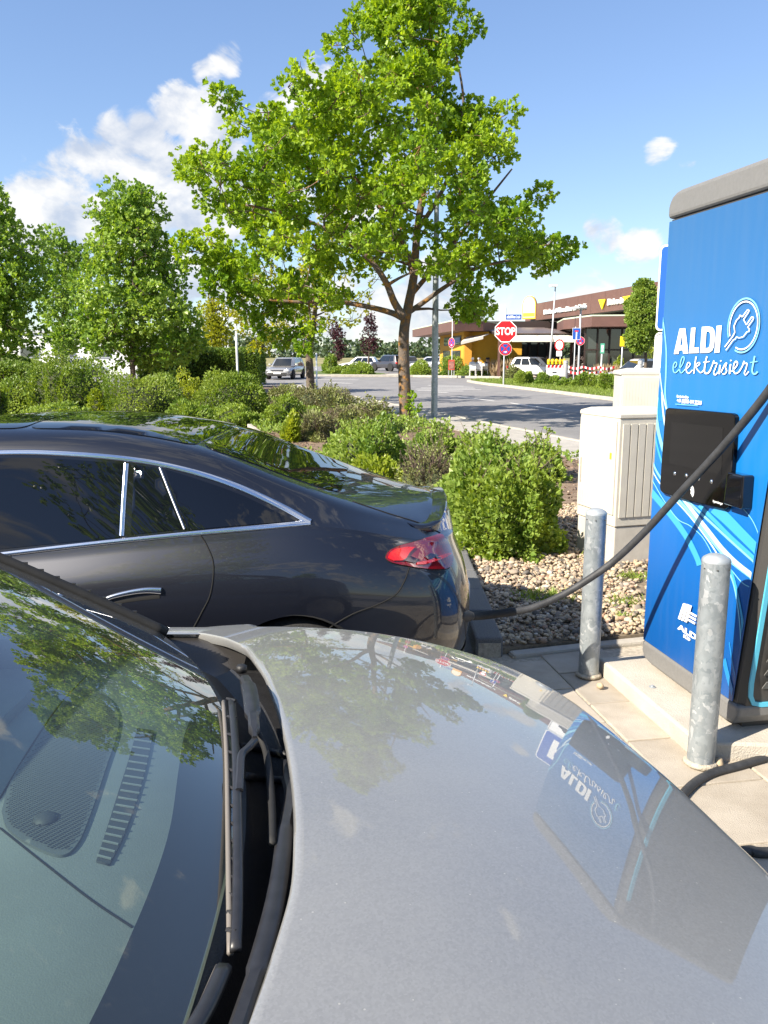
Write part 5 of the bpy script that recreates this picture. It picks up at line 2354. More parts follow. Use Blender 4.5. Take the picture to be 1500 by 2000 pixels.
def galvanised():
    m = bpy.data.materials.new('galvanised_spangle')
    m.use_nodes = True
    N, L = m.node_tree.nodes, m.node_tree.links
    b = N['Principled BSDF']
    b.inputs['Metallic'].default_value = .45
    t = N.new('ShaderNodeTexCoord')
    mp_ = N.new('ShaderNodeMapping')
    mp_.inputs['Scale'].default_value = (1, 1, .75)
    L.new(t.outputs['Object'], mp_.inputs[0])
    nz = N.new('ShaderNodeTexNoise')
    nz.inputs['Scale'].default_value = 16
    nz.inputs['Detail'].default_value = 3
    L.new(mp_.outputs[0], nz.inputs['Vector'])
    ad = N.new('ShaderNodeMixRGB')
    ad.blend_type = 'ADD'
    ad.inputs[0].default_value = .14
    L.new(mp_.outputs[0], ad.inputs[1])
    L.new(nz.outputs['Color'], ad.inputs[2])
    v = N.new('ShaderNodeTexVoronoi')
    v.inputs['Scale'].default_value = 46
    L.new(ad.outputs[0], v.inputs['Vector'])
    sp = N.new('ShaderNodeSeparateColor')
    L.new(v.outputs['Color'], sp.inputs[0])
    cr = N.new('ShaderNodeValToRGB')
    els = [(0, (.25, .29, .31)), (.5, (.32, .36, .38)), (.86, (.36, .40, .42)), (.95, (.50, .53, .54)), (1, (.56, .59, .60))]
    while len(cr.color_ramp.elements) < len(els):
        cr.color_ramp.elements.new(.5)
    for e, (p, c) in zip(cr.color_ramp.elements, els):
        e.position = p
        e.color = (*c, 1)
    L.new(sp.outputs[0], cr.inputs[0])
    mx = N.new('ShaderNodeMixRGB')
    mx.blend_type = 'MULTIPLY'
    mx.inputs[0].default_value = .5
    L.new(cr.outputs[0], mx.inputs[1])
    L.new(nz.outputs['Fac'], mx.inputs[2])
    mr = N.new('ShaderNodeMapRange')
    mr.inputs['To Min'].default_value = .32
    mr.inputs['To Max'].default_value = .52
    L.new(sp.outputs[1], mr.inputs['Value'])
    L.new(mr.outputs[0], b.inputs['Roughness'])
    g = N.new('ShaderNodeGamma')
    g.inputs[1].default_value = .8
    L.new(mx.outputs[0], g.inputs[0])
    L.new(g.outputs[0], b.inputs['Base Color'])
    return m


M_SPANGLE = galvanised()


def bollard(x, y, r, h, label):
    o = thing('steel_bollard', (x, y, 0), label, 'bollard', 'galvanised bollards guarding the charging station')
    mb = MB()
    mb.lathe((x, y, 0), [(r, -.02), (r, h - .012)], 40)
    mb.build('post', M_SPANGLE, o, smooth=True, auto=R(40))
    mb = MB()
    mb.lathe((x, y, h - .012), [(r * 1.01, 0), (r * 1.01, .008), (r * .93, .016), (r * .6, .028), (.001, .034)], 40)
    mb.build('cap', M_ZINC, o, smooth=True, auto=R(50))
    mb = MB()
    mb.lathe((x, y, .02), [(r * 1.28, 0), (r * 1.22, .012), (r * .99, .018)], 30)
    mb.build('mortar_collar', M_SLABJ, o, smooth=True)
    for a in (200, 255, 310):
        p = Vector((x + r * math.cos(R(a)), y + r * math.sin(R(a)), h - .035))
        mb = MB()
        mb.lathe(p - Vector((0, 0, .003)), [(.001, 0), (.0045, .002), (.0045, .004), (.001, .006)], 8)
        mb.build('rivet', M_CH_DARK, o)
    return o


b1 = atZ(1150.5, 1328, 0)
b2 = atZ(1371, 1503, 0)
bollard(b1.x, b1.y + .02, .0535, .905, 'galvanised bollard between the plinth corner and the pebble bed, crossed by the cable shadow')
bollard(b2.x, b2.y + .02, .0555, .90, 'galvanised bollard standing before the emblem on the charging station, cable lying at its foot')
for k, (px, py) in enumerate(((1172, 1340), (1478, 1473), (1405, 1490))):
    p = atZ(px, py, .03)
    V_, F_, T_ = pebbles(np.array([p[:]]), np.array([.022]), 50 + k)
    tag(link('stray_pebble', np_mesh(V_, F_, T_ * 0 + .55), M_STONE), ['single pebble at the foot of the bollard by the plinth corner', 'single pebble on the plinth front edge beside the looped cable', 'single pebble between the plinth and the bollard with the cable at its foot'][k], 'pebble', 'stray pebbles by the plinth')
# bolt in the plinth
p = atZ(1274, 1342, .099)
mb = MB()
mb.lathe(p, [(.016, 0), (.016, .003), (.007, .004), (.007, .010), (.001, .011)], 16)
mb.build('anchor_bolt', M_ZINC, pth)

# ================================================================== cables
M_CABLE = mat('charging_cable_rubber', (.022, .023, .025), .6, col2=(.045, .046, .049), nscale=18, bump=.12, bscale=160)
cab = thing('charging_cable', (.42, 3.9, .0), 'thick black charging cable rising from the sedan past a bollard to the charger', 'cable')
hp, _ = sed_hit(906, 1202)
cp_pts = [hp + Vector((-.03, .0, .0)), atY(930, 1203, 3.78), atY(985, 1197, 3.82), atY(1040, 1187, 3.84), atY(1100, 1161, 3.85), atY(1150, 1131, 3.83), atY(1200, 1095, 3.79), atY(1260, 1038, 3.70), atY(1320, 972, 3.58), atY(1400, 886, 3.42), atY(1455, 822, 3.30), atY(1500, 765, 3.20), atY(1540, 706, 3.10),
          Vector((1.62, 3.02, 1.90)), Vector((1.70, 3.0, 2.14)), Vector((1.78, 3.12, 2.34)), Vector((1.80, 3.40, 2.40))]
PP = smooth_path(cp_pts, 8)
mb = MB()
mb.tube(PP[18:], .0172, 14)
mb.build('cable', M_CABLE, cab, smooth=True)
mb = MB()
mb.tube(PP[5:20], .0205, 14)
mb.build('cable_sleeve', M_RUBBER, cab, smooth=True)
mb = MB()
mb.tube(PP[:7], [.030, .032, .033, .033, .030, .026, .0215], 14)
mb.build('plug', M_DARKPLASTIC, cab, smooth=True)
cab2 = thing('charging_cable', (1.5, 2.9, .0), 'second black charging cable looped along the paving below the louvred side', 'cable')
mb = MB()
pts = [Vector((1.95, 3.02, .95)), Vector((1.96, 2.95, .50)), Vector((1.93, 2.96, .16)), atZ(1545, 1466, .05), atZ(1500, 1479, .03), atZ(1440, 1497, .025), atZ(1385, 1513, .025), atZ(1345, 1540, .025), atZ(1318, 1582, .025), atZ(1320, 1640, .025), atZ(1390, 1675, .025), atZ(1460, 1662, .025), atZ(1530, 1664, .025), Vector((2.1, 2.62, .03)), Vector((2.4, 2.75, .03))]
mb.tube(smooth_path(pts, 8), .0185, 14)
mb.build('cable', M_CABLE, cab2, smooth=True)

# ================================================================== distribution cabinets
M_CAB = mat('cabinet_plastic', (.54, .51, .44), .55, noise=.05, nscale=6, bump=.06, bscale=200)
M_CAB_D = mat('cabinet_socket', (.50, .47, .41), .6, noise=.08, nscale=8)


def cabinet(name, A, B, Cc, H, label, socket=.36, grooves=True):
    """A: left front corner, B: front right corner, Cc: far right corner on the ground (side face B-C)"""
    A, B, Cc = Vector((*A, 0)), Vector((*B, 0)), Vector((*Cc, 0))
    D = A + (Cc - B)
    ctr = (A + B + Cc + D) / 4
    o = thing(name, (ctr.x, ctr.y, .03), label, 'electrical cabinet', 'pale distribution cabinets beside the charging station')

    def inset(p, f):
        return ctr + (p - ctr) * f

    def rot(f, z0, z1, nm, m, bev=.008):
        mb = MB()
        mb.prism([(inset(p, f).x, inset(p, f).y) for p in (A, B, Cc, D)], z0, z1)
        q = mb.build(nm, m, o)
        bb = q.modifiers.new('bevel', 'BEVEL')
        bb.width = bev
        bb.segments = 2
        return q
    so_ = rot(.97, .0, socket, 'socket', M_CAB_D)
    body = rot(1.0, socket + .004, H - .045, 'body', M_CAB)
    # lid, slightly hipped
    V = [inset(p, 1.025) + UP * (H - .05) for p in (A, B, Cc, D)] + [inset(p, 1.025) + UP * (H - .012) for p in (A, B, Cc, D)] + [inset(p, .82) + UP * (H + .012) for p in (A, B, Cc, D)]
    F = [(0, 1, 2, 3)]
    for i in range(4):
        j = (i + 1) % 4
        F += [(i, j, 4 + j, 4 + i), (4 + i, 4 + j, 8 + j, 8 + i)]
    F.append((8, 9, 10, 11))
    mb = MB()
    mb.add(V, F)
    q = mb.build('lid', M_CAB, o)
    q.modifiers.new('bevel', 'BEVEL').width = .008
    fx = (B - A).normalized()
    fw = (B - A).length
    fn = Vector((fx.y, -fx.x, 0))
    if fn.dot(A - ctr) < 0:
        fn = -fn
    sx = (Cc - B).normalized()
    sw = (Cc - B).length
    sn = Vector((sx.y, -sx.x, 0))
    if sn.dot(B - ctr) < 0:
        sn = -sn
    z0, z1 = socket + .10, H - .07
    mb = MB()
    mb.plate([A + fx * .02 + UP * z0, A + fx * (fw - .02) + UP * z0, A + fx * (fw - .02) + UP * z1, A + fx * .02 + UP * z1], fn * .012)
    door = mb.build('door', M_CAB, o)
    k = int(fw / .028)
    for i in range(1, k):
        mb = MB()
        p = A + fx * (.02 + (fw - .04) * i / k) + fn * .0135
        mb.box(p - fn * .0012 + UP * (z0 + z1) / 2, (.004, .002, z1 - z0 - .06), math.atan2(fx.y, fx.x))
        mb.build('rib', M_CAB, door)
    mb = MB()
    p = A + fx * .06 + fn * .018 + UP * (z0 + .30)
    mb.box(p, (.012, .012, .20), math.atan2(fx.y, fx.x))
    mb.build('door_handle', M_CAB_D, door)
    if grooves:
        n = 8
        for i in range(n):
            a, b = .03 + (sw - .06) * i / n, .03 + (sw - .06) * (i + .82) / n
            mb = MB()
            mb.plate([B + sx * a + UP * (z0 - .02), B + sx * b + UP * (z0 - .02), B + sx * b + UP * (z1 - .02), B + sx * a + UP * (z1 - .02)], sn * .010)
            mb.build('side_panel', M_CAB, o)
    return o, door, (A, fx, fw, fn)


cA, cB = atZ(1122, 1075, .0), atZ(1196, 1122, .0)
cabA, dr, (A, fx, fw, fn) = cabinet('distribution_cabinet', (1.64, 6.85), (1.81, 6.30), (2.40, 6.48), 1.262, 'shorter pale grey ribbed distribution cabinet with hipped lid and a yellow warning mark')
mb = MB()
p = A + fx * (fw - .08) + fn * .0165 + UP * 1.0
mb.box(p - UP * .08, (.022, .003, .05), math.atan2(fx.y, fx.x))
mb.build('warning_sticker', mat('warning_yellow', (.85, .55, .02), .5), dr)
cabinet('distribution_cabinet', (2.18, 7.62), (3.40, 7.50), (3.43, 7.85), 1.56, 'taller pale grey distribution cabinet behind the shorter one', grooves=False)

# ================================================================== parking sign behind the charger
sg = thing('parking_sign', (2.91, 8.2, 0), 'blue white-rimmed parking sign with a white plate below, half hidden by the charging station', 'sign')
M_SIGNBLUE = mat('sign_blue', (.010, .085, .42), .35)
M_SIGNWHITE = mat('sign_white', (.82, .83, .83), .35)
M_SIGNBACK = mat('sign_aluminium', (.42, .43, .44), .4, .7)
M_INK = mat('sign_black', (.015, .015, .015), .45)


def rrect(c, ex, ey, w, h, r=.03, n=5):
    out = []
    for (sx, sy, a0) in ((1, 1, 0), (-1, 1, 90), (-1, -1, 180), (1, -1, 270)):
        for k in range(n + 1):
            a = R(a0 + 90 * k / n)
            out.append(Vector(c) + ex * (sx * (w / 2 - r) + r * math.cos(a)) + ey * (sy * (h / 2 - r) + r * math.sin(a)))
    return out


sx_ = Vector((.62, -.78, 0)).normalized()
sn_ = Vector((-.78, -.62, 0)).normalized()
sc_ = Vector((2.91, 8.15, 0))
mb = MB()
mb.lathe((2.95, 8.19, 0), [(.03, 0), (.03, 2.85)], 16)
mb.build('post', M_SPANGLE, sg, smooth=True, auto=R(40))
mb = MB()
mb.plate(rrect(sc_ + UP * 2.34, sx_, UP, .62, .82, .05), sn_ * .004)
pln = mb.build('plate', M_SIGNWHITE, sg)
mb = MB()
mb.plate(rrect(sc_ + UP * 2.34 + sn_ * .004, sx_, UP, .585, .785, .04), sn_ * .002)
mb.build('blue_field', M_SIGNBLUE, pln)
text_on('P', sc_ + UP * 2.09 + sn_ * .0065 - sx_ * .0, -sx_ if sx_.cross(UP).dot(sn_) < 0 else sx_, UP, .70, M_SIGNWHITE, pln, bold=.012, align='CENTER', extrude=.0004)
mb = MB()
mb.plate(rrect(sc_ + UP * 1.68, sx_, UP, .62, .47, .05), sn_ * .004)
p2 = mb.build('lower_plate', M_SIGNWHITE, sg)
mb = MB()
fr_o = rrect(sc_ + UP * 1.68 + sn_ * .0045, sx_, UP, .59, .44, .04)
fr_i = rrect(sc_ + UP * 1.68 + sn_ * .0045, sx_, UP, .575, .425, .035)
V = fr_o + fr_i
nq = len(fr_o)
mb.add([v + sn_ * .001 for v in V], [(i, (i + 1) % nq, nq + (i + 1) % nq, nq + i) for i in range(nq)])
mb.build('border', M_INK, p2)
car_ic = [(-.18, -.06), (-.18, .0), (-.12, .02), (-.07, .08), (.07, .08), (.13, .02), (.18, 0), (.18, -.06)]
mb = MB()
mb.plate([sc_ + UP * (1.68 + b) + sx_ * a + sn_ * .0042 for a, b in car_ic], sn_ * .0015)
mb.build('car_symbol', M_INK, p2)
# ================================================================== trees
def px_clumps(poly, Y, n, r, cr, depth=1.0, cap=4.2, inset=14):
    """clumps spread through a crown whose outline is given, with real depth round its own axis"""
    xs = [p[0] for p in poly]
    ys = [p[1] for p in poly]
    out = []
    mpp = Y / FPX
    while len(out) < n:
        x, y = r.uniform(min(xs), max(xs)), r.uniform(min(ys), max(ys))
        if not in_poly((x, y), poly):
            continue
        # width of the outline at this height
        row = [q for q in np.arange(min(xs), max(xs), 12) if in_poly((q, y), poly)]
        if not row:
            continue
        c, hw = (row[0] + row[-1]) / 2, max(10, (row[-1] - row[0]) / 2)
        x = c + (x - c) * max(.55, (hw - inset) / hw)
        dd = min(cap, math.sqrt(max(.05, 1 - ((x - c) / hw) ** 2)) * hw * mpp) * depth
        dy = r.uniform(-1, 1) * dd
        p = atY(x, y, Y + dy)
        # hold the real size: the outline is that of the crown's own plane
        q = atY(x, y, Y)
        out.append((q.x, Y + dy, q.z, r.uniform(*cr)))
    return out


def cq(l, ox=340, oy=0, sc=1.852):
    return [(ox + a / sc, oy + b / sc) for a, b in l]


r_ = np.random.default_rng(5)
YO = 20.9
OAK = cq([(690, -90), (1010, -90), (1015, 60), (1065, 150), (1050, 260), (1070, 350), (1150, 390), (1200, 450), (1190, 540), (1240, 580), (1240, 700), (1320, 690), (1320, 760), (1300, 840), (1440, 880), (1400, 980), (1290, 950), (1270, 1040),
          (1160, 1140), (1060, 1150), (960, 1060), (880, 1000), (800, 990), (700, 1040), (620, 1060), (560, 1120), (480, 1120), (420, 1110), (300, 1100), (130, 1060), (70, 880), (150, 900), (140, 760), (50, 680), (40, 590), (120, 600), (220, 620),
          (240, 500), (215, 440), (225, 375), (300, 420), (400, 380), (510, 380), (520, 330), (580, 280), (570, 175), (680, 200), (680, 60)])


def pxs(l, Y):
    return [atY(a, b, Y) for a, b in l]


cl = px_clumps(OAK, YO, 330, r_, (.22, .42), inset=30)
for (a, b, rr) in ((375, 330, .45), (395, 345, .4), (400, 385, .4), (378, 490, .35), (395, 500, .4), (425, 525, .4), (455, 215, .4), (465, 235, .4), (535, 215, .35), (1095, 490, .42), (1110, 485, .3), (1075, 505, .4), (1045, 395, .35), (1040, 450, .4),
                   (660, 100, .35), (690, 95, .35), (720, 15, .45), (740, 40, .4), (860, 5, .4), (880, 40, .35), (905, 85, .35), (980, 240, .4), (430, 560, .4), (470, 575, .4), (510, 590, .4), (550, 600, .35), (455, 540, .4), (490, 620, .3), (520, 640, .3), (415, 470, .4), (565, 655, .28), (590, 650, .30), (615, 640, .30), (600, 680, .25), (545, 665, .22)):
    p = atY(a, b, YO + r_.uniform(-1.2, .8))
    q = atY(a, b, YO)
    cl.append((q.x, YO + r_.uniform(-1.0, .8), q.z, rr))
base = atY(795, 826, YO)
tz = [(base.x, YO, .0)] + pxs([(792, 790), (789, 720), (789, 650), (797, 600), (808, 540), (815, 450), (828, 350), (822, 250), (812, 150), (800, 60), (795, 0)], YO)
forks = [(pxs([(788, 622), (765, 611), (718, 599), (650, 588), (590, 590), (520, 585)], YO - .4), .085, .03),
         (pxs([(789, 620), (770, 590), (752, 548), (715, 500), (650, 455), (570, 420), (480, 400)], YO - 1.0), .10, .025),
         (pxs([(795, 612), (825, 592), (870, 560), (930, 525), (1010, 505), (1090, 490)], YO + .5), .075, .02),
         (pxs([(800, 580), (850, 520), (905, 450), (960, 380), (1000, 330)], YO + 1.0), .07, .02),
         (pxs([(806, 540), (790, 480), (740, 400), (680, 330), (640, 260)], YO + 1.2), .07, .02),
         (pxs([(815, 450), (860, 380), (890, 300), (905, 200), (890, 100)], YO - .3), .06, .02)]
shoot = clump_leaves([np.array(atY(806, 792, YO - .25)[:]), np.array(atY(800, 775, YO - .25)[:])], [.22, .16], 1300, .12, r_, lobed=True)
make_tree('oak_tree', (base.x, YO, .0), 'bright green young oak with orange lichen on its trunk beside the steel lamp post', tz, (.185, .03), cl, M_OAK, .125, 1550, seed=21, bark=M_BARK_OAK, lobed=True, forks=forks, tone_spread=.28, extra=shoot, z_first=2.6, wid=.40)
# second tree of the bed, yellow spring leaves
Y2 = 29.0
b2_ = atY(608, 791, Y2)
cl2 = px_clumps([(425, 560), (480, 500), (560, 440), (690, 430), (760, 540), (740, 600), (690, 640), (630, 620), (575, 650), (520, 690), (470, 680), (440, 640), (415, 600)], Y2, 90, r_, (.35, .6), .9)
tz2 = [(b2_.x, Y2, 0)] + pxs([(607, 760), (605, 720), (604, 685), (612, 640), (615, 580), (605, 510), (600, 460)], Y2)
make_tree('young_tree', (b2_.x, Y2, 0), 'tree with rough brown trunk and thin yellow spring leaves behind the oak', tz2, (.19, .04), cl2, M_YELLOW, .13, 240, seed=22, bark=M_BARK, tone_spread=.3, z_first=2.2, shell=.2)
# lindens on the left
LIND = [('broad green linden with a full round crown behind the clipped bushes', 258, 34.0, [(160, 480), (185, 405), (220, 375), (262, 380), (290, 370), (315, 440), (345, 520), (375, 560), (392, 620), (388, 680), (330, 712), (265, 700), (215, 715), (165, 680), (160, 590)], 100, .17, 430, (.5, .95), .15, M_LINDEN, 31),
        ('slim yellowish green linden before the white hall', 122, 50.0, [(78, 520), (90, 460), (130, 445), (165, 465), (182, 530), (180, 640), (150, 680), (95, 680), (75, 620)], 50, .20, 260, (.6, 1.0), .15, M_LINDEN, 32),
        ('dark green linden over the grass bank', -5, 36.0, [(-110, 430), (-60, 370), (-5, 380), (30, 430), (60, 470), (84, 540), (80, 640), (50, 690), (-40, 705), (-120, 660)], 100, .17, 380, (.55, .95), .15, M_LINDEN, 33),
        ('loose yellow green tree behind the far end of the hedge', 415, 58.0, [(385, 620), (405, 580), (440, 590), (455, 640), (445, 690), (390, 692)], 40, .16, 260, (.6, .9), .12, M_YELLOW, 34)]
for lab, px, Y, poly, n, ls, per, cr, tr, lm_, sd in LIND:
    q = atY(px, 700, Y)
    top = min(p[1] for p in poly)
    tp = [(q.x, Y, 0), (q.x, Y, 1.0)] + pxs([(px, 640), (px + 3, 560), (px - 2, top + 30)], Y)
    rr = np.random.default_rng(sd)
    make_tree('linden_tree', (q.x, Y, 0), lab, tp, (tr, .03), px_clumps(poly, Y, n, rr, cr), lm_, ls, per, group='trees along the car park', seed=sd, z_first=1.5, wid=.42, shell=.7, tone_spread=.34)
for k, (px, Y, top, lab) in enumerate(((657, 74.0, 622, 'dark purple leaved plum tree beside the far white car'), (720, 78.0, 612, 'narrower purple leaved plum tree beside the dark suv'))):
    q = atY(px, 700, Y)
    rr = np.random.default_rng(40 + k)
    poly = [(px - 8, top), (px + 10, top), (px + 22, top + 35), (px + 24, top + 70), (px + 10, top + 82), (px - 12, top + 82), (px - 24, top + 65), (px - 20, top + 30)]
    make_tree('plum_tree', (q.x, Y, 0), lab, [(q.x, Y, 0), (q.x, Y, 1.2), (q.x + .05, Y, 2.4), (q.x, Y, 4.4)], (.13, .02), px_clumps(poly, Y, 42, rr, (.28, .5)), M_PURPLE, .16, 330, group='purple plum trees at the far car park', seed=41 + k, z_first=1.0, shell=.2)
# clipped ball tree at the cafe
YB = 41.0
q = atY(1258, 700, YB)
poly = [(1258, 551), (1281, 566), (1288, 600), (1288, 650), (1280, 672), (1255, 684), (1224, 676), (1214, 648), (1218, 606), (1230, 572)]
make_tree('clipped_tree', (q.x, YB, 0), 'dense egg shaped clipped tree before the cafe glazing', [(q.x + .1, YB, 0), (q.x + .1, YB, 1.2), (q.x + .05, YB, 2.4), (q.x, YB, 4.4)], (.11, .04), px_clumps(poly, YB, 150, np.random.default_rng(44), (.24, .36)), M_BUSH_B, .13, 2300, seed=45, z_first=1.6, shell=.7)
# trees behind the photographer, mirrored in the cars
for k, (x, y, h, w, lab) in enumerate(((-4.6, -7.8, 13.5, 3.0, 'tall leafy tree mirrored in the side windows of the sedan'), (1.5, -22.0, 7.0, 2.6, 'leafy tree mirrored in the door of the sedan'))):
    rr = np.random.default_rng(60 + k)
    make_tree('linden_tree', (x, y, 0), lab, [(x, y, 0), (x, y, 2), (x + .1, y, h * .6), (x, y, h * .9)], (.16, .03), crown_clumps((x, y, 0), h * .35, h, w, 80, rr), M_LINDEN, .16, 240, group='trees behind the photographer', seed=61 + k, z_first=1.6)

# ================================================================== shrubs
def bush_px(name, px0, px1, top, Y, label, leaf, size, n, hd=None, group=None, **kw):
    """shrub by its span in the photograph and its distance"""
    a, b = atY(px0, top, Y), atY(px1, top, Y)
    h = atY((px0 + px1) / 2, top, Y).z
    hw = (b.x - a.x) / 2 * .92
    h = h * .92
    z0 = kw.pop('z0', .07)
    return make_bush(name, ((a.x + b.x) / 2, Y, z0), (hw, hd or hw * .9, h - z0), label, leaf, size, n, group=group, **kw)


GB = 'shrubs of the planting bed'
bush_px('shrub', 880, 1078, 892, 7.1, 'tall leafy green shrub at the edge of the pebbles behind the sedan', M_BUSH_B, .040, 12000, hd=.60, group=GB, seed=71, shoots=46, lump=.24, fill=.40, power=2.25, stems=14, z0=.05, wid=.42, core=.62)
bush_px('shrub', 835, 910, 965, 7.6, 'lime yellow low shrub tucked behind the tail of the sedan', M_BUSH_Y, .05, 1500, group=GB, seed=72, wid=.4)
bush_px('shrub', 770, 900, 862, 9.6, 'brown twiggy half bare shrub between the green ones', M_BUSH_DRY, .03, 2200, hd=.7, group=GB, seed=73, bare=170, fill=.5, shoots=12)
bush_px('shrub', 652, 800, 838, 11.2, 'spreading light green shrub in front of the oak trunk', M_BUSH_B, .055, 4200, hd=.9, group=GB, seed=74, shoots=26, fill=.35, lump=.3)
bush_px('shrub', 690, 790, 890, 10.0, 'low yellow green shrub before the spreading one', M_BUSH_Y, .05, 1500, hd=.6, group=GB, seed=75, fill=.35, lump=.3)
bush_px('shrub', 800, 905, 842, 13.0, 'green shrub with a brown base right below the oak', M_BUSH_B, .06, 3200, hd=1.0, group=GB, seed=76, shoots=22, bare=40, lump=.3)
bush_px('shrub', 690, 770, 782, 17.5, 'dark twiggy shrub just left of the oak trunk', M_BUSH_DRY, .06, 1600, hd=.8, group=GB, seed=77, bare=120, fill=.5, shoots=18)
bush_px('shrub', 880, 1010, 852, 12.4, 'low ragged shrub along the footway', M_BUSH_B, .05, 2600, hd=.7, group=GB, seed=78, shoots=26, lump=.35)
bush_px('shrub', 1010, 1100, 868, 11.0, 'low sprawling shrub between footway and cabinet', M_BUSH_B, .05, 1500, hd=.6, group=GB, seed=88, shoots=18, lump=.35)
bush_px('shrub', 552, 584, 806, 15.5, 'small upright lime green shrub on the brown litter', M_BUSH_Y, .07, 900, group=GB, seed=79, power=3)
bush_px('shrub', 575, 668, 800, 16.5, 'brown dry heather like shrub with bare twigs', M_BUSH_DRY, .05, 3000, hd=1.3, group=GB, seed=80, bare=260, fill=.5)
bush_px('shrub', 512, 590, 772, 20.0, 'feathery green shrub beside the dry heather', M_BUSH, .06, 2600, hd=1.3, group=GB, seed=81, bare=60, lump=.3)
bush_px('shrub', 560, 700, 752, 26.0, 'olive brown shrub at the foot of the rough trunk', M_BUSH_DRY, .06, 3400, hd=2.4, group=GB, seed=82, bare=120, shoots=14)
bush_px('shrub', 510, 600, 745, 31.0, 'dark brown low shrub by the junction', M_BUSH_DRY, .07, 1800, hd=1.6, group=GB, seed=83, bare=90)
bush_px('shrub', 625, 740, 790, 20.5, 'pale dry shrub on the litter slope', M_BUSH_DRY, .06, 2400, hd=1.3, group=GB, seed=84, bare=160)
bush_px('shrub', 378, 524, 725, 21.0, 'round clipped bright green bush with dark hollow below', M_BUSH, .055, 7000, hd=.95, group=GB, seed=85, lump=.10, power=2.4)
bush_px('shrub', 328, 424, 732, 22.5, 'bush with yellow new growth between two rounded bushes', M_BUSH_Y, .06, 3200, hd=1.0, group=GB, seed=86, lump=.25)
bush_px('shrub', 166, 348, 728, 20.6, 'wide bush with brown bare patches in its green', M_BUSH, .05, 8000, hd=1.1, group=GB, seed=87, lump=.18, bare=90, fill=.35, power=2.4)
bush_px('shrub', 44, 200, 698, 21.5, 'tall dense green bush with a shaded right side', M_BUSH, .055, 9000, hd=1.2, group=GB, seed=89, lump=.2, power=2.4)
bush_px('shrub', -84, 66, 720, 21.0, 'dense bush with brownish crown cut by the roof of the sedan', M_BUSH, .055, 8000, hd=1.2, group=GB, seed=90, lump=.2, bare=40)
bush_px('shrub', 170, 215, 752, 20.0, 'lime green sprig bush between two dense bushes', M_BUSH_Y, .06, 1200, group=GB, seed=91)
bush_px('shrub', 30, 200, 790, 19.6, 'low light green ground shrub in front of the tall dense bush', M_BUSH_B, .06, 3000, hd=.6, group=GB, seed=92, lump=.3)
bush_px('shrub', 325, 420, 778, 19.8, 'low leafy green shrub below the yellow tipped bush', M_BUSH_B, .06, 2600, hd=.7, group=GB, seed=93, lump=.3)
bush_px('shrub', 420, 525, 796, 19.6, 'low pale shrub under the round clipped bush', M_BUSH_B, .06, 2400, hd=.6, group=GB, seed=94, lump=.3)


def make_hedge(c, half, h, rz, label, seed, n=9000, size=.09):
    n = int(n * 1.7)
    size *= 1.35
    r = np.random.default_rng(seed)
    root = thing('hedge', (c[0], c[1], 0), label, 'hedge', 'clipped hedges by the car park')
    P = np.empty((n, 3))
    D = np.empty((n, 3))
    a = np.stack([r.uniform(-half[0], half[0], n), r.uniform(-half[1], half[1], n), r.uniform(.1, h, n)], 1)
    pick = r.choice(6, n, p=[.07, .07, .20, .20, .40, .06])
    for i in range(n):
        k = pick[i]
        d = np.zeros(3)
        if k < 2:
            a[i, 0] = half[0] * (1 if k else -1)
            d[0] = 1 if k else -1
        elif k < 4:
            a[i, 1] = half[1] * (1 if k == 3 else -1)
            d[1] = 1 if k == 3 else -1
        elif k == 4:
            a[i, 2] = h
            d[2] = 1
        D[i] = d
    # rounded shoulders
    ex = np.maximum(0, np.abs(a[:, 1]) - half[1] * .55) / (half[1] * .45)
    a[:, 2] -= np.where(a[:, 2] > h * .8, .22 * ex ** 2 * h * .35, 0)
    exx = np.maximum(0, np.abs(a[:, 0]) - half[0] * .85) / (half[0] * .15)
    a[:, 2] -= np.where(a[:, 2] > h * .8, exx ** 2 * h * .12, 0)
    a += r.normal(0, .035, (n, 3)) + .05 * np.sin(a[:, [1, 2, 0]] * 3)
    M = np.array(Matrix.Rotation(rz, 3, 'Z'))
    P = a @ M.T
    D = (D + r.normal(0, .6, (n, 3))) @ M.T
    V, F, T = leaf_arrays(P, D, size * r.uniform(.6, 1.3, n), np.clip(r.normal(.5, .28, n), 0, 1), r)
    link('foliage', np_mesh(V, F, T, smooth=False), M_HEDGE, root)
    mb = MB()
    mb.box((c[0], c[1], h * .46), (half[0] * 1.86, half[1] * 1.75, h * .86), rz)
    mb.build('shaded_wood_core', M_SHADED_CORE, root)  # opaque box filling the hedge, its inner shade put into the colour
    return root


a, b = atY(275, 690, 41), atY(462, 690, 41)
make_hedge(((a.x + b.x) / 2, 41.6), ((b.x - a.x) / 2, .9), 1.90, 0, 'long clipped hedge with flat top behind the round bushes', 101, 11000)
a, b = atY(420, 690, 47), atY(507, 690, 47)
make_hedge(((a.x + b.x) / 2, 47.5), ((b.x - a.x) / 2, 1.1), 1.92, 0, 'shorter clipped hedge block with rounded end at the junction', 102, 7000)
a, b = atY(-120, 690, 30), atY(60, 690, 30)
make_hedge(((a.x + b.x) / 2, 30.5), ((b.x - a.x) / 2, 1.2), 1.25, 0, 'dark low hedge under the dark green linden', 103, 8000)
# grass bank behind it
mb = MB()
V, F = [], []
for i in range(13):
    for j in range(9):
        x = -28 + i * 1.2
        y = 33.5 + j * 1.0
        V.append((x, y, .02 + 1.95 * math.sin(math.pi * min(1, j / 8) * .5) * math.sin(math.pi * min(1, max(0, (12 - i) / 6)) * .5)))
for i in range(12):
    for j in range(8):
        q_ = i * 9 + j
        F.append((q_, q_ + 9, q_ + 10, q_ + 1))
mb.add(V, F)
bank = tag(mb.build('grass_bank', M_GRASS_BASE, smooth=True), kind='structure')


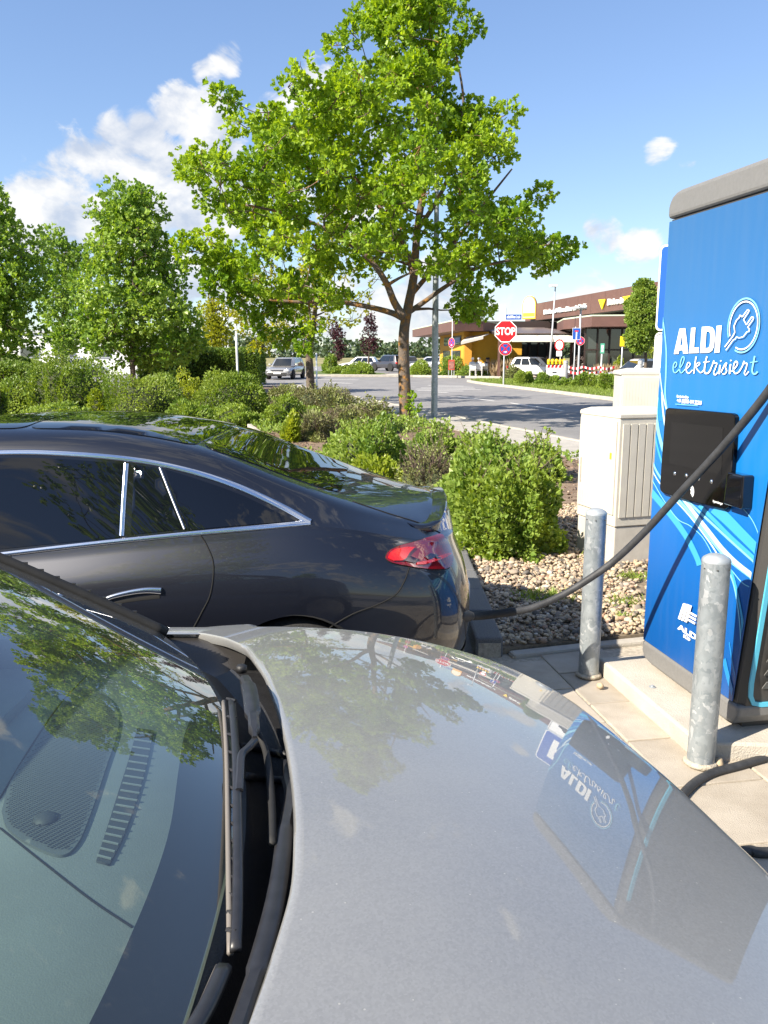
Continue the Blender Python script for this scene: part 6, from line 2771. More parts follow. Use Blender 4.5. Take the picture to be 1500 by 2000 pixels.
def grass(name, pts, size, label, leaf=None, seed=3, lean=.6):
    r = np.random.default_rng(seed)
    P = np.array(pts)
    n = len(P)
    D = r.normal(0, lean, (n, 3))
    D[:, 2] = 1
    V, F, T = leaf_arrays(P, D, size * r.uniform(.5, 1.4, n), np.clip(r.normal(.5, .3, n), 0, 1), r, wid=.07, fold=.02)
    o = link(name, np_mesh(V, F, T, smooth=False), leaf or M_GRASS)
    return tag(o, label, 'grass', kind='stuff')


r_ = np.random.default_rng(9)
pts = []
while len(pts) < 26000:
    x, y = r_.uniform(5, 17.5), r_.uniform(22, 54.5)
    if in_poly((x, y), VERGE) and y < 54:
        pts.append((x, y, .10))
grass('verge_grass', pts, .13, 'short mown grass on the kerbed verge round the stop sign')
pts = []
for i in range(9000):
    x, y = r_.uniform(-28, -16), r_.uniform(33.6, 41)
    i_, j_ = (x + 28) / 1.2, (y - 33.5)
    pts.append((x, y, .02 + 1.95 * math.sin(math.pi * min(1, j_ / 8) * .5) * math.sin(math.pi * min(1, max(0, (12 - i_) / 6)) * .5)))
grass('bank_grass', pts, .16, 'grass on the bank below the linden', seed=4)
pts = []
for (cx, cy, w, n) in ((1062, 1167, .10, 420), (1215, 1178, .09, 160), (1240, 1128, .06, 120), (1235, 1210, .05, 60), (1170, 1090, .10, 60), (1035, 1050, .12, 80)):
    p = atZ(cx, cy, .06)
    pts += [(p.x + r_.normal(0, w), p.y + r_.normal(0, w * .7), .055) for _ in range(n)]
grass('weed_tuft', pts, .055, 'small green weeds growing through the pebbles', seed=5, lean=.8)
# low creeping cover between the shrubs
n = 15000
P = []
while len(P) < n:
    x, y = r_.uniform(-8, 3.2), r_.uniform(8.5, 34)
    f = math.sin(x * 1.7 + 1) + math.sin(y * 1.1) + math.sin(x * .8 - y * .9)
    if in_poly((x, y), BED) and f + r_.normal(0, .6) > .2:
        P.append((x, y, .08 + r_.uniform(0, .11)))
P = np.array(P)
D = r_.normal(0, .8, (n, 3))
D[:, 2] = np.abs(D[:, 2]) + .3
V, F, T = leaf_arrays(P, D, r_.uniform(.04, .10, n), np.clip(r_.normal(.5, .3, n), 0, 1), r_, wid=.36)
tag(link('ground_cover', np_mesh(V, F, T, smooth=False), M_BUSH_B), 'low creeping green cover between the shrubs of the bed', 'ground cover', kind='stuff')
# leaf litter and bark on the bed
n = 9000
P = []
while len(P) < n:
    x, y = r_.uniform(-12, 3), r_.uniform(7, 28)
    if in_poly((x, y), BED):
        P.append((x, y, .078 + r_.uniform(0, .012)))
P = np.array(P)
D = r_.normal(0, 1, (n, 3))
D[:, 2] *= .25
V, F, T = leaf_arrays(P, D, r_.uniform(.025, .065, n), r_.random(n), r_, wid=.4, fold=.1)
tag(link('leaf_litter', np_mesh(V, F, T, smooth=False), leaf_mat('dead_leaf', (.12, .07, .045), (.34, .24, .16), .1, (1, 1, 1))), 'brown fallen leaves and bark on the bed', 'leaf litter', kind='stuff')

# ================================================================== far cars
M_CARGLASS = mat('car_glass', (.010, .013, .016), .03, spec=.7, coat=.4)
M_HEADL = mat('head_lamp_glass', (.70, .71, .72), .15, .3)
M_REAR = mat('rear_lamp_red', (.40, .008, .008), .2)


def paint(name, c, metal=.3):
    return mat(name, c, .35, metal, coat=1.0)


def far_car(x, y, ang, L, W, H, paint_m, label, style='hatch', group='cars parked and driving beyond the bed', z=0.0):
    """whole car in metres; forward is the direction ang (degrees from +X)"""
    root = thing('car', (x, y, z), label, 'car', group)
    ca, sa = math.cos(R(ang)), math.sin(R(ang))

    def w(p):
        return Vector((x + p[0] * ca - p[1] * sa, y + p[0] * sa + p[1] * ca, z + p[2]))
    hl = L / 2
    zb = H * .60
    # lower body: stations rear to front (x, half width, top, bottom)
    if style == 'suv':
        st = [(-1, .80, .58, .30), (-.985, .88, .60, .26), (-.93, .96, .61, .22), (-.6, 1, .62, .2), (.0, 1, .61, .2), (.38, 1, .60, .2), (.45, .99, .595, .2), (.75, .97, .575, .22), (.93, .92, .53, .22), (.985, .84, .46, .26), (1, .74, .40, .30)]
    else:
        st = [(-1, .78, .52, .30), (-.985, .87, .57, .26), (-.93, .95, .60, .22), (-.6, 1, .61, .18), (.0, 1, .59, .17), (.36, 1, .575, .17), (.45, .985, .57, .17), (.75, .965, .525, .19), (.93, .90, .46, .2), (.985, .82, .40, .24), (1, .72, .36, .28)]
    V, F = [], []
    for (fx_, fw_, ft, fb) in st:
        a, t, bo = W / 2 * fw_, H * ft, H * fb
        prof = [(0, t + .012), (a * .6, t + .006), (a * .90, t - .02), (a * .985, t - .10 * H), (a, (t + bo) / 2), (a * .97, bo + .06), (a * .88, bo), (0, bo)]
        ring_ = [(hl * fx_, p[0], p[1]) for p in prof] + [(hl * fx_, -p[0], p[1]) for p in prof[-2:0:-1]]
        V += [w(p) for p in ring_]
    k = 14
    for i in range(len(st) - 1):
        for j in range(k):
            j2 = (j + 1) % k
            F.append((i * k + j, i * k + j2, (i + 1) * k + j2, (i + 1) * k + j))
    F += [tuple(range(k)), tuple((len(st) - 1) * k + j for j in range(k))]
    mb = MB()
    mb.add(V, F)
    body = mb.build('body', paint_m, root, smooth=True, auto=R(45))
    # cabin: base and roof outlines
    tail = {'hatch': (-.93, -.74), 'wagon': (-.95, -.86), 'suv': (-.94, -.80), 'sedan': (-.62, -.38)}[style]
    xb0, xr0 = hl * tail[0], hl * tail[1]
    xb1, xr1 = hl * .48, hl * (.14 if style != 'suv' else .16)
    zt = H * .985
    wb, wr_ = W * .455, W * .36
    zlo = H * .585
    B = {(-1, 's'): 0}

    def quad(nm, pts, m, inset=.0):
        mb = MB()
        mb.add([w(p) for p in pts], [(0, 1, 2, 3)])
        o = mb.build(nm, m, root)
        o.modifiers.new('t', 'SOLIDIFY').thickness = .02
        return o
    # cabin shell in paint, glass set on it
    lay = [(zlo, xb0, xb1, wb), (zlo + (zt - zlo) * .5, xb0 + (xr0 - xb0) * .45, xb1 + (xr1 - xb1) * .5, wb + (wr_ - wb) * .42), (zt - .05, xr0 - .02, xr1 + .06, wr_ + .02), (zt, xr0 + .10, xr1 - .08, wr_ * .82)]
    V, F = [], []
    for (zz, a, b, hw) in lay:
        V += [w((a, -hw * .93, zz)), w((a + .10, -hw, zz)), w((b - .25, -hw, zz)), w((b, -hw * .80, zz)), w((b, hw * .80, zz)), w((b - .25, hw, zz)), w((a + .10, hw, zz)), w((a, hw * .93, zz))]
    for i in range(3):
        for j in range(8):
            j2 = (j + 1) % 8
            F.append((i * 8 + j, i * 8 + j2, i * 8 + 8 + j2, i * 8 + 8 + j))
    F.append(tuple(24 + j for j in range(8)))
    mb = MB()
    mb.add(V, F)
    mb.build('cabin', paint_m, root, smooth=True, auto=R(35))

    def lerp(t, side=None):
        (z0, a0, b0, w0), (z1, a1, b1, w1) = lay[0], lay[2]
        return z0 + (z1 - z0) * t, a0 + (a1 - a0) * t, b0 + (b1 - b0) * t, w0 + (w1 - w0) * t
    for s in (-1, 1):
        z0, a0, b0, w0 = lerp(.08)
        z1, a1, b1, w1 = lerp(.90)
        cuts = [(.10, .33), (.355, .62), (.645, .965)]
        for (c0, c1) in cuts:
            def P_(t, c):
                zz, a, b, hw = lerp(t)
                return (a + .02 + (b - .26 - a) * c if c < .9 else b - .27, s * (hw + .008 + .012 * math.sin(math.pi * t)), zz)
            quad('side_window', [P_(.08, c0), P_(.08, c1), P_(.90, c1), P_(.90, c0)], M_CARGLASS)
        # mirror
        zz, a, b, hw = lerp(.1)
        mb = MB()
        mb.bbox(w((b - .38, s * (hw + .13), zz + .06)), (.12, .20, .13), R(ang), .03)
        mb.build('wing_mirror', paint_m, root, smooth=True)
    z0, a0, b0, w0 = lerp(.06)
    z1, a1, b1, w1 = lerp(.92)
    quad('windscreen', [(b0 + .012, -w0 * .77, z0), (b0 + .012, w0 * .77, z0), (b1 + .012, w1 * .77, z1), (b1 + .012, -w1 * .77, z1)], M_CARGLASS)
    z0, a0, b0, w0 = lerp(.18)
    quad('rear_window', [(a0 - .012, -w0 * .86, z0), (a0 - .012, w0 * .86, z0), (a1 - .012, w1 * .86, z1), (a1 - .012, -w1 * .86, z1)], M_CARGLASS)
    # lamps, grille, plates
    tz_ = H * (.46 if style == 'suv' else .40)
    for s in (-1, 1):
        mb = MB()
        mb.bbox(w((hl * .955, s * W * .36, tz_ + .02)), (.26, .36, .13), R(ang + s * -14), .03)
        mb.build('head_lamp', M_HEADL, root, smooth=True)
        mb = MB()
        mb.bbox(w((-hl * .965, s * W * .385, H * .51)), (.20, .26, .17), R(ang + s * 12), .03)
        mb.build('tail_lamp', M_REAR, root, smooth=True)
    mb = MB()
    mb.bbox(w((hl * .985, 0, tz_ - .02)), (.06, W * .46, .13), R(ang), .02)
    mb.build('grille', M_BLACK_GLOSS, root)
    mb = MB()
    mb.bbox(w((hl * .975, 0, H * .205)), (.10, W * .66, .12), R(ang), .02)
    mb.build('lower_intake', M_DARKPLASTIC, root)
    mb = MB()
    mb.bbox(w((hl * 1.004, 0, tz_ - .155)), (.02, .52, .11), R(ang), .004)
    mb.build('number_plate', M_WHITE_PLASTIC, root)
    mb = MB()
    mb.bbox(w((-hl * 1.002, 0, H * .45)), (.02, .52, .11), R(ang), .004)
    mb.build('number_plate', M_WHITE_PLASTIC, root)
    mb = MB()
    mb.bbox(w((-hl * .975, 0, H * .20)), (.12, W * .8, .14), R(ang), .02)
    mb.build('rear_bumper', M_DARKPLASTIC, root)
    r = H * (.235 if style == 'suv' else .22)
    for fx_ in (-.60, .61):
        for s in (-1, 1):
            c = w((hl * fx_, s * (W / 2 - .07), r))
            wr = thing('wheel', c - wloc(root))
            wr.parent = root
            M3 = Matrix.Rotation(R(ang), 3, 'Z')
            for nm, prof, m in (('tyre', [(r * .62, -.11), (r * .95, -.11), (r, -.07), (r, .07), (r * .95, .11), (r * .62, .11)], M_TYRE), ('rim', [(.001, -.085), (r * .25, -.10), (r * .60, -.075), (r * .66, -.108), (r * .66, .108), (r * .60, .075), (r * .25, .10), (.001, .085)], M_ALLOY)):
                mb = MB()
                mb.lathe((0, 0, 0), prof, 20, 'Y')
                mb.V = [c + M3 @ v for v in mb.V]
                mb.build(nm, m, wr, smooth=True, auto=R(35))
            mb = MB()
            nseg = 14
            V, F = [], []
            for q_ in range(nseg + 1):
                a = R(-10 + 200 * q_ / nseg)
                for rr in (r * 1.0, r * 1.17):
                    V.append(w((hl * fx_ + rr * math.cos(a), s * (W / 2 + .006), r + rr * math.sin(a))))
            for q_ in range(nseg):
                F.append((2 * q_, 2 * q_ + 1, 2 * q_ + 3, 2 * q_ + 2))
            mb.add(V, F)
            mb.build('wheel_arch', M_DARKPLASTIC if style == 'suv' else M_SEAM, root)
    return root


far_car(-6.9, 58.5, -98, 4.68, 1.84, 1.50, paint('beige_silver_paint', (.42, .41, .39), .5), 'silver grey estate car driving towards the bed on the junction', 'wagon')
far_car(-14.6, 96, -85, 4.4, 1.8, 1.46, paint('far_black_paint', (.03, .03, .035)), 'small black car beyond the end of the clipped hedge', 'hatch')
far_car(-2.6, 90, 170, 4.2, 1.78, 1.46, paint('white_paint', (.78, .78, .77), 0), 'white hatchback parked between the two purple trees', 'hatch')
far_car(.55, 85, 128, 4.35, 1.85, 1.66, paint('dark_grey_suv', (.055, .055, .065), .4), 'dark grey suv parked tail towards the junction', 'suv')
far_car(2.2, 95, 120, 4.3, 1.8, 1.5, paint('mid_grey_paint', (.22, .22, .24), .4), 'grey car half hidden behind the dark suv', 'hatch')
far_car(5.1, 92, 165, 4.6, 1.82, 1.48, paint('pale_silver_paint', (.52, .54, .57), .5), 'silver estate car beside the cafe forecourt seen past the lamp post', 'wagon')
far_car(11.15, 60.6, -28, 4.0, 1.78, 1.54, paint('bright_white_paint', (.82, .82, .81), 0), 'white hatchback by the cafe terrace behind the roadworks barrier', 'hatch', z=.0)
far_car(13.2, 42.5, 196, 4.4, 1.82, 1.50, paint('white_paint', (.78, .78, .77), 0), 'white car behind the taller cabinet with its bonnet over the shrubs', 'sedan')
# ================================================================== posts and signs
M_POST = mat('post_grey', (.50, .51, .52), .45, .4)
M_RED = mat('sign_red', (.55, .012, .018), .35)
M_SBLUE = mat('traffic_blue', (.012, .075, .36), .35)
M_YEL = mat('sign_yellow', (.90, .62, .015), .4)
M_GREENS = mat('sign_green', (.10, .42, .28), .4)
XA, YA = Vector((1, 0, 0)), Vector((0, 1, 0))


def frame(facing):
    """sign plane: facing = direction the sign looks to"""
    n = Vector((facing[0], facing[1], 0)).normalized()
    ex = Vector((-n.y, n.x, 0))
    return ex, n


def disc(c, ex, r, n=28):
    return [Vector(c) + ex * (r * math.cos(2 * math.pi * k / n)) + UP * (r * math.sin(2 * math.pi * k / n)) for k in range(n)]


def plate_part(name, poly, nrm, m, parent, lift=.0, t=.003):
    mb = MB()
    mb.plate([p + nrm * lift for p in poly], nrm * t)
    return mb.build(name, m, parent)


def post_part(parent, x, y, r, h, m=None):
    mb = MB()
    mb.lathe((x, y, 0), [(r, -.05), (r, h), (r * .6, h + r * .5)], 14)
    return mb.build('post', m or M_POST, parent, smooth=True, auto=R(40))


def no_stopping(c, ex, nrm, r, parent, arrow=None):
    a = plate_part('round_sign', disc(c, ex, r), nrm, M_SIGNWHITE, parent, 0, .004)
    plate_part('red_ring', disc(c, ex, r * .96), nrm, M_RED, a, .004, .002)
    plate_part('blue_field', disc(c, ex, r * .72), nrm, M_SBLUE, a, .006, .002)
    for s in (-1, 1):
        d = (ex + UP * s).normalized()
        w = Vector((0, 0, 0)) + (ex - UP * s).normalized() * r * .09
        cc = Vector(c)
        plate_part('red_bar', [cc - d * r * .74 - w, cc + d * r * .74 - w, cc + d * r * .74 + w, cc - d * r * .74 + w], nrm, M_RED, a, .008 + .001 * (s + 1), .001)
    if arrow:
        cc = Vector(c) - UP * r * .46
        plate_part('white_arrow', [cc + ex * r * q[0] + UP * r * q[1] for q in ((-.24, -.06), (.06, -.06), (.06, -.16), (.28, 0), (.06, .16), (.06, .06), (-.24, .06))], nrm, M_SIGNWHITE, a, .012, .002)
    return a


# stop sign
YS = 43.5
c = atY(987.5, 647, YS)
base = Vector((c.x - .03, YS + .06, .1))
st = thing('stop_sign', (base.x, base.y, .1), 'red octagonal stop sign over a round no stopping sign on the grass verge', 'sign')
ex, nr = frame((-.12, -1))
post_part(st, base.x, base.y, .038, 4.05)
ro = 20.5 / FPX * YS / math.cos(R(22.5))
octo = [c + ex * (ro * math.cos(R(22.5 + 45 * k))) + UP * (ro * math.sin(R(22.5 + 45 * k))) for k in range(8)]
o1 = plate_part('octagon', octo, nr, M_SIGNWHITE, st, 0, .005)
plate_part('red_field', [c + (p - c) * .92 for p in octo], nr, M_RED, o1, .005, .003)
text_on('STOP', c + nr * .0095 - UP * ro * .29, ex, UP, ro * .86, M_SIGNWHITE, o1, bold=.016, align='CENTER', extrude=.001, sx=.78)
c2 = atY(987, 681.5, YS)
no_stopping(c2, ex, nr, 12.4 / FPX * YS, st, True)
cn = atY(1003.5, 619.3, YS)
nm_ = plate_part('street_name_plate', [cn + ex * (sx * 14.5 / FPX * YS) + UP * (sy * 4.6 / FPX * YS) for sx, sy in ((-1, -1), (1, -1), (1, 1), (-1, 1))], nr, M_SBLUE, st, .0, .004)
# the name itself is too small to read: pale strokes, then the word for street
hw_ = 14.5 / FPX * YS
rs_ = np.random.default_rng(17)
xq = -hw_ * .90
while xq < hw_ * .22:
    wq = rs_.uniform(.018, .032)
    hq = rs_.choice([.11, .11, .15, .16])
    plate_part('name_stroke', [cn + ex * (xq + a_ * wq) + UP * (-.06 + b_ * hq) for a_, b_ in ((0, 0), (1, 0), (1, 1), (0, 1))], nr, M_SIGNWHITE, nm_, .004, .001)
    xq += wq + rs_.uniform(.010, .018)
text_on('Straße', cn + nr * .0055 - UP * .06 + ex * hw_ * .30, ex, UP, .21, M_SIGNWHITE, nm_, bold=.003, align='LEFT', extrude=.0005, sx=.40)
# thin no stopping sign and board at the cafe kerb
YK = 60.5
c = atY(882, 669.5, YK)
s2 = thing('no_stopping_sign', (c.x, YK, 0), 'narrow turned round no stopping sign over the red notice board', 'sign')
ex2, nr2 = frame((-.82, -.57))
post_part(s2, c.x + .05, YK + .05, .035, 4.4)
no_stopping(c, ex2, nr2, .36, s2, True)
bd = thing('notice_board', (atY(881.5, 735, YK).x, YK - .5, 0), 'red framed notice board on two legs at the cafe kerb', 'notice board')
x0, x1 = atY(875.5, 720, YK - .5).x, atY(887.5, 720, YK - .5).x
for xx in (x0 + .03, x1 - .03):
    mb = MB()
    mb.box((xx, YK - .5, .55), (.05, .04, 1.1))
    mb.build('leg', M_POST, bd)
mb = MB()
mb.box(((x0 + x1) / 2, YK - .53, .95), (x1 - x0, .05, .72))
fb = mb.build('frame', mat('board_red', (.55, .08, .05), .5), bd)
mb = MB()
mb.box(((x0 + x1) / 2, YK - .56, .93), (x1 - x0 - .10, .012, .54))
mb.build('notice', mat('board_notice', (.32, .14, .11), .5, noise=.5, nscale=6), fb)
# dead end sign
YD = 47.0
c = atY(1126, 652, YD)
s3 = thing('dead_end_sign', (c.x, YD, 0), 'blue dead end road sign with white and red T on a thin post', 'sign')
ex, nr = frame((-.25, -1))
post_part(s3, c.x - .05, YD + .05, .032, 3.2)
hw, hh = 7.6 / FPX * YD, 11 / FPX * YD
a = plate_part('plate', [c + ex * (sx * hw) + UP * (sy * hh) for sx, sy in ((-1, -1), (1, -1), (1, 1), (-1, 1))], nr, M_SIGNWHITE, s3, 0, .004)
plate_part('blue_field', [c + ex * (sx * hw * .93) + UP * (sy * hh * .95) for sx, sy in ((-1, -1), (1, -1), (1, 1), (-1, 1))], nr, M_SBLUE, a, .004, .002)
plate_part('white_road', [c + ex * (q[0] * hw) + UP * (q[1] * hh) for q in ((-.14, -.93), (.14, -.93), (.14, .32), (-.14, .32))], nr, M_SIGNWHITE, a, .006, .002)
plate_part('red_bar', [c + ex * (q[0] * hw) + UP * (q[1] * hh) for q in ((-.42, .32), (.42, .32), (.42, .58), (-.42, .58))], nr, M_RED, a, .006, .002)
# lamp post with a round sign
YL = 48.0
c = atY(1133.5, 666, YL)
s4 = thing('street_lamp', (c.x, YL, 0), 'grey lamp post carrying a round no stopping sign next to the dead end sign', 'street lamp', 'lamp posts of the street')
post_part(s4, c.x - .02, YL + .12, .055, atY(1133, 604, YL).z)
no_stopping(c, ex, nr, 8.2 / FPX * YL, s4, True)
mb = MB()
tp = Vector((c.x - .02, YL + .12, atY(1133, 604, YL).z))
mb.bbox(tp + Vector((-.15, -.2, .05)), (.5, .9, .09), .3, .03)
mb.build('lamp_head', M_POST, s4)
YL = 56.0
c = atY(1078, 660, YL)
s5 = thing('street_lamp', (c.x, YL, 0), 'tall slim lamp post with a boxy white lamp head before the cafe fascia', 'street lamp', 'lamp posts of the street')
zt_ = atY(1080, 561, YL).z
mb = MB()
mb.tube([(c.x - .15, YL, -.05), (c.x, YL, zt_ * .5), (c.x + .1, YL, zt_)], [.075, .06, .045], 10)
mb.build('post', M_POST, s5, smooth=True)
mb = MB()
mb.bbox((c.x - .05, YL - .1, zt_ + .08), (.50, .30, .16), .2, .03)
mb.build('lamp_head', M_SIGNWHITE, s5)
# big lamp post by the oak
p = atY(848, 818, 21.6)
s6 = thing('street_lamp', (p.x, 21.6, 0), 'thick galvanised lamp post rising through the crown of the oak', 'street lamp', 'lamp posts of the street')
mb = MB()
mb.lathe((p.x, 21.6, 0), [(.085, -.02), (.082, 2.4), (.066, 4.5), (.045, 7.6)], 20)
mb.build('post', M_SPANGLE, s6, smooth=True, auto=R(40))
mb = MB()
mb.bbox((p.x - .3, 21.6, 7.65), (.9, .28, .12), 0, .03)
mb.build('lamp_head', M_POST, s6)
for px, top, Y, rr, lab in ((463, 598, 39.0, .05, 'slender grey post in front of the clipped hedge'), (618, 690, 40.0, .04, 'thin grey post behind the rough brown trunk')):
    q = atY(px, 700, Y)
    o = thing('steel_post', (q.x, Y, 0), lab, 'post', 'bare posts at the car park')
    post_part(o, q.x, Y, rr, atY(px, top, Y).z, M_SIGNWHITE)
    mb = MB()
    mb.lathe((q.x, Y, 0), [(rr * 1.6, 0), (rr * 1.6, .12), (rr, .16)], 14)
    mb.build('base_sleeve', M_POST, o, smooth=True)
for k, (px, top) in enumerate(((435, 590), (441, 606), (447, 600))):
    Y = 62.0 + k * 1.6
    q = atY(px, 700, Y)
    o = thing('flag_pole', (q.x, Y, 0), ['tallest white flag pole without a flag beyond the clipped hedge', 'shortest white flag pole without a flag beyond the clipped hedge', 'white flag pole of middle height beyond the clipped hedge'][k], 'flag pole', 'row of flag poles beyond the hedge')
    post_part(o, q.x, Y, .07, atY(px, top, Y).z, M_SIGNWHITE)
    mb = MB()
    mb.lathe((q.x, Y, 0), [(.14, 0), (.14, .3), (.07, .35)], 12)
    mb.build('base_sleeve', M_POST, o, smooth=True)
# no entry ring sign with plate
YR = 52.0
c = atY(1092.5, 674, YR)
s7 = thing('closed_road_sign', (c.x, YR, 0), 'white round sign with red ring above a small white plate', 'sign')
post_part(s7, c.x + .1, YR + .06, .035, 2.75)
ex3, nr3 = frame((-.75, -.66))
a = plate_part('round_sign', disc(c, ex3, 11 / FPX * YR), nr3, M_RED, s7, 0, .004)
plate_part('white_field', disc(c, ex3, 8.2 / FPX * YR), nr3, M_SIGNWHITE, a, .004, .002)
cp_ = atY(1092, 690.5, YR)
plate_part('lower_plate', rrect(cp_, ex3, UP, .42, .32, .02), nr3, M_SIGNWHITE, s7, 0, .004)
# green and yellow signs
for px0, px1, y0, y1, Y, m, nmx, lab in ((1172.5, 1180.5, 671, 690, 50.0, M_GREENS, 'direction_sign', 'small green sign on a white post before the cafe glazing'), (1211, 1222.5, 657, 676, 44.0, M_YEL, 'advice_sign', 'plain yellow square sign beside the clipped egg shaped tree')):
    c = atY((px0 + px1) / 2, (y0 + y1) / 2, Y)
    o = thing(nmx, (c.x, Y, 0), lab, 'sign')
    post_part(o, c.x, Y + .06, .04, c.z + .1, M_SIGNWHITE if m is M_GREENS else M_POST)
    hw, hh = (px1 - px0) / 2 / FPX * Y, (y1 - y0) / 2 / FPX * Y
    a = plate_part('plate', rrect(c, XA, UP, 2 * hw, 2 * hh, .03), -YA, m, o, 0, .005)
    if m is M_GREENS:
        plate_part('pictogram', rrect(c + UP * hh * .3, XA, UP, hw * 1.1, hh * .7, .02), -YA, M_SIGNWHITE, a, .005, .002)
        plate_part('pictogram', rrect(c - UP * hh * .45, XA, UP, hw * 1.1, hh * .5, .02), -YA, M_SIGNWHITE, a, .005, .002)
# far red ringed sign by the field
c = atY(499, 691, 110)
o = thing('speed_sign', (c.x, 110, 0), 'small red ringed round sign far down the road', 'sign')
post_part(o, c.x, 110.1, .05, c.z)
a = plate_part('round_sign', disc(c, XA, .36), -YA, M_RED, o, 0, .01)
plate_part('white_field', disc(c, XA, .26), -YA, M_SIGNWHITE, a, .01, .01)
# roadworks barrier
YBAR = 50.0
bl, br = atY(1067, 715, YBAR), atY(1106, 715, YBAR)
bar = thing('roadworks_barrier', ((bl.x + br.x) / 2, YBAR, 0), 'red and white roadworks barrier with a row of yellow lamps on the verge', 'barrier')
zt1, zt0 = atY(1086, 713, YBAR).z, atY(1086, 735, YBAR).z
w_ = br.x - bl.x
mb = MB()
mb.box(((bl.x + br.x) / 2, YBAR, (zt0 + zt1) / 2), (w_, .05, zt1 - zt0))
mb.build('board', M_SIGNWHITE, bar)
for k in range(5):
    xx = bl.x + w_ * (.12 + .19 * k)
    mb = MB()
    mb.plate([Vector((xx - .09, YBAR - .026, zt1 - .16)), Vector((xx + .05, YBAR - .026, zt1 - .16)), Vector((xx + .09, YBAR - .026, zt1)), Vector((xx - .05, YBAR - .026, zt1))], (0, -.004, 0))
    mb.build('red_stripe', M_RED, bar)
    mb = MB()
    mb.lathe((xx, YBAR, zt1 + .02), [(.07, 0), (.10, .06), (.105, .26), (.06, .33), (.001, .35)], 12)
    mb.build('warning_lamp', M_YEL, bar, smooth=True)
    mb = MB()
    mb.lathe((xx + .02, YBAR - .075, zt1 + .19), [(.001, -.03), (.065, -.02), (.065, .02), (.001, .03)], 12, 'Y')
    mb.build('lamp_lens', mat('amber_lens', (.62, .16, .01), .2), bar, smooth=True)
for xx in (bl.x + .1, br.x - .1):
    mb = MB()
    mb.box((xx, YBAR + .05, (zt0 + .1) / 2), (.06, .3, zt0 + .1))
    mb.build('leg', M_POST, bar)
mb = MB()
mb.box(((bl.x + br.x) / 2 - .1, YBAR - .03, (zt0 + zt1) / 2 - .1), (.25, .006, .07))
mb.build('mark', M_INK, bar)
# barrier tape between posts
for k, (y0, y1, Y) in enumerate(((713, 718.5, 49.5), (722, 728, 49.0))):
    a, b = atY(1109, (y0 + y1) / 2, Y), atY(1200, (y0 + y1) / 2 + 1, Y)
    o = thing('barrier_tape', (a.x, Y, 0), ('upper' if k == 0 else 'lower') + ' red and white tape strung along the roadworks', 'tape', 'tapes of the roadworks')
    n = 22
    hh = (y1 - y0) / 2 / FPX * Y * .8
    for i in range(n):
        p0, p1 = a.lerp(b, i / n), a.lerp(b, (i + 1) / n)
        sag = lambda t: -.12 * math.sin(math.pi * ((t * 3) % 1))
        p0.z += sag(i / n)
        p1.z += sag((i + 1) / n - 1e-4)
        mb = MB()
        mb.plate([p0 - UP * hh, p1 - UP * hh, p1 + UP * hh, p0 + UP * hh], (0, .004, 0))
        mb.build('tape_field', M_RED if i % 2 else M_SIGNWHITE, o)
for px, top, Y, rr, lab in ((1104.5, 704, 42.5, .12, 'plain grey bollard on the verge before the barrier'), (1250, 704, 37.0, .11, 'plain grey bollard before the white car')):
    q = atY(px, 720, Y)
    o = thing('grey_bollard', (q.x, Y, 0), lab, 'bollard', 'grey bollards on the verge')
    zt2 = atY(px, top, Y).z
    mb = MB()
    mb.lathe((q.x, Y, 0), [(rr, -.02), (rr, zt2 - .04), (rr * .85, zt2 - .01), (rr * .4, zt2)], 18)
    mb.build('shaft', mat('bollard_grey', (.30, .30, .31), .55), o, smooth=True, auto=R(50))
    mb = MB()
    mb.lathe((q.x, Y, zt2 - .16), [(rr * 1.02, 0), (rr * 1.02, .05)], 18)
    mb.build('band', M_POST, o, smooth=True)

# ================================================================== shrubs beyond the road
GV = 'shrubs on the verge and before the cafe'
for k, (a, b, top, Y, lab, lf, sz_, n, kw) in enumerate((
        (1004, 1046, 722, 45.0, 'round reddish green shrub on the verge nearest the stop sign', M_BUSH, .09, 1800, dict(bare=30)),
        (1044, 1100, 728, 44.0, 'low bright green shrub before the roadworks barrier', M_BUSH_B, .09, 2000, {}),
        (1112, 1180, 726, 41.0, 'wide olive shrub right of the grey bollard', M_BUSH, .09, 2600, {}),
        (1165, 1215, 722, 38.0, 'dark shrub half behind the taller cabinet', M_BUSH, .09, 2200, dict(bare=40)),
        (1085, 1125, 738, 41.5, 'small green shrub at the foot of the grey bollard', M_BUSH_B, .09, 900, {}),
        (800, 842, 704, 63.8, 'green shrub by the silver estate car', M_BUSH_B, .13, 1500, {}),
        (858, 905, 690, 64.5, 'tall loose green shrub before the yellow wall', M_BUSH_B, .13, 1600, dict(shoots=16)),
        (898, 955, 712, 62.8, 'low leafy shrub in front of the terrace', M_BUSH_B, .13, 1700, dict(shoots=10)),
        (965, 1000, 690, 63.5, 'green shrub at the end of the terrace', M_BUSH_B, .13, 1300, {}),
        (985, 1020, 712, 56.0, 'brown green shrub before the white hatchback', M_BUSH_DRY, .10, 1300, dict(bare=60)),
        (1112, 1166, 690, 58.0, 'grey lavender like shrub below the awning', M_GREY, .12, 1900, {}),
        (1200, 1222, 684, 55.0, 'yellow green shrub right of the glazing', M_BUSH_Y, .12, 1000, {}),
        (1262, 1300, 682, 46.0, 'yellow shrub behind the clipped tree', M_BUSH_Y, .12, 1000, {}),
        (626, 662, 690, 73.0, 'green shrub left of the purple tree', M_BUSH_B, .15, 1100, {}),
        (668, 735, 708, 68.0, 'low round shrub on the island before the white hatchback', M_BUSH_B, .15, 1900, {}),
        (635, 690, 714, 70.0, 'grassy low shrub below the purple tree', M_BUSH, .15, 1200, {}))):
    bush_px('shrub', a, b, top, Y, lab, lf, sz_, n, group=GV, seed=120 + k, z0=.05, **kw)
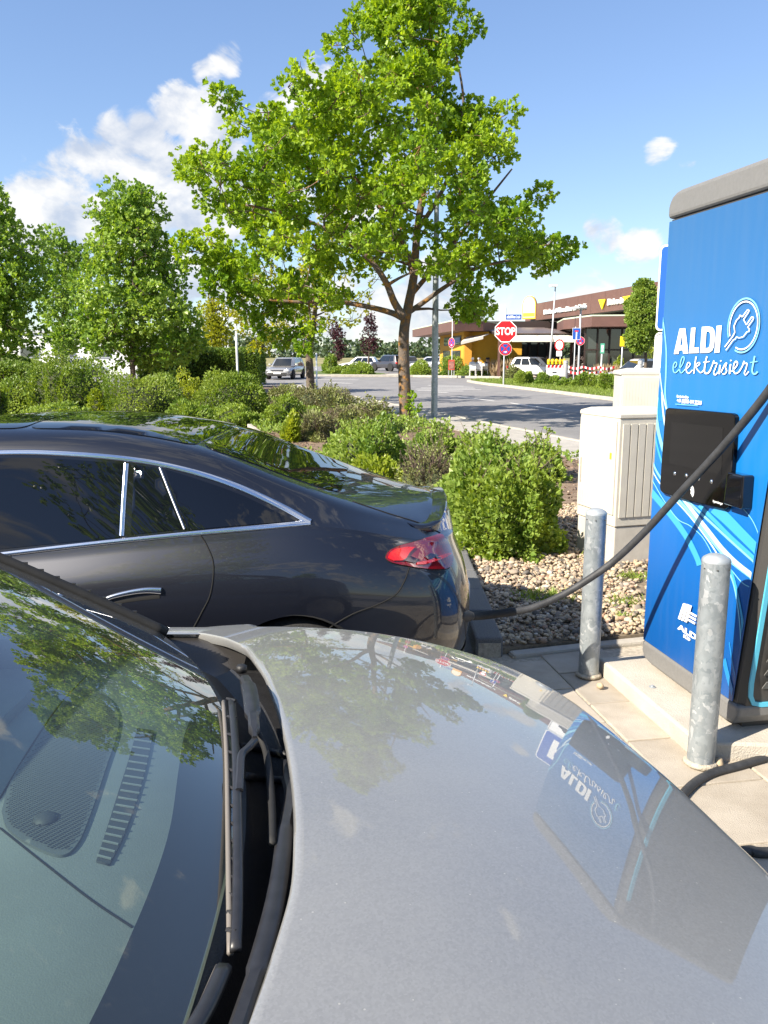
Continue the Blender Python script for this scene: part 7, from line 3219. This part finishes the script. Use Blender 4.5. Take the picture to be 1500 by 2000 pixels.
pts = []
for i in range(420):
    px = r_.uniform(960, 1008)
    q = atY(px, 700, 62 + r_.uniform(-.5, .5))
    pts.append((q.x, q.y, .1))
grass('ornamental_grass', pts, 1.0, 'tall beige ornamental grass at the terrace edge', M_BEIGE, 6, .22)
pts = []
for i in range(500):
    px = r_.uniform(1168, 1202)
    q = atY(px, 700, 54 + r_.uniform(-.5, .5))
    pts.append((q.x, q.y, .1))
grass('ornamental_grass', pts, .8, 'pinkish feather grass before the cafe glazing', M_BEIGE, 7, .3)
# islands of the far car park
slab('kerbed_island', [atZ(620, 731, 0).to_2d()[:] if False else (-6.2, 66), (-.2, 65), (.3, 70), (-2, 78), (-7, 80)], -.05, .12, M_GRASS_BASE)
kerb_run([(-7, 80), (-6.25, 65.95), (-.2, 64.95), (.35, 70)], 'island_kerb', M_KERB, 1.0, .14, .14)

# ================================================================== cafe with drive in
M_BROWN = mat('brown_panel', (.13, .066, .052), .55, noise=.06, nscale=2)
M_BROWN_D = mat('dark_brown_frame', (.040, .026, .022), .5)
M_YWALL = mat('yellow_render', (.62, .34, .03), .8, noise=.05, nscale=3, bump=.1, bscale=60)
M_OWALL = mat('orange_render', (.52, .25, .03), .8, noise=.05, nscale=3)
M_CAFEGLASS = mat('cafe_glass', (.05, .062, .06), .04, spec=.8, coat=.3)
M_CREAM = mat('awning_cream', (.72, .67, .57), .7)
M_ROOFG = mat('pale_roof_edge', (.52, .60, .44), .6)
M_INNER = mat('dark_interior', (.030, .027, .025), .8)
cafe = thing('cafe_building', (12, 62, 0), 'low brown bakery cafe with yellow walls, cream awnings and white lettering on its fascia', 'building')
# upper fascia block
UA, UE = Vector((12.75, 76, 0)), Vector((17.65, 44, 0))
ud = (UE - UA).normalized()
un = Vector((ud.y, -ud.x, 0))
if un.x > 0:
    un = -un
UL = (UE - UA).length
mb = MB()
mb.prism([(q.x, q.y) for q in (UA - un * .06, UE - un * .06, UE - un * 9, UA - un * 9)], 4.55, 6.0)
mb.build('roof_block', M_BROWN_D, cafe)
npan = 13
for i in range(npan):
    a, b = UA + ud * (UL * i / npan + .012), UA + ud * (UL * (i + 1) / npan - .012)
    mb = MB()
    mb.plate([a + UP * 4.6, b + UP * 4.6, b + UP * 6.02, a + UP * 6.02], un * -.055)
    mb.build('fascia_panel', M_BROWN, cafe)


def on_fascia(px, py):
    d = ray(px, py)
    t = (UA - CAM).dot(un) / d.dot(un)
    return CAM + d * t


def fascia_text(body, pl, pr, hgt, bold):
    a, b = on_fascia(*pl), on_fascia(*pr)
    me = text_mesh(body, 1.0, bold)
    w = max(v.co.x for v in me.vertices) - min(v.co.x for v in me.vertices)
    h = 0.70
    s = hgt / h
    d = Vector(((b - a).x, (b - a).y, 0)).normalized()
    return text_on(body, Vector((a.x, a.y, a.z)) + un * .06, d, UP, s, M_SIGNWHITE, cafe, bold=bold * s, extrude=.05, sx=((b - a).length / w) / s)


fascia_text('Bäckerei-Konditorei-Café', (1063.5, 614), (1146, 605), .36, .03)
fascia_text('Drive in', (1188, 596), (1219.5, 591), .40, .03)
for l in (((1172, 585.5), (1185.5, 584), (1178.5, 604.5)), ((1219.5, 579.5), (1234.5, 577), (1226.5, 598))):
    mb = MB()
    mb.plate([on_fascia(*q) + un * .05 for q in l], un * .08)
    mb.build('yellow_triangle', M_YEL, cafe)
c = on_fascia(1044, 602)
fd = ud
pw, phh = 1.02, .80
out = []
for k in range(13):
    a = R(180 * k / 12)
    out.append((math.cos(a) * pw, .25 + math.sin(a) * .80))
out += [(-pw, -.92), (pw, -.92)]
tn = (un + Vector((.35, -.8, 0))).normalized()
tx = Vector((-tn.y, tn.x, 0))
if tx.dot(fd) < 0:
    tx = -tx
cc = c + un * .5
mb = MB()
mb.plate([cc + tx * (a * .62) + UP * b for a, b in out], tn * -.3)
so_ = mb.build('round_top_sign', mat('sign_orange', (.85, .40, .03), .45), cafe)
mb = MB()
mb.plate([cc + tx * (a * .62 * .88) + UP * (b * .90 + .04) + tn * .001 for a, b in out], tn * .02)
mb.build('cream_field', mat('sign_cream', (.80, .72, .55), .45), so_)
mb = MB()
mb.plate([cc + tx * (a * .62) + UP * b + tn * .022 for a, b in ((-.86, -.72), (.86, -.72), (.86, -.40), (-.86, -.40))], tn * .01)
mb.build('orange_band', mat('sign_orange', (.85, .40, .03), .45), so_)


def canopy(name, poly, z0, z1):
    mb = MB()
    mb.prism(poly, z0, z1)
    o = mb.build(name, M_BROWN, cafe)
    ctr = Vector((sum(p[0] for p in poly) / len(poly), sum(p[1] for p in poly) / len(poly), 0))
    mb = MB()
    mb.prism([(ctr.x + (p[0] - ctr.x) * 1.004, ctr.y + (p[1] - ctr.y) * 1.004) for p in poly], z1 + .003, z1 + .09)
    mb.build('roof_edge', M_ROOFG, cafe)
    return o


canopy('canopy', [(13.35, 54), (18.6, 53.2), (19.5, 62), (13.6, 66), (12.7, 59.5)], 3.45, 4.10)
canopy('canopy', [(2.85, 84), (5.15, 61.2), (7.35, 62.2), (9.6, 69), (11.5, 80), (6, 86)], 3.40, 4.10)
# right glazed hall
gx0, gx1, gy = 13.55, 18.5, 56.3
mb = MB()
mb.box(((gx0 + gx1) / 2 + .4, gy + 3.0, 1.78), (gx1 - gx0, 5.6, 3.3))
mb.build('hall_interior', M_INNER, cafe)
nx = 6
for i in range(nx):
    for (z0, z1) in ((.15, 1.95), (2.05, 3.38)):
        a, b = gx0 + (gx1 - gx0) * i / nx + .05, gx0 + (gx1 - gx0) * (i + 1) / nx - .05
        mb = MB()
        mb.box(((a + b) / 2, gy + .10, (z0 + z1) / 2), (b - a, .02, z1 - z0))
        mb.build('pane', M_CAFEGLASS, cafe)
for i in range(nx + 1):
    mb = MB()
    mb.box((gx0 + (gx1 - gx0) * i / nx, gy + .05, 1.78), (.09, .14, 3.34))
    mb.build('mullion', M_BROWN_D, cafe)
mb = MB()
mb.box(((gx0 + gx1) / 2, gy + .04, 2.0), (gx1 - gx0, .15, .09))
mb.build('transom', M_BROWN_D, cafe)
# recessed terrace front in the middle
mb = MB()
mb.box((11.2, 72.4, 2.2), (8.0, 3.0, 4.4))
mb.build('terrace_wall', M_INNER, cafe)
for i in range(9):
    a = 7.6 + i * .78
    mb = MB()
    mb.box((a + .36, 70.8, 1.55), (.66, .03, 2.75))
    mb.build('pane', M_CAFEGLASS, cafe)
    mb = MB()
    mb.box((a - .02, 70.75, 1.55), (.08, .12, 2.8))
    mb.build('mullion', M_BROWN_D, cafe)
# pergola roof of slats over the terrace
for i in range(9):
    y = 60.2 + i * 1.15
    mb = MB()
    mb.box((11.0 - (y - 60) * .05, y, 3.22 + i * .075), (5.6, .75, .05), rot=Matrix.Rotation(R(8), 3, 'X'))
    mb.build('roof_slat', mat('slat_grey_brown', (.13, .10, .09), .4), cafe)
for xx in (8.4, 9.8, 11.2, 12.6, 13.6):
    mb = MB()
    mb.box((xx - .3, 65, 3.42), (.10, 10.6, .14), rot=Matrix.Rotation(R(3.7), 3, 'X'))
    mb.build('roof_beam', M_BROWN_D, cafe)
for (xx, yy) in ((8.3, 60.2), (13.5, 60.2)):
    mb = MB()
    mb.box((xx, yy, 1.75), (.16, .16, 3.3))
    mb.build('terrace_post', M_BROWN, cafe)
mb = MB()
mb.box((11.0, 71.6, 4.15), (6.0, 2.0, .55))
mb.build('rear_beam', M_BROWN_D, cafe)
# awnings


def awning(a, b, c, d):
    mb = MB()
    mb.plate([Vector(q) for q in (a, b, c, d)], (0, 0, .05))
    o = mb.build('awning', M_CREAM, cafe)
    mb = MB()
    mb.plate([Vector(a) + Vector((0, -.02, -.16)), Vector(b) + Vector((0, -.02, -.16)), Vector(b) + Vector((0, -.02, .05)), Vector(a) + Vector((0, -.02, .05))], (0, -.02, 0))
    mb.build('valance', M_CREAM, o)
    return o


awning((8.75, 57.4, 2.70), (11.6, 57.4, 2.70), (11.9, 60.4, 3.05), (8.9, 60.4, 3.05))
awning((11.65, 57.4, 2.70), (14.4, 57.0, 2.62), (14.2, 60.4, 3.05), (11.95, 60.4, 3.05))
awning((5.55, 60.4, 2.55), (7.2, 60.8, 2.95), (8.0, 63.6, 3.2), (6.3, 63.6, 2.95))
# yellow wing
WL_, WR_ = Vector((5.35, 80, 0)), Vector((6.1, 64, 0))
wd = (WR_ - WL_).normalized()
wn = Vector((wd.y, -wd.x, 0))
if wn.x > 0:
    wn = -wn
ww = (WR_ - WL_).length
mb = MB()
mb.prism([(q.x, q.y) for q in (WL_, WR_, WR_ - wn * 4.5, WL_ - wn * 4.5)], .05, 3.42)
wing = mb.build('yellow_wall', M_YWALL, cafe)
for (f0, f1, z0, z1) in ((.22, .92, 2.45, 3.15), (.18, .50, .7, 2.0), (.55, .90, .7, 2.0)):
    P_ = [WL_ + wd * (ww * f) + UP * z for f, z in ((f0, z0), (f1, z0), (f1, z1), (f0, z1))]
    mb = MB()
    mb.plate([q + wn * .01 for q in P_], wn * .03)
    fr_ = mb.build('window_frame', M_BROWN_D, cafe)
    n = 3
    for i in range(n):
        a, b = f0 + (f1 - f0) * (i + .06) / n, f0 + (f1 - f0) * (i + .94) / n
        mb = MB()
        mb.plate([WL_ + wd * (ww * f) + UP * z + wn * .042 for f, z in ((a, z0 + .06), (b, z0 + .06), (b, z1 - .06), (a, z1 - .06))], wn * .01)
        mb.build('pane', M_CAFEGLASS, fr_)
mb = MB()
mb.plate([WL_ + wd * (ww * f) + UP * z + wn * .06 for f, z in ((.60, 2.62), (.90, 2.62), (.90, 3.02), (.60, 3.02))], wn * .03)
mb.build('blue_sign', M_SBLUE, cafe)
mb = MB()
mb.box((6.42, 63.9, 1.75), (.55, .5, 3.3))
mb.build('orange_pier', M_OWALL, cafe)
for i in range(4):
    mb = MB()
    mb.box((7.0 + i * .62, 66.2, 2.85), (.56, .05, .8))
    mb.build('pane', M_CAFEGLASS, cafe)
    mb = MB()
    mb.box((7.0 + i * .62, 66.2, 1.2), (.56, .05, 2.1))
    mb.build('pane', M_CAFEGLASS, cafe)
mb = MB()
mb.box((8.2, 66.6, 1.7), (3.2, .5, 3.3))
mb.build('entrance_wall', M_BROWN_D, cafe)
mb = MB()
mb.box((7.95, 66.1, 1.7), (.35, .12, 3.2))
mb.build('orange_pier', M_OWALL, cafe)
mb = MB()
mb.lathe((16.0, 53.1, 3.35), [(.06, -.35), (.16, -.1), (.18, .1), (.05, .3)], 10)
mb.build('hanging_lamp', mat('copper_red', (.35, .10, .05), .5), cafe, smooth=True)
# low terrace wall and furniture
for k, (px0, px1) in enumerate(((953, 968), (969, 983))):
    a, b = atY(px0, 720, 62.5), atY(px1, 720, 62.5)
    mb = MB()
    mb.bbox(((a.x + b.x) / 2, 62.6, .36), (b.x - a.x, .5, .5), 0, .03)
    tag(mb.build('concrete_block', M_KERB), ['pale concrete block left of the other at the terrace edge', 'pale concrete block beside the ornamental grass'][k], 'concrete block', 'concrete blocks at the terrace')


def terrace_chair(x, y, rz, lab):
    o = thing('terrace_chair', (x, y, .11), lab, 'chair', 'white chairs on the cafe terrace')
    M3 = Matrix.Rotation(rz, 3, 'Z')
    m = mat('chair_white', (.75, .74, .72), .5)

    def bx(nm, c, s):
        mb = MB()
        mb.box(Vector((x, y, .11)) + M3 @ Vector(c), s, rz)
        mb.build(nm, m, o)
    bx('seat', (0, 0, .44), (.48, .46, .04))
    bx('backrest', (0, .22, .70), (.46, .04, .42))
    for a in (-.2, .2):
        for b in (-.2, .2):
            bx('leg', (a, b, .21), (.04, .04, .42))
    return o


terrace_chair(6.55, 61.6, math.pi, 'white chair under the capped guest of the terrace')
terrace_chair(7.05, 61.8, math.pi, 'white chair under the guest in the pale shirt')
terrace_chair(7.70, 62.4, math.pi * .8, 'white chair under the guest in dark clothes')
terrace_chair(8.30, 62.0, math.pi / 2, 'empty white chair nearest the ornamental grass')
tb = thing('terrace_table', (7.35, 62.2, .11), 'small white terrace table between the seated guests', 'table')
mb = MB()
mb.lathe((7.35, 62.15, .11), [(.001, .72), (.42, .72), (.42, .75), (.001, .75)], 20)
mb.build('table_top', mat('chair_white', (.75, .74, .72), .5), tb, smooth=True, auto=R(40))
mb = MB()
mb.lathe((7.35, 62.15, .11), [(.24, 0), (.22, .03), (.035, .05), (.035, .72)], 12)
mb.build('pedestal', M_POST, tb, smooth=True, auto=R(40))


def seated(x, y, z, rz, shirt, trousers, hair, label, cap=None):
    """seated guest: one skinned body, hair and shirt on it"""
    o = thing('person', (x, y, z), label, 'person', 'guests seated on the cafe terrace')
    V = [(0, 0, .52), (0, .02, .72), (0, .03, .95), (0, .01, 1.06), (0, -.01, 1.14), (0, -.02, 1.27),
         (-.10, 0, .52), (-.12, -.22, .53), (-.12, -.42, .52), (-.12, -.42, .26), (-.12, -.44, .06), (-.12, -.56, .04),
         (.10, 0, .52), (.12, -.22, .53), (.12, -.42, .52), (.12, -.42, .26), (.12, -.44, .06), (.12, -.56, .04),
         (-.18, .03, .97), (-.24, -.02, .74), (-.18, -.24, .70), (-.12, -.34, .72), (.18, .03, .97), (.24, -.02, .74), (.18, -.24, .70), (.12, -.34, .72)]
    E = [(0, 1), (1, 2), (2, 3), (3, 4), (4, 5), (0, 6), (6, 7), (7, 8), (8, 9), (9, 10), (10, 11), (0, 12), (12, 13), (13, 14), (14, 15), (15, 16), (16, 17), (2, 18), (18, 19), (19, 20), (20, 21), (2, 22), (22, 23), (23, 24), (24, 25)]
    rad = [.15, .14, .15, .06, .075, .085, .10, .085, .07, .055, .04, .035, .10, .085, .07, .055, .04, .035, .07, .05, .04, .035, .07, .05, .04, .035]
    me = bpy.data.meshes.new('mesh')
    me.from_pydata(V, E, [])
    t = bpy.data.objects.new('tmp', me)
    COL.objects.link(t)
    sk = t.modifiers.new('skin', 'SKIN')
    lay = me.skin_vertices[0].data if me.skin_vertices else None
    if lay is None:
        bmx = bmesh.new()
        bmx.from_mesh(me)
        bmx.verts.layers.skin.verify()
        bmx.to_mesh(me)
        bmx.free()
        lay = me.skin_vertices[0].data
    for i, rr in enumerate(rad):
        lay[i].radius = (rr, rr)
        lay[i].use_root = (i == 0)
    t.modifiers.new('sub', 'SUBSURF').levels = 1
    dg = bpy.context.evaluated_depsgraph_get()
    m2 = bpy.data.meshes.new_from_object(t.evaluated_get(dg))
    bpy.data.objects.remove(t)
    m2.materials.clear()
    skin_m = mat('skin', (.45, .27, .19), .6)
    for mm in (skin_m, shirt, trousers):
        m2.materials.append(mm)
    for p in m2.polygons:
        c = p.center
        p.material_index = 2 if (c.z < .56 and c.y < .3) else (1 if c.z < 1.03 and not (c.y < -.18 and c.z > .6) else 0)
        p.use_smooth = True
    b = link('body', m2, None, o)
    b.rotation_euler = (0, 0, rz)
    mb = MB()
    mb.lathe((0, 0, 0), [(.105, -.03), (.112, .02), (.10, .07), (.06, .11), (.001, .125)], 14)
    hm = mb.build('hair' if not cap else 'cap', hair if not cap else cap, None, smooth=True)
    hm.parent = o
    hm.location = Matrix.Rotation(rz, 3, 'Z') @ Vector((0, 0, 1.24))
    return o


seated(6.55, 61.6, .11, math.pi * .9, mat('shirt_white', (.62, .62, .60), .8), mat('trousers_dark', (.05, .05, .06), .8), mat('hair_grey', (.35, .33, .30), .8), 'seated guest in a white shirt and white cap on the terrace', cap=mat('cap_white', (.75, .74, .72), .7))
seated(7.05, 61.8, .11, math.pi * .95, mat('shirt_pale', (.45, .47, .50), .8), mat('trousers_dark', (.05, .05, .06), .8), mat('hair_white', (.55, .54, .52), .8), 'seated guest with white hair and pale shirt on the terrace')
seated(7.72, 62.45, .11, math.pi * .7, mat('shirt_dark', (.06, .05, .06), .8), mat('trousers_dark', (.05, .05, .06), .8), mat('hair_dark', (.03, .02, .02), .8), 'seated guest in dark clothes with dark hair on the terrace')
seated(7.95, 63.4, .11, -.3, mat('shirt_rust', (.28, .11, .06), .8), mat('trousers_dark', (.05, .05, .06), .8), mat('hair_dark', (.03, .02, .02), .8), 'seated guest in a rust coloured top facing the road')

# ================================================================== white hall behind the lindens
hall = thing('white_hall', (-32, 72, 0), 'long low white hall with pale doors behind the lindens', 'building')
M_HALL = mat('white_cladding', (.74, .74, .72), .6, noise=.03, nscale=1)
mb = MB()
mb.box((-32, 76, 1.75), (26, 8, 3.5))
mb.build('wall', M_HALL, hall)
mb = MB()
mb.box((-32, 76, 3.6), (26.4, 8.4, .22))
mb.build('roof', mat('hall_roof', (.45, .46, .47), .6), hall)
for i in range(8):
    xx = -43 + i * 3.1
    mb = MB()
    mb.box((xx, 71.96, 1.9), (1.6, .08, 1.0))
    w_o = mb.build('window', M_BROWN_D if False else mat('hall_frame', (.50, .52, .54), .5), hall)
    mb = MB()
    mb.box((xx, 71.90, 1.9), (1.4, .05, .8))
    mb.build('pane', M_CAFEGLASS, w_o)
far_car(-23.5, 64, 10, 4.4, 1.8, 1.5, paint('pale_silver_paint', (.52, .54, .57), .5), 'pale car standing before the white hall', 'hatch')
far_car(-29.5, 65, 190, 4.4, 1.8, 1.5, paint('far_blue_grey', (.16, .19, .23), .4), 'blue grey car standing before the white hall', 'hatch')

# ================================================================== far woods on the horizon: one mass
r = np.random.default_rng(77)
C, D, S, T = [], [], [], []
for i in range(330):
    x = r.uniform(-330, 330)
    y = 420 + r.uniform(-30, 60) + abs(x) * .05
    h = r.uniform(5, 12) * (.7 + .5 * math.sin(x * .03) ** 2)
    n = 70
    d = rand_dirs(n, r)
    C.append(np.array([x, y, h * .5]) + d * np.array([h * .75, h * .6, h * .52]))
    D.append(d + r.normal(0, .5, (n, 3)))
    S.append(r.uniform(1.2, 2.6, n))
    T.append(np.clip(r.normal(.45, .25, n), 0, 1))
V, F, TT = leaf_arrays(np.vstack(C), np.vstack(D), np.concatenate(S), np.concatenate(T), r, wid=.6)
tag(link('far_woods', np_mesh(V, F, TT, smooth=False), leaf_mat('far_foliage', (.05, .085, .04), (.10, .14, .07), .2)), 'far line of trees on the horizon behind the fields', 'trees', kind='stuff')
